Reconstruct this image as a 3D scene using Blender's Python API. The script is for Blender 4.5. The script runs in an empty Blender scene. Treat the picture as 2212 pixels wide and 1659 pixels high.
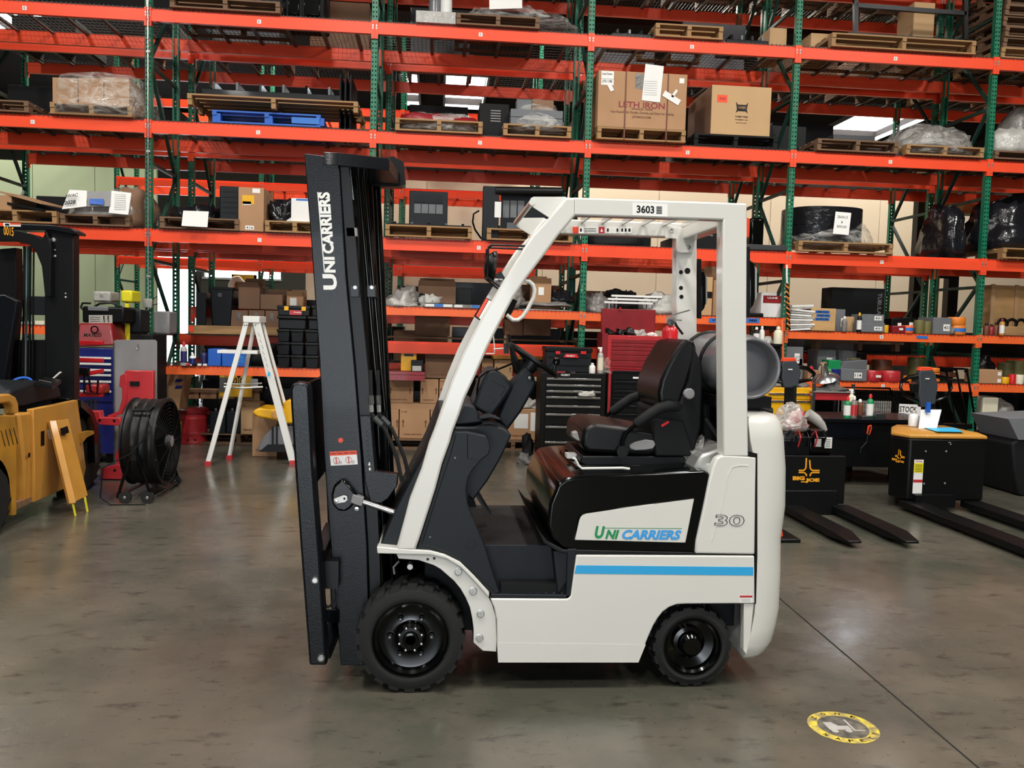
import bpy, bmesh, math, random
from mathutils import Vector, Matrix, noise
random.seed(11)
SC = bpy.context.scene
COL = SC.collection
# ------------------------------------------------------------------ camera
W, H, F = 2212.0, 1659.0, 1838.0
YAW, PITCH, ROLL, CAMZ = 0.0907, 0.0674, 0.0272, 1.55
_f = Vector((math.sin(YAW)*math.cos(PITCH), math.cos(YAW)*math.cos(PITCH), -math.sin(PITCH)))
_r = Vector((math.cos(YAW), -math.sin(YAW), 0)); _u = _r.cross(_f)
_r2 = math.cos(ROLL)*_r + math.sin(ROLL)*_u
_u2 = -math.sin(ROLL)*_r + math.cos(ROLL)*_u
CAM = Vector((0, 0, CAMZ))
cd = bpy.data.cameras.new('camera'); cam = bpy.data.objects.new('camera', cd); COL.objects.link(cam)
cd.sensor_width = 36; cd.lens = F/W*36; cd.clip_start = 0.05; cd.clip_end = 200
cam.matrix_world = Matrix(((_r2.x, _u2.x, -_f.x, 0), (_r2.y, _u2.y, -_f.y, 0), (_r2.z, _u2.z, -_f.z, CAMZ), (0, 0, 0, 1)))
SC.camera = cam
SC.view_settings.view_transform = 'Standard'; SC.view_settings.look = 'None'
SC.view_settings.gamma = 1; SC.view_settings.use_curve_mapping = False
SC.view_settings.exposure = 0.40
SC.cycles.max_bounces = 6; SC.cycles.diffuse_bounces = 3; SC.cycles.glossy_bounces = 3
SC.cycles.transparent_max_bounces = 12; SC.cycles.transmission_bounces = 4
SC.cycles.caustics_reflective = False; SC.cycles.caustics_refractive = False
SC.cycles.sample_clamp_indirect = 4
# ------------------------------------------------------------------ world and large lights
wd = bpy.data.worlds.new('world'); SC.world = wd; wd.use_nodes = True
bg = wd.node_tree.nodes['Background']; bg.inputs[0].default_value = (0.86, 0.93, 1, 1); bg.inputs[1].default_value = 7.5
def area(name, loc, rot, sx, sy, power, col=(1, 1, 1)):
    l = bpy.data.lights.new(name, 'AREA'); l.shape = 'RECTANGLE'; l.size = sx; l.size_y = sy; l.energy = power; l.color = col
    o = bpy.data.objects.new(name, l); COL.objects.link(o); o.location = loc; o.rotation_euler = rot
    return o
R90 = math.pi/2
# the doors and skylights are real openings; these portals only help the renderer sample the sky through them
def portal(loc, rot, sx, sy):
    o = area('daylight_portal', loc, rot, sx, sy, 1); o.data.cycles.is_portal = True
SKY = ((0.68, 24.6, 1.1, 3.4), (-0.85, 24.6, 0.42, 3.2), (13.4, 26.0, 2.2, 3.6), (-9.5, 20.5, 1.4, 2.6))
portal((-1.1, -8.02, 1.55), (R90, 0, 0), 4.8, 3.1)
DX0, DX1, WX1 = -9.75, -8.15, -5.35
portal(((DX0+DX1)/2, 29.9, 1.9), (-R90, 0, 0), DX1-DX0, 3.8); portal(((DX1+WX1)/2+.1, 29.9, 3.25), (-R90, 0, 0), WX1-DX1-.3, .6)
for x, y, sx, sy in SKY: portal((x, y, 8.15), (0, 0, 0), sx, sy)
for x in (-5.5, -1.2, 3.2, 7.6):
    for y in (-3.5, 1.2, 6.2):
        area('overhead_light', (x, y, 7.70), (0, 0, 0), 0.5, 1.2, {-3.5: 130, 1.2: 190, 6.2: 150}[y], (1, 0.97, 0.91))
for x in (-9, -3, 3, 9):  # unseen lights without fixtures, added to brighten the partition walls
    area('overhead_light', (x, 15.2, 7.70), (0, 0, 0), 0.5, 1.2, 300, (1, 0.95, 0.84))
# ------------------------------------------------------------------ pixel -> world helpers
def ray(px, py): return _f + _r2*((px-W/2)/F) - _u2*((py-H/2)/F)
def at(px, py, Y): d = ray(px, py); return CAM + d*(Y/d.y)
def atx(px, py, X): d = ray(px, py); return CAM + d*(X/d.x)
def flo(px, py, z=0.0): d = ray(px, py); return CAM + d*((z-CAMZ)/d.z)
# ------------------------------------------------------------------ materials
def lin(c):
    if isinstance(c, str): c = [int(c[i:i+2], 16)/255 for i in (0, 2, 4)]
    return tuple((x/12.92 if x <= 0.04045 else ((x+0.055)/1.055)**2.4) for x in c) + (1,)
MATS = {}
def mat(name, col, rough=0.5, metal=0.0, var=0.0, scale=6.0, bump=0.0, bscale=60.0, coat=0.0, spec=0.5, col2=None, emit=None, strech=None):
    if name in MATS: return MATS[name]
    m = bpy.data.materials.new(name); m.use_nodes = True; nt = m.node_tree; b = nt.nodes['Principled BSDF']
    c = lin(col); b.inputs['Base Color'].default_value = c
    b.inputs['Roughness'].default_value = rough; b.inputs['Metallic'].default_value = metal
    b.inputs['Specular IOR Level'].default_value = spec; b.inputs['Coat Weight'].default_value = coat; b.inputs['Coat Roughness'].default_value = 0.06
    tc = nt.nodes.new('ShaderNodeTexCoord')
    src = tc.outputs['Object']
    if strech:
        mp = nt.nodes.new('ShaderNodeMapping'); mp.inputs['Scale'].default_value = strech; nt.links.new(src, mp.inputs[0]); src = mp.outputs[0]
    if var or col2:
        n = nt.nodes.new('ShaderNodeTexNoise'); n.inputs['Scale'].default_value = scale; n.inputs['Detail'].default_value = 5
        nt.links.new(src, n.inputs['Vector'])
        mx = nt.nodes.new('ShaderNodeMix'); mx.data_type = 'RGBA'
        c2 = lin(col2) if col2 else tuple(x*(1-var) for x in c[:3]) + (1,)
        mx.inputs[6].default_value = c; mx.inputs[7].default_value = c2
        rp = nt.nodes.new('ShaderNodeValToRGB'); rp.color_ramp.elements[0].position = 0.35; rp.color_ramp.elements[1].position = 0.68
        nt.links.new(n.outputs[0], rp.inputs[0]); nt.links.new(rp.outputs[0], mx.inputs[0]); nt.links.new(mx.outputs[2], b.inputs['Base Color'])
    if bump:
        n2 = nt.nodes.new('ShaderNodeTexNoise'); n2.inputs['Scale'].default_value = bscale; n2.inputs['Detail'].default_value = 3
        nt.links.new(src, n2.inputs['Vector'])
        bp = nt.nodes.new('ShaderNodeBump'); bp.inputs['Strength'].default_value = bump; bp.inputs['Distance'].default_value = 0.01
        nt.links.new(n2.outputs[0], bp.inputs['Height']); nt.links.new(bp.outputs[0], b.inputs['Normal'])
    if emit:
        b.inputs['Emission Color'].default_value = lin(col); b.inputs['Emission Strength'].default_value = emit
    MATS[name] = m
    return m
def film(name, col, lo, hi, scale=14, rough=0.16):
    """plastic stretch film: see-through, with wrinkles that catch the light"""
    m = bpy.data.materials.new(name); m.use_nodes = True; nt = m.node_tree; b = nt.nodes['Principled BSDF']; out = nt.nodes['Material Output']
    b.inputs['Base Color'].default_value = lin(col); b.inputs['Roughness'].default_value = rough; b.inputs['Specular IOR Level'].default_value = 0.9
    tc = nt.nodes.new('ShaderNodeTexCoord'); n = nt.nodes.new('ShaderNodeTexNoise'); n.inputs['Scale'].default_value = scale; n.inputs['Detail'].default_value = 3; n.inputs['Distortion'].default_value = 2.2
    mp = nt.nodes.new('ShaderNodeMapping'); mp.inputs['Scale'].default_value = (0.45, 1, 1.1); mp.inputs['Rotation'].default_value = (0, 0.5, 0)
    nt.links.new(tc.outputs['Object'], mp.inputs[0]); nt.links.new(mp.outputs[0], n.inputs['Vector'])
    mr = nt.nodes.new('ShaderNodeMapRange'); mr.inputs[1].default_value = 0.38; mr.inputs[2].default_value = 0.66; mr.inputs[3].default_value = lo; mr.inputs[4].default_value = hi
    nt.links.new(n.outputs[0], mr.inputs[0])
    bp = nt.nodes.new('ShaderNodeBump'); bp.inputs['Strength'].default_value = 1.0; bp.inputs['Distance'].default_value = 0.03
    nt.links.new(n.outputs[0], bp.inputs['Height']); nt.links.new(bp.outputs[0], b.inputs['Normal'])
    tr = nt.nodes.new('ShaderNodeBsdfTransparent'); ms = nt.nodes.new('ShaderNodeMixShader')
    nt.links.new(mr.outputs[0], ms.inputs[0]); nt.links.new(tr.outputs[0], ms.inputs[1]); nt.links.new(b.outputs[0], ms.inputs[2]); nt.links.new(ms.outputs[0], out.inputs[0])
    MATS[name] = m; return m
mat('orange', 'ff5532', 0.38, var=0.07, scale=2.5, coat=0.0, spec=0.35)
mat('orange_light', 'ff6f34', 0.42, var=0.12, scale=3)
mat('green', '1a7858', 0.42, var=0.25, scale=5)
mat('green_dark', '123d33', 0.5, var=0.2)
mat('wire', '55554f', 0.5, metal=0.5)
mat('white_paint', 'd9d7d0', 0.30, var=0.03, scale=1.5, coat=0.35)
mat('white', 'ecebe6', 0.5)
mat('paper', 'f0eeea', 0.7, var=0.04)
mat('black', '060708', 0.42, spec=0.3)
mat('black_gloss', '040505', 0.15, coat=0.12, spec=0.3)
mat('black_mast', '090c11', 0.30, bump=0.14, bscale=230, coat=0.08, spec=0.26)
mat('black_matte', '0d0e10', 0.7, spec=0.3)
mat('plastic_dark', '11161b', 0.50, spec=0.32, bump=0.05, bscale=400)
mat('rubber', '0e0e0e', 0.75, bump=0.1, bscale=120)
mat('vinyl', '0a0a0a', 0.36, spec=0.3, bump=0.06, bscale=200)
mat('steel', 'c9c9c9', 0.22, metal=0.95)
mat('zinc', 'b8b8b4', 0.4, metal=0.6)
mat('steel_dark', '5d6062', 0.35, metal=0.8)
mat('grey', '8d8b8b', 0.5, var=0.1)
mat('grey_box', '6f7175', 0.7, var=0.08)
mat('tank', '77777b', 0.26, metal=0.1, var=0.15, scale=4)
mat('blue_stripe', '2ea3dc', 0.35, coat=0.3)
mat('sky_blue', '3d9be0', 0.4)
mat('logo_green', '12894f', 0.4)
mat('red', 'c03036', 0.32, var=0.12, coat=0.3)
mat('red_dark', '8e1c24', 0.38, var=0.2, coat=0.2)
mat('red_bright', 'd8252c', 0.3, coat=0.3)
mat('orange_red', 'ef4a23', 0.45)
mat('yellow', 'c88e3c', 0.42, var=0.14, scale=5, coat=0.1)
mat('yellow_worn', 'c38a2a', 0.5, col2='9a6f2c', scale=4)
mat('yellow_bright', 'f2b512', 0.4, var=0.06)
mat('yellow_label', 'e9dc25', 0.5)
mat('gold', 'f2a51d', 0.5)
mat('blue_deep', '1d2670', 0.35, coat=0.2)
mat('blue', '1d5dbd', 0.45)
mat('blue_tape', '2f74c9', 0.5)
mat('cyan', '35b5e6', 0.5)
mat('plastic_grey', '363b41', 0.5)
mat('purple', '2b2a5c', 0.4)
mat('green_tape', '1a7a3a', 0.35)
mat('olive', '6f6a3c', 0.5)
mat('cardboard', 'b58b66', 0.8, var=0.10, scale=3)
mat('cardboard_dark', '8c6a52', 0.8, var=0.14, scale=3)
mat('cardboard_pale', 'c9a377', 0.8, var=0.08, scale=3)
mat('ply', 'cda26c', 0.65, var=0.15, scale=2, strech=(1, 1, 8))
mat('wood', 'b18a5b', 0.75, col2='8a6845', scale=3, strech=(1, 8, 8), bump=0.1, bscale=20)
mat('wood_dark', '84644a', 0.8, col2='5f4735', scale=3, strech=(1, 8, 8))
mat('clear', 'e8eef0', 0.1)
mat('cream', 'e8e2c8', 0.6)
mat('pink', 'e0506a', 0.5, var=0.2)
mat('brown', '6a3a22', 0.5)
mat('amber', 'e8832a', 0.35)
mat('cloth_grey', '6c6a68', 0.85, var=0.4, scale=12, bump=0.4, bscale=30)
mat('bag_grey', '827d78', 0.3, var=0.4, scale=10, bump=0.8, bscale=18)
mat('bag_white', 'b9b6b0', 0.3, var=0.2, scale=10, bump=0.8, bscale=22)
mat('bag_black', '1b1b1f', 0.18, bump=1.0, bscale=12)
film('film_clear', 'e2e0da', 0.05, 0.45, 7, 0.12)
film('film_thick', 'cfcbc4', 0.35, 0.95, 10)
film('film_dark', '3a3a40', 0.45, 0.95, 9, 0.12)
mat('sticker_ring', 'e6c936', 0.6, col2='6b6558', scale=26)
mat('sticker_mid', '3a3835', 0.6, col2='7a7264', scale=22)
# ------------------------------------------------------------------ mesh builder
class MB:
    def __init__(s): s.v = []; s.f = []; s.m = []; s.cur = 0
    def add(s, vs, fs):
        k = len(s.v); s.v += [Vector(p) for p in vs]
        s.f += [tuple(i+k for i in f) for f in fs]; s.m += [s.cur]*len(fs); return s
    def box(s, x0, x1, y0, y1, z0, z1):
        return s.add([(x0,y0,z0),(x1,y0,z0),(x1,y1,z0),(x0,y1,z0),(x0,y0,z1),(x1,y0,z1),(x1,y1,z1),(x0,y1,z1)],
                     [(0,3,2,1),(4,5,6,7),(0,1,5,4),(1,2,6,5),(2,3,7,6),(3,0,4,7)])
    def obox(s, c, sx, sy, sz, M=None):
        c = Vector(c); M = M or Matrix.Identity(3); vs = []
        for z in (-.5, .5):
            for x, y in ((-.5,-.5),(.5,-.5),(.5,.5),(-.5,.5)): vs.append(c + M @ Vector((x*sx, y*sy, z*sz)))
        return s.add(vs, [(0,3,2,1),(4,5,6,7),(0,1,5,4),(1,2,6,5),(2,3,7,6),(3,0,4,7)])
    def bar(s, a, b, w, h, up=(0,0,1)):
        a = Vector(a); b = Vector(b); d = (b-a); L = d.length; d.normalize(); up = Vector(up)
        sx = d.cross(up)
        if sx.length < 1e-4: sx = d.cross(Vector((1,0,0)))
        sx.normalize(); uz = sx.cross(d)
        M = Matrix((sx, d, uz)).transposed()
        return s.obox((a+b)/2, w, L, h, M)
    def prism(s, pts, ext):
        n = len(pts); ext = Vector(ext); a = [Vector(p) for p in pts]
        vs = a + [p+ext for p in a]
        return s.add(vs, [tuple(range(n)), tuple(range(2*n-1, n-1, -1))] + [(i, (i+1) % n, (i+1) % n+n, i+n) for i in range(n)])
    def loft(s, rings, cap=True, closed=True):
        n = len(rings[0]); vs = [p for r in rings for p in r]; fs = []
        for j in range(len(rings)-1):
            for i in range(n if closed else n-1):
                fs.append((j*n+i, j*n+(i+1) % n, (j+1)*n+(i+1) % n, (j+1)*n+i))
        if cap: fs += [tuple(range(n-1, -1, -1)), tuple(range((len(rings)-1)*n, len(rings)*n))]
        return s.add(vs, fs)
    def tube(s, pts, r, n=8, closed=False):
        P = [Vector(p) for p in pts]; rings = []; up = None
        rs = r if isinstance(r, (list, tuple)) else [r]*len(P)
        for i, p in enumerate(P):
            a = P[i-1] if (i > 0 or closed) else P[i]; b = P[(i+1) % len(P)] if (i < len(P)-1 or closed) else P[i]
            d = (b-a).normalized()
            if up is None: up = Vector((0,0,1)) if abs(d.z) < .9 else Vector((1,0,0))
            x = d.cross(up)
            if x.length < 1e-5: x = d.cross(Vector((0,1,0)))
            x.normalize(); y = x.cross(d); up = y
            rings.append([p + (x*math.cos(2*math.pi*k/n) + y*math.sin(2*math.pi*k/n))*rs[i] for k in range(n)])
        if closed: rings.append(rings[0])
        return s.loft(rings, cap=not closed)
    def cyl(s, a, b, r, n=16): return s.tube([a, b], r, n)
    def lathe(s, prof, o, axis=(0,0,1), n=20, cap=True):
        o = Vector(o); ax = Vector(axis).normalized()
        x = ax.cross(Vector((0,0,1)))
        if x.length < 1e-4: x = Vector((1,0,0))
        x.normalize(); y = ax.cross(x)
        rings = [[o + ax*h + (x*math.cos(2*math.pi*k/n)+y*math.sin(2*math.pi*k/n))*max(r, 1e-4) for k in range(n)] for r, h in prof]
        return s.loft(rings, cap=cap)
    def heap(s, x0, x1, y0, y1, z0, z1, p=3.0, amp=0.04, fr=3.0, seed=0, n=18, m=11, taper=0.0, skew=0.0):
        """a soft load or bag: a rounded, wrinkled dome that rests flat"""
        cx, cy = (x0+x1)/2, (y0+y1)/2; rx, ry, hz = (x1-x0)/2, (y1-y0)/2, z1-z0; rings = []
        N = n*2
        for j in range(m+1):
            t = j/m; zz = math.sin(t*R90); w = max(0.0, 1-zz**p)**(1/p) if j < m else 0.02; w *= (1-taper*zz)
            ring = []
            for k in range(N):
                a = 2*math.pi*k/N; c, q = math.cos(a), math.sin(a)
                e = (abs(c)**p+abs(q)**p)**(-1/p)
                v = Vector((c*e*w*rx, q*e*w*ry, zz*hz))
                q_ = Vector((v.x*fr+seed*7.1, v.y*fr, v.z*fr*1.3)); nz = (noise.noise(q_)+.7*noise.noise(q_*3.1)+.45*noise.noise(q_*7.3))*amp*(0.3 if j == 0 else 1)
                ring.append(Vector((cx+v.x*(1+nz/max(rx,.05))+skew*zz, cy+v.y*(1+nz/max(ry,.05)), z0+max(0, v.z*(1+nz/max(hz,.05))))))
            rings.append(ring)
        return s.loft(rings)
    def build(s, name, mats, parent=None, bevel=0.0, seg=2, smooth=False, ang=38, world=True, label=None, sub=0):
        me = bpy.data.meshes.new(name)
        off = origin_of(parent) if (parent is not None and world) else Vector((0,0,0))
        o = bpy.data.objects.new(name, me)
        if parent is None:
            xs = [p.x for p in s.v]; ys = [p.y for p in s.v]; off = Vector(((min(xs)+max(xs))/2, (min(ys)+max(ys))/2, min(p.z for p in s.v)))
            o.location = off
        me.from_pydata([p-off for p in s.v], [], s.f)
        if not isinstance(mats, (list, tuple)): mats = [mats]
        for q in mats: me.materials.append(MATS[q] if isinstance(q, str) else q)
        if len(mats) > 1: me.polygons.foreach_set('material_index', s.m)
        bm = bmesh.new(); bm.from_mesh(me); bmesh.ops.recalc_face_normals(bm, faces=bm.faces); bm.to_mesh(me); bm.free()
        if smooth or bevel:
            me.polygons.foreach_set('use_smooth', [True]*len(me.polygons)); me.set_sharp_from_angle(angle=math.radians(ang))
        COL.objects.link(o)
        if bevel:
            b = o.modifiers.new('bevel', 'BEVEL'); b.width = bevel; b.segments = seg; b.limit_method = 'ANGLE'; b.angle_limit = math.radians(30)
        if sub:
            q = o.modifiers.new('sub', 'SUBSURF'); q.levels = sub; q.render_levels = sub
        if parent is not None: o.parent = parent
        if label: o['label'] = label
        return o
def origin_of(o):
    v = Vector((0,0,0))
    while o is not None: v += o.location; o = o.parent
    return v
def thing(name, label, cat, loc, group=None, rz=0):
    o = bpy.data.objects.new(name, None); COL.objects.link(o); o.location = loc; o.rotation_euler = (0, 0, rz); o.empty_display_size = .1
    o['label'] = label; o['category'] = cat
    if group: o['group'] = group
    return o
def tag(o, label, cat, group=None):
    o['label'] = label; o['category'] = cat
    if group: o['group'] = group
    return o
def struct(mb, name, m, parent=None, **k):
    o = mb.build(name, m, parent, **k)
    if parent is None: o['kind'] = 'structure'
    return o
_tx = {}
def textmesh(body, bold, shear=0, outline=0):
    k = (body, bold, shear, outline)
    if k in _tx: return _tx[k]
    c = bpy.data.curves.new('t', 'FONT'); c.body = body; c.size = 1; c.offset = bold; c.shear = shear; c.resolution_u = 3
    if outline: c.fill_mode = 'NONE'; c.bevel_depth = outline; c.bevel_resolution = 0
    o = bpy.data.objects.new('t', c); COL.objects.link(o); bpy.context.view_layer.update()
    dg = bpy.context.evaluated_depsgraph_get(); me = bpy.data.meshes.new_from_object(o.evaluated_get(dg))
    vs = [v.co.copy() for v in me.vertices]; fs = [tuple(p.vertices) for p in me.polygons]
    bpy.data.objects.remove(o); bpy.data.meshes.remove(me)
    x0 = min(v.x for v in vs); x1 = max(v.x for v in vs); y0 = min(v.y for v in vs); y1 = max(v.y for v in vs)
    _tx[k] = ([((v.x-x0)/(x1-x0), (v.y-y0)/(y1-y0), v.z) for v in vs], fs); return _tx[k]
def addtext(mb, body, p, rt, up, off=0.0, bold=0.0, shear=0, outline=0):
    """lettering that fills the box from p along rt (whole width) and up (whole height), lifted off by off"""
    vs, fs = textmesh(body, bold, shear, outline); p = Vector(p); rt = Vector(rt); up = Vector(up); n = rt.cross(up).normalized()
    mb.add([p + rt*a + up*b + n*(off+c*.1) for a, b, c in vs], fs); return mb
def text(body, p, rt, up, m, parent, off=0.002, bold=0.0, shear=0, name='lettering', outline=0):
    return addtext(MB(), body, p, rt, up, off, bold, shear, outline).build(name, m, parent)
def card(mb, p, rt, up, th=0.0015):
    p = Vector(p); rt = Vector(rt); up = Vector(up); n = rt.cross(up).normalized()
    return mb.prism([p, p+rt, p+rt+up, p+up], n*th)
def facepx(x0, y0, x1, y1, Y):
    """lower-left corner, right vector and up vector of a photo rectangle on the plane y=Y"""
    a = at(x0, y1, Y); b = at(x1, y1, Y); c = at(x0, y0, Y)
    return a, b-a, c-a
def link_copy(o, parent):
    c = o.copy(); COL.objects.link(c); c.parent = parent; return c
def copy_tree(root, loc, label=None, rz=None):
    r = root.copy(); COL.objects.link(r); r.location = loc
    if rz is not None: r.rotation_euler = (0, 0, rz)
    if label: r['label'] = label
    for ch in [c for c in COL.objects if c.parent is root]:
        c = link_copy(ch, r)
        for g in [d for d in COL.objects if d.parent is ch]: link_copy(g, c)
    return r
def arc(c, r, a0, a1, n, ax=(1,0,0), ay=(0,0,1)):
    c = Vector(c); ax = Vector(ax); ay = Vector(ay)
    return [c + ax*(r*math.cos(math.radians(a0+(a1-a0)*i/n))) + ay*(r*math.sin(math.radians(a0+(a1-a0)*i/n))) for i in range(n+1)]
# ------------------------------------------------------------------ setting
def floor_material():
    m = bpy.data.materials.new('concrete'); m.use_nodes = True; nt = m.node_tree; b = nt.nodes['Principled BSDF']; N = nt.nodes.new; L = nt.links.new
    tc = N('ShaderNodeTexCoord')
    def ns(sc, det, lo, hi, st=None):
        n = N('ShaderNodeTexNoise'); n.inputs['Scale'].default_value = sc; n.inputs['Detail'].default_value = det; n.inputs['Roughness'].default_value = 0.62
        s = tc.outputs['Object']
        if st: mp = N('ShaderNodeMapping'); mp.inputs['Scale'].default_value = st; L(s, mp.inputs[0]); s = mp.outputs[0]
        L(s, n.inputs['Vector']); r = N('ShaderNodeMapRange'); r.inputs[1].default_value = lo; r.inputs[2].default_value = hi; L(n.outputs[0], r.inputs[0]); return r.outputs[0]
    def mix(f, a, bb):
        x = N('ShaderNodeMix'); x.data_type = 'RGBA'; L(f, x.inputs[0])
        for i, q in ((6, a), (7, bb)):
            if isinstance(q, str): x.inputs[i].default_value = lin(q)
            else: L(q, x.inputs[i])
        return x.outputs[2]
    c = mix(ns(0.55, 6, .38, .62), '57534a', '45473e')
    c = mix(ns(1.7, 8, .42, .66), c, '625c51')
    c = mix(ns(7, 9, .56, .74, (1, 2.2, 1)), c, '38342e')
    c = mix(ns(38, 4, .66, .76), c, '2c2925')
    L(c, b.inputs['Base Color'])
    rr = N('ShaderNodeMapRange'); rr.inputs[3].default_value = 0.13; rr.inputs[4].default_value = 0.33; L(ns(1.2, 6, .3, .7), rr.inputs[0]); L(rr.outputs[0], b.inputs['Roughness'])
    b.inputs['Specular IOR Level'].default_value = 0.5
    bp = N('ShaderNodeBump'); bp.inputs['Strength'].default_value = 0.12; bp.inputs['Distance'].default_value = 0.01; L(ns(14, 6, 0, 1), bp.inputs['Height']); L(bp.outputs[0], b.inputs['Normal'])
    MATS['concrete'] = m
floor_material()
mat('joint', '191613', 0.9)
mat('wall_green', 'a5b394', 0.7, var=0.05, scale=0.6); mat('wall_cream', 'e0d2ba', 0.75, var=0.05, scale=0.6)
mat('ceil', '3a3029', 0.85, var=0.25, scale=1.2); mat('concrete_wall', '66635b', 0.85, var=0.1, scale=0.5); mat('lamp_glow', 'fff4e2', 0.5, emit=6.0)
struct(MB().box(-16, 18, -8.3, 30.3, -0.25, 0), 'floor', 'concrete')
cj = struct(MB().bar(flo(1640, 1255, .001), flo(2112, 1657, .001), 0.007, 0.002).bar(flo(2112, 1657, .001), flo(2600, 2080, .001), 0.007, 0.002), 'trim_1', 'joint'); cj['label'] = 'saw-cut joint in the concrete'
cl = MB(); ys_ = sorted({-8.3, 30.3} | {v for x, y, a, b in SKY for v in (y-b/2, y+b/2)})
for ya_, yb_ in zip(ys_, ys_[1:]):
    cut = sorted((x-a/2, x+a/2) for x, y, a, b in SKY if y-b/2 < (ya_+yb_)/2 < y+b/2); xx_ = -16
    for u, v in cut+[(18, 18)]: cl.box(xx_, u, ya_, yb_, 8.2, 8.4); xx_ = v
struct(cl, 'ceiling', 'ceil')
pu = MB()
for y in (-6, -3, 0, 3, 6, 9, 12, 15, 18, 28.4): pu.box(-16, 18, y-.06, y+.06, 7.9, 8.2)
struct(pu, 'trim_2', 'ceil')['label'] = 'roof joists under the deck'
wb = MB()
wb.box(-16, -3.5, -8.3, -8.1, 0, 8.2).box(1.3, 18, -8.3, -8.1, 0, 8.2).box(-3.5, 1.3, -8.3, -8.1, 3.1, 8.2)
struct(wb, 'wall_back', 'concrete_wall')
struct(MB().box(-16.2, -16, -8.3, 30.3, 0, 8.2), 'wall_left', 'concrete_wall')
struct(MB().box(18, 18.2, -8.3, 30.3, 0, 8.2), 'wall_right', 'concrete_wall')
wf = MB().box(-16, DX0, 30, 30.2, 0, 8.2).box(WX1, 18, 30, 30.2, 0, 8.2).box(DX0, DX1, 30, 30.2, 3.8, 8.2).box(DX1, DX1+.25, 30, 30.2, 0, 8.2).box(DX1+.25, WX1, 30, 30.2, 0, 2.95).box(DX1+.25, WX1, 30, 30.2, 3.55, 8.2)
struct(wf, 'wall_front', 'concrete_wall')
for nm, (x0, x1, y0, y1, zt) in (('door_1', (-3.5, 1.3, -8.12, -7.98, 3.1)), ('door_2', (DX0, DX1, 29.9, 30.05, 3.8))):
    fr = struct(MB().box(x0-.12, x0, y0, y1, 0, zt).box(x1, x1+.12, y0, y1, 0, zt).box(x0-.12, x1+.12, y0, y1, zt, zt+.14), nm, 'steel_dark')
for i, (x, y, sx, sy) in enumerate(SKY):
    a, b = sx/2+.06, sy/2+.06
    struct(MB().box(x-a, x+a, y-b, y-b+.06, 8.08, 8.2).box(x-a, x+a, y+b-.06, y+b, 8.08, 8.2).box(x-a, x-a+.06, y-b, y+b, 8.08, 8.2).box(x+a-.06, x+a, y-b, y+b, 8.08, 8.2), 'window_%d' % (i+1), 'white')
# partition walls of upright panels behind the racks
def partition(nm, x0, x1, y, z1, m, w):
    n = max(1, round((x1-x0)/w)); g = struct(MB().box(x0, x1, y+.02, y+.08, 0, z1), nm, m)
    for i in range(n):
        a = x0+(x1-x0)*i/n; b = x0+(x1-x0)*(i+1)/n
        MB().box(a+.006, b-.006, y, y+.02, 0.1, z1-.03).build('panel', m, g)
    return g
struct(MB().box(DX1+.2, WX1+.05, 29.9, 30.0, 2.88, 2.95).box(DX1+.2, WX1+.05, 29.9, 30.0, 3.55, 3.62), 'window_5', 'white')
partition('wall_partition', -16, at(338, 600, 17.5).x, 17.5, 4.5, 'wall_green', 1.22)
partition('wall_partition_2', at(660, 600, 17.5).x, 16.5, 17.5, 4.5, 'wall_cream', 2.44)
for x in (-5.5, -1.2, 3.2, 7.6):
    for y in (-3.5, 1.2, 6.2):
        t = thing('ceiling_lamp', 'high-bay lamp %s, %s from the left wall' % ({-3.5: 'near the rear door', 1.2: 'over the forklift', 6.2: 'nearest the racking'}[y], {-5.5: 'first', -1.2: 'second', 3.2: 'third', 7.6: 'fourth'}[x]), 'lamp', (x, y, 7.7), 'high-bay lamps over the aisle')
        MB().box(x-.27, x+.27, y-.65, y+.65, 7.72, 7.80).build('housing', 'white', t)
        MB().cyl((x, y, 7.8), (x, y, 7.95), .01, 6).build('hanger', 'steel', t)
# ------------------------------------------------------------------ pallet racks
X0, BAY, YA, DEP = -3.284, 2.514, 10.12, 1.07
ZL = {'C': 2.4775, 'D': 3.694, 'E': 4.926, 'F': 6.16}
def post_mesh(h, p=0.0508):
    mb = MB(); w = .038; n = int(h/p)
    for i in range(n):
        z = i*p
        for cx in (-.019, .019):
            a = [(cx-.019, z), (cx+.019, z), (cx+.019, z+p), (cx-.019, z+p)]
            hx = .0075; k = 1 if cx < 0 else -1
            hh = [(cx-hx, z+.014), (cx+hx, z+.014), (cx+hx+.002*k, z+.032), (cx-hx+.002*k, z+.032)]
            mb.add([(q[0], 0, q[1]) for q in a] + [(q[0], 0, q[1]) for q in hh], [(0,1,5,4),(1,2,6,5),(2,3,7,6),(3,0,4,7)])
    z = n*p
    mb.box(-w, -w+.003, 0, .06, 0, z).box(w-.003, w, 0, .06, 0, z).box(-w, -w+.02, .057, .06, 0, z).box(w-.02, w, .057, .06, 0, z)
    mb.box(-.06, .06, -.02, .1, 0, .008)
    return mb
def mesh_only(mb, name, mats):
    o = mb.build(name, mats, None, world=False); 
    for v in o.data.vertices: v.co += o.location
    me = o.data; bpy.data.objects.remove(o); return me
M_POST = mesh_only(post_mesh(6.75), 'upright', 'green')
def beam_mesh(h, L=2.438, m='orange'):
    t = h/2; pr = [(0,-t),(0,t*.62),(.028,t*.62),(.028,t),(.048,t),(.048,-t)]
    return mesh_only(MB().prism([(-L/2, y, z) for y, z in pr], (L, 0, 0)), 'beam', m)
M_BEAM = beam_mesh(.145); M_BEAM_S = beam_mesh(.10, m='orange_light')
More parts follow.
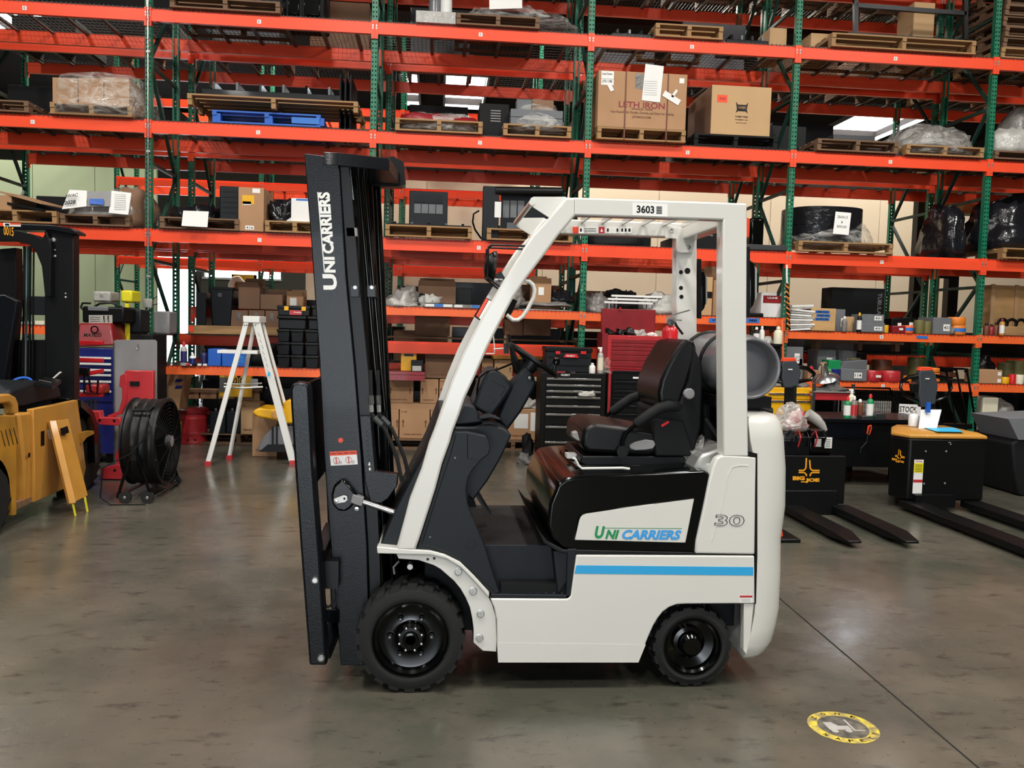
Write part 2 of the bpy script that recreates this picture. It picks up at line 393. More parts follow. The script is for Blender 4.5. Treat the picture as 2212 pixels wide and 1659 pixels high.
def conn_mesh(m, h):
    mb = MB().box(-.037, 0, -.008, .05, -h/2-.055, h/2+.004); mb.cur = 1
    mb.box(-.024, -.010, -.010, -.008, -.02, .03); mb.cur = 2; mb.box(-.021, -.013, -.0115, -.010, -.006, .01).box(-.021, -.015, -.010, -.0075, -h/2-.03, -h/2-.02)
    return mesh_only(mb, 'connector', [m, 'zinc', 'steel_dark'])
M_CONN = conn_mesh('orange', .145); M_CONN_S = conn_mesh('orange_light', .10)
def deck_mesh():
    mb = MB(); L = 2.43; D = DEP
    for i in range(48):
        x = -L/2+.03+i*(L-.06)/47; mb.box(x-.002, x+.002, -.004, D-.02, 0, .004).box(x-.002, x+.002, -.004, 0, -.03, .002)
    for i in range(11):
        y = .02+i*(D-.06)/10; mb.box(-L/2, L/2, y-.002, y+.002, -.004, 0)
    for i in range(6):
        x = -L/2+.2+i*(L-.4)/5; mb.box(x-.02, x+.02, .03, D-.03, -.03, -.006)
    return mesh_only(mb, 'wire_deck', 'wire')
M_DECK = deck_mesh()
def inst(me, name, parent, loc, rz=0, flip=False):
    o = bpy.data.objects.new(name, me); COL.objects.link(o); o.parent = parent; o.location = loc; o.rotation_euler = (0, 0, rz)
    if flip: o.scale = (-1, 1, 1)
    return o
LABELM = {}
def label_mesh(ch):
    if ch not in LABELM:
        mb = MB(); card(mb, (-.022, 0, -.022), (.044, 0, 0), (0, 0, .044), .0012); mb.cur = 1
        addtext(mb, ch, (-.009, 0, -.012), (.018, 0, 0), (0, 0, .024), .002)
        LABELM[ch] = mesh_only(mb, 'shelf_label', ['white', 'purple'])
    return LABELM[ch]
M_BR = {}
def brace(parent, a, b):
    a = Vector(a); b = Vector(b); d = b-a; k = round(d.length, 3)
    if k not in M_BR: M_BR[k] = mesh_only(MB().box(-.018, .018, -k/2, k/2, -.018, .018), 'brace', 'green_dark')
    o = inst(M_BR[k], 'brace', parent, (a+b)/2); o.rotation_euler = (math.atan2(d.z, d.y), 0, 0); return o
def frame(parent, x, y, org, dep=DEP):
    inst(M_POST, 'upright', parent, Vector((x, y, 0))-org); inst(M_POST, 'upright', parent, Vector((x, y+dep, 0))-org, math.pi)
    zs = [.15, 1.35, 2.2, 3.3, 4.4, 5.5, 6.5]
    for i, z in enumerate(zs):
        brace(parent, Vector((x, y+.05, z))-org, Vector((x, y+dep-.05, z))-org)
        if i < len(zs)-1:
            a, b = (z, zs[i+1]) if i % 2 == 0 else (zs[i+1], z)
            brace(parent, Vector((x, y+.05, a+.04))-org, Vector((x, y+dep-.05, b-.04))-org)
def beam(parent, org, xc, y, z, rear=False, small=False, lab=None, labx=0.0):
    o = inst(M_BEAM_S if small else M_BEAM, 'beam', parent, Vector((xc, y, z))-org, math.pi if rear else 0)
    for s in (-1, 1):
        inst(M_CONN_S if small else M_CONN, 'connector', o, (s*1.219, 0, 0), 0, s > 0)
    if lab: inst(label_mesh(lab), 'shelf_label', o, (labx, -.0012, .0 if small else -.012))
    return o
def deck(parent, org, xc, y, z, h=.145):
    o = inst(M_DECK, 'wire_deck', parent, Vector((xc, y+.002, z+h/2+.004))-org); o['kind'] = 'stuff'; return o
orgA = Vector((X0+BAY*2, YA, 0))
rackA = thing('pallet_rack', 'front row of tall green and orange pallet racking facing the service floor', 'pallet rack', orgA, 'rows of pallet racking')
LX = {'E': (55, 560, 1038, 1495, 1936, 2600), 'D': (72, 558, 1037, 1486, 1925, 2600), 'C': (60, 561, 1034, 1600, 1905, 2600)}
for k in range(-1, 7): frame(rackA, X0+BAY*k, YA, orgA)
def bx(k): return X0+BAY*(k+.5)
for k in range(-1, 6):
    xc = bx(k)
    for lv in 'CDEF':
        lx = None
        if lv != 'F' and k < 4:
            q = LX[lv][k+1]; lx = at(q, 300, YA).x - xc
            v = at(q, {'E': 80, 'D': 300, 'C': 545}[lv], YA); lx = v.x-xc
        beam(rackA, orgA, xc, YA-.012, ZL[lv], lab=lv if lx is not None else None, labx=lx or 0)
        beam(rackA, orgA, xc, YA+DEP+.012, ZL[lv], rear=True)
        if not (lv == 'C' and k in (3,)): deck(rackA, orgA, xc, YA-.012, ZL[lv])
def lvz(px, py): return at(px, py, YA-.012).z
# lower levels: (bay, small?, z, label px)
LOW = {'B2': (1, lvz(1030, 676)), 'B3': (2, lvz(1620, 694)), 'B4': (3, lvz(1905, 728)), 'B5': (4, lvz(2170, 734)),
       'A1': (0, lvz(500, 802)), 'A4': (3, lvz(1905, 834)), 'A5': (4, lvz(2170, 839)), 'B0': (-1, lvz(60, 712)), 'B1r': (0, None), 'A0': (-1, None)}
for kk, (k, z) in LOW.items():
    if z is None: continue
    xc = bx(k); lab = None; lx = 0
    if kk == 'B4': lab, lx = 'B', at(1903, 728, YA).x-xc
    if kk == 'A4': lab, lx = 'A', at(1906, 836, YA).x-xc
    beam(rackA, orgA, xc, YA-.012, z, small=True, lab=lab, labx=lx)
    beam(rackA, orgA, xc, YA+DEP+.012, z, rear=True, small=True); deck(rackA, orgA, xc, YA-.012, z, .10)
ZB = {k: v[1]+.055 for k, v in LOW.items() if v[1]}
zB1 = at(500, 735, YA+DEP).z
beam(rackA, orgA, bx(0), YA+DEP+.012, zB1, rear=True)
# second row, back to back
YB = YA+DEP+.30
orgB = Vector((X0+BAY*2, YB, 0))
rackB = thing('pallet_rack', 'second row of racking standing back to back behind the front row', 'pallet rack', orgB, 'rows of pallet racking')
for k in range(-1, 7): frame(rackB, X0+BAY*k+.09, YB, orgB)
for k in range(-1, 6):
    xc = bx(k)+.09
    for lv in 'CDEF':
        z = ZL[lv]
        if lv == 'C' and k > 3: continue
        beam(rackB, orgB, xc, YB-.012, z)
        beam(rackB, orgB, xc, YB+DEP+.012, z, rear=True)
        deck(rackB, orgB, xc, YB-.012, z)
    if k in (0, 1, 2):
        for z in (0.95, 1.62): beam(rackB, orgB, xc, YB-.012, z); beam(rackB, orgB, xc, YB+DEP+.012, z, rear=True); deck(rackB, orgB, xc, YB-.012, z)
for k in (3, 4):
    beam(rackB, orgB, bx(k)+.09, YB-.012, 1.22); beam(rackB, orgB, bx(k)+.09, YB+DEP+.012, 1.22, rear=True); deck(rackB, orgB, bx(k)+.09, YB-.012, 1.22)
YC = 15.9
orgC = Vector((X0+BAY*2, YC, 0))
rackC = thing('pallet_rack', 'farthest row of racking along the pale partition walls', 'pallet rack', orgC, 'rows of pallet racking')
XC = at(252, 600, YC).x
for k in range(0, 4): frame(rackC, XC+BAY*k, YC, orgC)
for k in range(0, 3):
    xc = XC+BAY*(k+.5)
    for z in (2.55, 3.95, 5.35):
        beam(rackC, orgC, xc, YC-.012, z); beam(rackC, orgC, xc, YC+DEP+.012, z, rear=True)
        if k > 0: deck(rackC, orgC, xc, YC-.012, z)
# ------------------------------------------------------------------ the white forklift
YN, YF = 3.50, 4.43; YM = (YN+YF)/2
fl = thing('forklift', 'white and black counterbalance forklift numbered 3603 standing in the middle of the floor', 'forklift', (at(1180, 1400, YM).x, YM, 0))
def xz(pts, Y): return [(lambda v: (v.x, v.z))(at(a, b, Y)) for a, b in pts]
def pr(pts, Y, y0=None, y1=None, mb=None):
    """prism across the truck: outline read in the plane y=Y, running from y0 to y1"""
    mb = mb or MB(); y0 = Y if y0 is None else y0
    return mb.prism([(x, y0, z) for x, z in xz(pts, Y)], (0, y1-y0, 0))
YG = 4.275   # far face of the narrower guard
def side(name, pts, th, m, Y=YN, inset=0.0, far=True, yf=YF, **k):
    o = pr(pts, Y+inset, Y+inset, Y+inset+th).build(name, m, fl, **k)
    if far:
        pr(pts, Y+inset, yf-inset-th, yf-inset).build(name, m, fl, **k)
    return o
# wheels
def wheel(c, r, w, rim, nl, name):
    mb = MB(); x, y, z = c
    mb.lathe([(rim, 0), (rim+.006, -.004), (r*.80, -.006), (r*.93, .004), (r-.012, .014), (r-.014, w-.014), (r*.93, w), (rim, w), (rim, 0)], c, (0, 1, 0), 48, cap=False)
    t = mb
    for i in range(nl):
        for s in (0, 1):
            a = 2*math.pi*(i+.5*s)/nl; ca, sa = math.cos(a), math.sin(a); hw = .62*math.pi*r/nl
            yy0, yy1 = (y+.004, y+w*.52) if s == 0 else (y+w*.48, y+w-.004)
            def P(dt, rr, yy): return (x+ca*rr-sa*dt, yy, z+sa*rr+ca*dt)
            sk = hw*.5*(1 if s else -1)
            r0 = r*.86 if s == 0 else r-.03
            vs = [P(-hw, r*.855, yy0-.002), P(hw, r*.855, yy0-.002), P(hw, r-.016, yy1), P(-hw, r-.016, yy1), P(-hw*.9, r-.005, yy0), P(hw*.9, r-.005, yy0), P(hw*.9+sk, r, yy1), P(-hw*.9+sk, r, yy1)]
            if s: vs = [P(-hw, r-.016, yy0), P(hw, r-.016, yy0), P(hw, r*.855, yy1+.002), P(-hw, r*.855, yy1+.002), P(-hw*.9+sk, r, yy0), P(hw*.9+sk, r, yy0), P(hw*.9, r-.005, yy1), P(-hw*.9, r-.005, yy1)]
            mb.add(vs, [(0,3,2,1),(4,5,6,7),(0,1,5,4),(1,2,6,5),(2,3,7,6),(3,0,4,7)])
    o = mb.build(name, 'rubber', fl, smooth=True, ang=30)
    rm = MB().lathe([(rim, -.004), (rim*.97, -.006), (rim*.94, .012), (rim*.86, .020), (rim*.84, .045), (rim*.55, .055), (rim*.42, .050), (rim*.40, .02), (rim*.30, .006), (.001, .004)], c, (0, 1, 0), 40, cap=False)
    rb = rm.build('rim', 'black_gloss', o, smooth=True, ang=30)
    return o
rF = .231; cF = at(887, 1377, YN); rR = .180; cR = at(1496, 1406, YN+.03)
for Y0, w in ((YN, .18), (YF-.18, .18)):
    o = wheel((cF.x, Y0, rF), rF, w, .161, 20, 'front_wheel')
    if Y0 == YN:
        b = MB(); b2 = MB()
        for i in range(6):
            a = math.radians(60*i); b.lathe([(.011, -.02), (.011, 0)], (cF.x+.088*math.cos(a), Y0+.05, rF+.088*math.sin(a)), (0, 1, 0), 6)
        for i in range(8):
            a = math.radians(45*i+22); b2.lathe([(.005, -.008), (.006, 0)], (cF.x+.056*math.cos(a), Y0+.022, rF+.056*math.sin(a)), (0, 1, 0), 8)
        for i in range(6):
            a = math.radians(60*i); MB().lathe([(.001, -.014), (.007, -.013), (.009, -.003), (.012, .008)], (cF.x+.088*math.cos(a), Y0+.036, rF+.088*math.sin(a)), (0, 1, 0), 8).build('wheel_nut', 'steel_dark', o)
        for i in range(8):
            a = math.radians(45*i+22); MB().lathe([(.001, -.010), (.005, -.009), (.006, .004)], (cF.x+.050*math.cos(a), Y0+.010, rF+.050*math.sin(a)), (0, 1, 0), 8).build('hub_bolt', 'steel', o)
        MB().lathe([(.034, -.012), (.030, -.018), (.022, -.02), (.02, -.012), (.001, -.012)], (cF.x, Y0+.012, rF), (0, 1, 0), 20).build('hub', 'black_gloss', o, smooth=True)
for Y0 in (YN+.03, YF-.03-.14):
    o = wheel((cR.x, Y0, rR), rR, .14, .128, 18, 'rear_wheel')
    if Y0 < YM:
        MB().lathe([(.05, .0), (.045, -.006), (.02, -.01), (.001, -.01)], (cR.x, Y0+.02, rR), (0, 1, 0), 20).build('hub', 'black_gloss', o, smooth=True)
# frame, axles, belly
x0 = at(905, 1300, YN).x; x1 = at(1625, 1300, YN).x
MB().box(at(1080, 1400, YN).x, at(1385, 1400, YN).x, YN+.03, YF-.03, .13, .46).box(x0+.02, x1-.05, YN+.2, YF-.2, .2, .56).box(cR.x-.25, x1-.01, YN+.18, YF-.18, .22, .6).build('chassis', 'black_matte', fl)
MB().cyl((cF.x, YN+.06, rF), (cF.x, YF-.06, rF), .05, 12).cyl((cR.x, YN+.1, rR), (cR.x, YF-.1, rR), .04, 12).build('axle', 'black_matte', fl)
BODY = [(1245,1199),(1630,1201),(1631,1304),(1480,1305),(1462,1306),(1446,1312),(1432,1322),(1421,1336),(1412,1351),(1402,1373),(1390,1403),(1378,1431),(1076,1431),(1074,1395),(1073,1340),(1067,1312),(1059,1293),(1224,1294),(1230,1291),(1233,1286)]
bs = side('body_side', BODY, .03, 'white_paint', bevel=.006, seg=3, inset=0)
for Yq, s in ((YN, 1),):
    st = MB().prism([at(a, b, YN) for a, b in ((1245,1221),(1627,1225),(1627,1243),(1241,1239))], (0, -.0012, 0)).build('stripe', 'blue_stripe', bs, label='bright blue stripe')
    lb = MB(); p, r, u = facepx(1598, 1286, 1625, 1302, YN); card(lb, p, r, u, .001); lb.cur = 1; card(lb, p+u*.72-Vector((0,.001,0)), r, u*.28, .0006); lb.cur = 2
    for i in range(3): card(lb, p+r*.08+u*(.12+.18*i)-Vector((0,.001,0)), r*.8, u*.05, .0004)
    lb.build('warning_label', ['white', 'red', 'grey'], bs)
    q = MB().prism([at(a, b, YN) for a, b in ((1074,1388),(1395,1392),(1379,1431),(1076,1431))], (0, -.0008, 0)).build('lower_band', 'white_paint', bs)
# mudguard bracket over the front wheel
BR = [(856,1196),(930,1198),(963,1206),(995,1226),(1030,1262),(1056,1292),(1063,1305),(1071,1333),(1073,1383),(1072,1408),(1043,1406),(1023,1388),(1023,1358),(1020,1335),(1015,1312),(1006,1291),(995,1272),(981,1255),(965,1241),(951,1229),(937,1221),(904,1210),(861,1207)]
br = side('fender_bracket', BR, .012, 'white_paint', inset=.012, bevel=.002)
for (a, b) in ((990,1234),(1022,1276),(1038,1325),(1036,1377)):
    c = at(a, b, YN+.012); MB().lathe([(.017, 0), (.017, -.003), (.013, -.004), (.012, -.011), (.006, -.011), (.006, -.006), (.001, -.006)], c, (0, 1, 0), 14).build('bracket_bolt', 'zinc', br)
for (a, b) in ((924,1208),(938,1206)):
    c = at(a, b, YN+.012); MB().lathe([(.006, 0), (.006, -.0006), (.001, -.0006)], c, (0, 1, 0), 10).build('bracket_hole', 'black', br)
LED = [(814,1181),(857,1185),(900,1188),(930,1190),(960,1198),(993,1214),(1025,1245),(1044,1266),(1057,1280),(1056,1292),(1030,1262),(995,1226),(963,1207),(930,1199),(815,1196)]
side('fender', LED, .06, 'white_paint', bevel=.004, seg=2)
pr([(816,1183),(900,1190),(900,1197),(816,1195)], YN, YN+.06, YF-.06).build('front_deck', 'white_paint', fl, bevel=.003)
pr([(858,1200),(905,1211),(940,1223),(968,1243),(996,1273),(1015,1313),(1023,1358),(1023,1392),(1075,1400),(1075,1300),(1000,1225),(930,1197)], YN, YN+.03, YN+.24).build('wheel_arch', 'black_matte', fl)
hn = MB(); c = at(886, 1222, YN+.05); hn.lathe([(.012, -.02), (.012, .02), (.009, .02), (.009, .04)], c, (0, 1, 0), 10)
hn.build('horn', 'zinc', fl); hn = MB(); hn.tube([at(862,1212,YN+.06), at(850,1225,YN+.06), at(852,1240,YN+.06)], .004, 6)
hn.build('wiring_loop', 'zinc', fl)
# step well
zt = at(1120, 1177, YN+.10).z; z2 = at(1150, 1290, YN+.02).z
xa = at(1058, 1240, YN).x; xb = at(1243, 1240, YN).x
fp = MB().box(at(1020, 1177, YN+.1).x, at(1215, 1177, YN+.1).x, YN+.11, YF-.02, zt-.03, zt)
fp.build('floor_plate', 'rubber', fl)
dm = MB()
for i in range(9):
    for j in range(26):
        xx = at(1060, 1177, YN+.1).x+.028*i+(.014 if j % 2 else 0); yy = YN+.16+.03*j
        if yy < YF-.05: dm.lathe([(.0045, 0), (.003, .002), (.001, .0022)], (xx, yy, zt), (0, 0, 1), 6)
o = dm.build('tread_bump', 'rubber', fl); o['kind'] = 'stuff'
sp = MB(); pts = [(1052,1176),(1244,1190),(1232,1292),(1062,1292)]
sp.prism([at(a, b, YN+.10) for a, b in ((1040,1177),(1215,1177),(1215,1292),(1060,1292))], (0, .012, 0))
sp.prism([at(a, b, YN+.005) for a, b in ((1226,1186),(1246,1186),(1234,1294),(1222,1294))], (0, .11, 0))
sp.prism([at(a, b, YN+.005) for a, b in ((1060,1283),(1232,1285),(1232,1294),(1060,1293))], (0, .11, 0))
sp.prism([at(a, b, YN+.02) for a, b in ((1195,1190),(1245,1190),(1236,1240),(1205,1285))], (0, .08, 0))
so = sp.build('step', 'plastic_dark', fl, bevel=.004)
p, r, u = facepx(1078, 1187, 1099, 1198, YN+.10)
MB().prism([p+r*.5+r*(.5*math.cos(t*.5236))+u*.5+u*.5*math.sin(t*.5236) for t in range(12)], (0, -.004, 0)).build('step_marker', 'black', so)
dm = MB()
for i in range(9):
    for j in range(3):
        c = at(1078+17*i+(8 if j == 1 else 0), 1286, YN+.02+.03*j); dm.lathe([(.005, 0), (.003, .003), (.001, .0032)], (c.x, YN+.03+.028*j, at(1150,1285,YN+.01).z+.001), (0, 0, 1), 6)
dm.build('step_bump', 'steel_dark', so)['kind'] = 'stuff'
# dash side and cowl
COWL = [(981,933),(1008,933),(1049,942),(1057,955),(1059,968),(1056,981),(1040,993),(1022,1014),(1012,1030),(1007,1058),(1011,1091),(1024,1123),(1048,1181),(1060,1222),(1080,1281),(1062,1285),(1054,1274),(1024,1241),(995,1214),(963,1197),(926,1187),(900,1186),(908,1160),(925,1107),(941,1057),(955,1004),(972,955)]
cw = side('dash_side', COWL, .05, 'plastic_dark', inset=.012, far=True, bevel=.004)
def seam(pts, Y, r=.0016, parent=None, name='seam', m='black'): return MB().tube([at(a, b, Y) for a, b in pts], r, 5).build(name, m, parent or cw)
seam([(1010,938),(1010,990),(1034,992)], YN+.012); seam([(985,938),(972,985),(944,1070),(911,1176)], YN+.012); seam([(911,1176),(940,1183),(975,1197),(1000,1212),(1030,1240),(1068,1278)], YN+.012)
MB().tube(arc(at(1017, 1176, YN+.012), .0205, 0, 360, 20)[:-1], .0016, 5, closed=True).build('grommet', 'black', cw)
for a, b in ((983,989),(929,1160)): MB().lathe([(.005, 0), (.004, -.002), (.001, -.002)], at(a, b, YN+.012), (0, 1, 0), 6).build('screw', 'steel_dark', cw)
INN = [(981,915),(1022,915),(1040,910),(1057,909),(1082,917),(1100,931),(1078,977),(1064,1002),(1050,1026),(1026,1058),(1019,1069),(1011,1060),(1000,1100),(960,1190),(900,1190),(940,1050)]
pr(INN, YN+.30, YN+.16, YF-.16).build('dashboard', 'plastic_dark', fl, bevel=.01)
pr([(1000,868),(1022,872),(1042,908),(980,915),(985,890)], YN+.3, YN+.2, YF-.2).build('dash_top', 'plastic_dark', fl, bevel=.01)
pr([(1031,905),(1036,897),(1056,893),(1080,903),(1083,908),(1060,902),(1045,904)], YN+.16, YN+.14, YN+.19).build('dash_rim', 'black', fl, bevel=.003)
FC = [(820,1181),(851,1109),(915,983),(948,894),(960,894),(960,940),(905,1070),(868,1181)]
pr(FC, YN+.06, YN+.06, YF-.06).build('front_cowl', 'plastic_dark', fl, bevel=.004)
# pod, column and steering wheel
POD = [(1055,799),(1069,796),(1089,810),(1107,834),(1096,852),(1060,902),(1019,877),(1031,843),(1042,817)]
pod = pr(POD, YM-.12, YM-.17, YM+.17).build('instrument_pod', 'plastic_dark', fl, bevel=.016, seg=3)
for a, b in ((1090,832),(1068,866)): MB().lathe([(.006, 0), (.005, -.002), (.001, -.002)], at(a, b, YM-.17), (0, 1, 0), 8).build('pod_bolt', 'black', pod)
MB().tube([at(a, b, YM-.17) for a, b in ((1062,822),(1092,838),(1082,856))], .0014, 5).build('seam', 'black', pod)
MB().tube([at(a, b, YM-.16) for a, b in ((1105,786),(1078,797),(1052,803),(1036,815),(1031,840),(1030,862))], .005, 6).build('pod_tube', 'black_gloss', pod)
COLM = [(1107,829),(1134,794),(1150,808),(1160,826),(1156,840),(1128,890),(1096,933),(1080,912),(1076,900)]
cm = pr(COLM, YM-.1, YM-.075, YM+.075).build('steering_column', 'plastic_dark', fl, bevel=.012, seg=3)
kc = at(1146, 816, YM-.08); MB().lathe([(.016, 0), (.014, -.02), (.001, -.022)], kc, (0, 1, 0), 10).build('tilt_knob', 'black_gloss', cm, smooth=True)
a = at(1103, 744, YM); b = at(1200, 812, YM); ax = (b-a).normalized(); c0 = (a+b)/2; R = (b-a).length/2
sw = MB().tube([c0 + ax*(R*math.cos(2*math.pi*i/32)) + Vector((0, 1, 0))*(R*math.sin(2*math.pi*i/32)) for i in range(32)], .0125, 8, closed=True)
nn = ax.cross(Vector((0, 1, 0))); nn = nn if nn.z < 0 else -nn
for t in (90, 210, 330): sw.bar(c0+nn*.03, c0+ax*(R*math.cos(math.radians(t)))+Vector((0,1,0))*(R*math.sin(math.radians(t))), .028, .008, up=nn)
sw.lathe([(.045, -.01), (.045, .02), (.03, .07), (.024, .13)], c0+nn*.01, nn, 14)
sw.build('steering_wheel', 'black', fl, smooth=True)
kb = MB().lathe([(.008, 0), (.008, .025), (.017, .03), (.02, .045), (.014, .06), (.001, .064)], at(1196, 800, YM-.02), (0.25, 0, 1), 12); kb.build('spinner_knob', 'black_gloss', fl, smooth=True)
lv = MB().tube([at(a, b, YM+.02) for a, b in ((1099,722),(1103,745),(1112,780),(1118,800),(1130,812))], [.006, .009, .018, .02, .012], 8)
lv.build('direction_lever', 'black', fl, smooth=True)
lb = MB(); p, r, u = facepx(1088, 742, 1099, 764, YM+.1); card(lb, p, r, u, .004); lb.build('lever_tag', 'black', fl)
MB().tube([at(a, b, YM+.12) for a, b in ((1050,764),(1068,764),(1068,752),(1066,726))], .003, 5).tube([at(a, b, YM+.12) for a, b in ((1066,754),(1096,752))], .0035, 5).build('mirror_bracket', 'white', fl)
# pedal
MB().bar(at(1024,1060,YM-.1), at(1056,1112,YM-.1), .03, .012).bar(at(1030,1058,YM), at(1060,1110,YM), .05, .01).build('pedal', 'black', fl)
# overhead guard
LEG = [(1222,426),(1186,470),(1149,510),(1133,534),(1077,624),(1042,682),(999,765),(974,825),(950,893),(937,930),(927,955),(910,1013),(885,1077),(872,1127),(855,1189),(897,1189),(908,1158),(925,1105),(941,1055),(955,1002),(972,955),(979,930),(992,897),(1004,861),(1026,814),(1053,752),(1081,697),(1110,642),(1137,602),(1175,552),(1207,508),(1242,466),(1614,476),(1614,439),(1600,438)]
LEGF = LEG[:31]
GT = .065
og = side('guard_front_leg', LEGF + [(1246,462),(1246,427)], GT, 'white_paint', yf=YG, bevel=.010, seg=3)
rl = side('guard_rail', [(1236,426),(1614,439),(1614,477),(1236,465)], GT, 'white_paint', yf=YG, bevel=.008, seg=3)
rg = side('guard_rear_leg', [(1562,470),(1614,470),(1613,700),(1617,986),(1562,986),(1560,700)], .085, 'white_paint', yf=YG, bevel=.006, seg=2)
vis = side('guard_visor', [(1144,434),(1147,428),(1153,425),(1222,425),(1230,432),(1186,470),(1153,449),(1147,443)], .006, 'white_paint', yf=YG, inset=.035, bevel=.001)
vb = at(1149, 437, YN+.03); MB().cyl((vb.x, YN+.03, vb.z), (vb.x, YG-.03, vb.z), .012, 12).build('guard_bar', 'white_paint', fl)
z0 = at(1400, 470, YN).z; x0g = at(1245, 470, YN).x; x1g = at(1612, 470, YN).x
for i in range(7):
    xx = x0g+.04+(x1g-x0g-.10)*i/6; MB().box(xx-.006, xx+.006, YN+GT, YG-GT, z0+.055, z0+.077).build('guard_bar', 'white_paint', fl)
MB().box(x1g-.07, x1g, YN+GT, YG-GT, z0-.01, z0+.05).build('guard_cross_member', 'white_paint', fl, bevel=.006)
xg = at(1437, 520, YF-.09).x
GS = [(1437,485),(1500,500),(1500,540),(1496,546),(1467,546),(1461,542),(1461,516),(1437,514)]
MB().prism([at(a, b, YG-.100) for a, b in GS], (0, .008, 0)).build('gusset', 'white_paint', fl, bevel=.002)
for a, b in ((1451,498),(1488,534)): MB().lathe([(.010, 0), (.010, -.004), (.001, -.005)], at(a, b, YG-.1005), (0, 1, 0), 10).build('gusset_bolt', 'steel', fl)
for a, b, rr in ((1471,588,4.5),(1485,585,6.5),(1471,622,4.5),(1472,641,4.5)):
    MB().lathe([(rr/430, 0), (rr/430, -.0008), (.001, -.0008)], at(a, b, YG-.0855), (0, 1, 0), 12).build('leg_hole', 'black', fl)
# writing on the guard
lb = MB(); p, r, u = facepx(1366, 438, 1442, 465, YN); r = Vector((r.x, 0, r.x*.0)); card(lb, p, r, u, .0012); lb.cur = 1
addtext(lb, '3603', p+r*.12+u*.20, r*.50, u*.62, .002, bold=.028)
for i in range(9): card(lb, p+r*.68+u*(.20+.07*i)-Vector((0,.0014,0)), r*.16, u*(.035 if i % 3 else .055), .0003)
lb.build('number_label', ['paper', 'black'], rl)
lb = MB(); ay = YG-GT-.001; p, r, u = facepx(1236, 490, 1365, 504, ay); card(lb, p, r, u, .001); lb.cur = 1; card(lb, p+r*.005-Vector((0,.001,0)), r*.10, u, .0006); lb.cur = 2; card(lb, p+r*.44-Vector((0,.001,0)), r*.10, u, .0006)
lb.cur = 3
for i, w in ((.13,.03),(.58,.03),(.74,.03),(.82,.03),(.88,.03),(.94,.035)): card(lb, p+r*i+u*.25-Vector((0,.001,0)), r*w, u*.5, .0006)
for i in range(3): card(lb, p+r*.2+u*(.2+.25*i)-Vector((0,.001,0)), r*.2, u*.08, .0006)
lb.cur = 0; lb.prism([p+r*.49+u*.75-Vector((0,.002,0)), p+r*.47+u*.25-Vector((0,.002,0)), p+r*.51+u*.25-Vector((0,.002,0))], (0, -.0005, 0))
lb.build('guard_warning_label', ['paper', 'orange_red', 'red', 'black'], fl)
# grab handle, lamps, turn signal
MB().tube([at(a, b, YN+.03) for a, b in ((1134,607),(1143,608),(1151,615),(1155,626),(1153,642),(1140,668),(1129,684),(1119,691),(1108,691),(1094,680))], .0085, 8).build('grab_handle', 'white_paint', fl, smooth=True)
MB().tube([at(a, b, YN+.05) for a, b in ((1113,648),(1100,672),(1092,690))], [.010, .014, .008], 8).build('horn_switch', 'black', fl)
sg = MB().prism([at(a, b, YN+.02) for a, b in ((1050,642),(1064,650),(1038,693),(1024,683)) ], (0, .04, 0)); sgo = sg.build('turn_signal', 'black', fl, bevel=.004)
MB().prism([at(a, b, YN+.015) for a, b in ((1050,644),(1055,647),(1033,686),(1028,682))], (0, -.004, 0)).build('amber_lens', 'orange_red', sgo)
MB().prism([at(a, b, YN+.015) for a, b in ((1056,648),(1061,651),(1039,690),(1034,687))], (0, -.004, 0)).build('clear_lens', 'white', sgo)
def lamp(Y):
    h = MB().lathe([(.020, .035), (.045, .028), (.066, .0), (.066, -.01), (.050, -.014), (.001, -.016)], at(1064, 576, Y), (-1, .0, .1), 16)
    o = h.build('work_lamp', 'black', fl, smooth=True)
    g = MB()
    for dy in (-.07, .07):
        g.tube([at(1133,535,Y)+Vector((0,dy,0)), at(1060,532,Y)+Vector((0,dy,0)), at(1053,536,Y)+Vector((0,dy,0)), at(1050,600,Y)+Vector((0,dy,0)), at(1078,622,Y)+Vector((0,dy,0))], .0045, 6)
    g.cyl(at(1060,532,Y)+Vector((0,-.07,0)), at(1060,532,Y)+Vector((0,.07,0)), .0045, 6).cyl(at(1050,600,Y)+Vector((0,-.07,0)), at(1050,600,Y)+Vector((0,.07,0)), .0045, 6)
    g.bar(at(1075,590,Y), at(1085,606,Y), .02, .03); g.build('lamp_cage', 'black', o, smooth=True)
    MB().bar(at(1058,603,Y), at(1086,604,Y), .02, .006).build('lamp_bracket', 'white_paint', o)
lamp(YN+.09); lamp(YG-.09)
for Y in (YN+.03, YG-.03-.05):
    b = MB().prism([at(a, bb, YN+.03) for a, bb in ((1612,533),(1620,534),(1620,686),(1612,684))], (0, .05, 0))
    d = Vector((0, Y-YN-.03, 0)); b.v = [v+d for v in b.v]; lo = b.build('rear_lamp', 'black', fl)
    b = MB().prism([at(a, bb, YN+.03) for a, bb in ((1619,560),(1627,565),(1633,585),(1633,640),(1628,660),(1619,670))], (0, .05, 0)); b.v = [v+d for v in b.v]
    b.build('lamp_body', 'black_gloss', lo, bevel=.006)
    b = MB().prism([at(a, bb, YN+.03) for a, bb in ((1631,575),(1635,580),(1635,640),(1631,650))], (0, .05, 0)); b.v = [v+d for v in b.v]
    b.build('lamp_lens', 'zinc', lo)
MB().prism([at(a, b, YN+.02) for a, b in ((1613,470),(1620,471),(1619,512),(1612,513))], (0, .05, 0)).build('rear_turn_signal', 'orange_red', fl, bevel=.003)
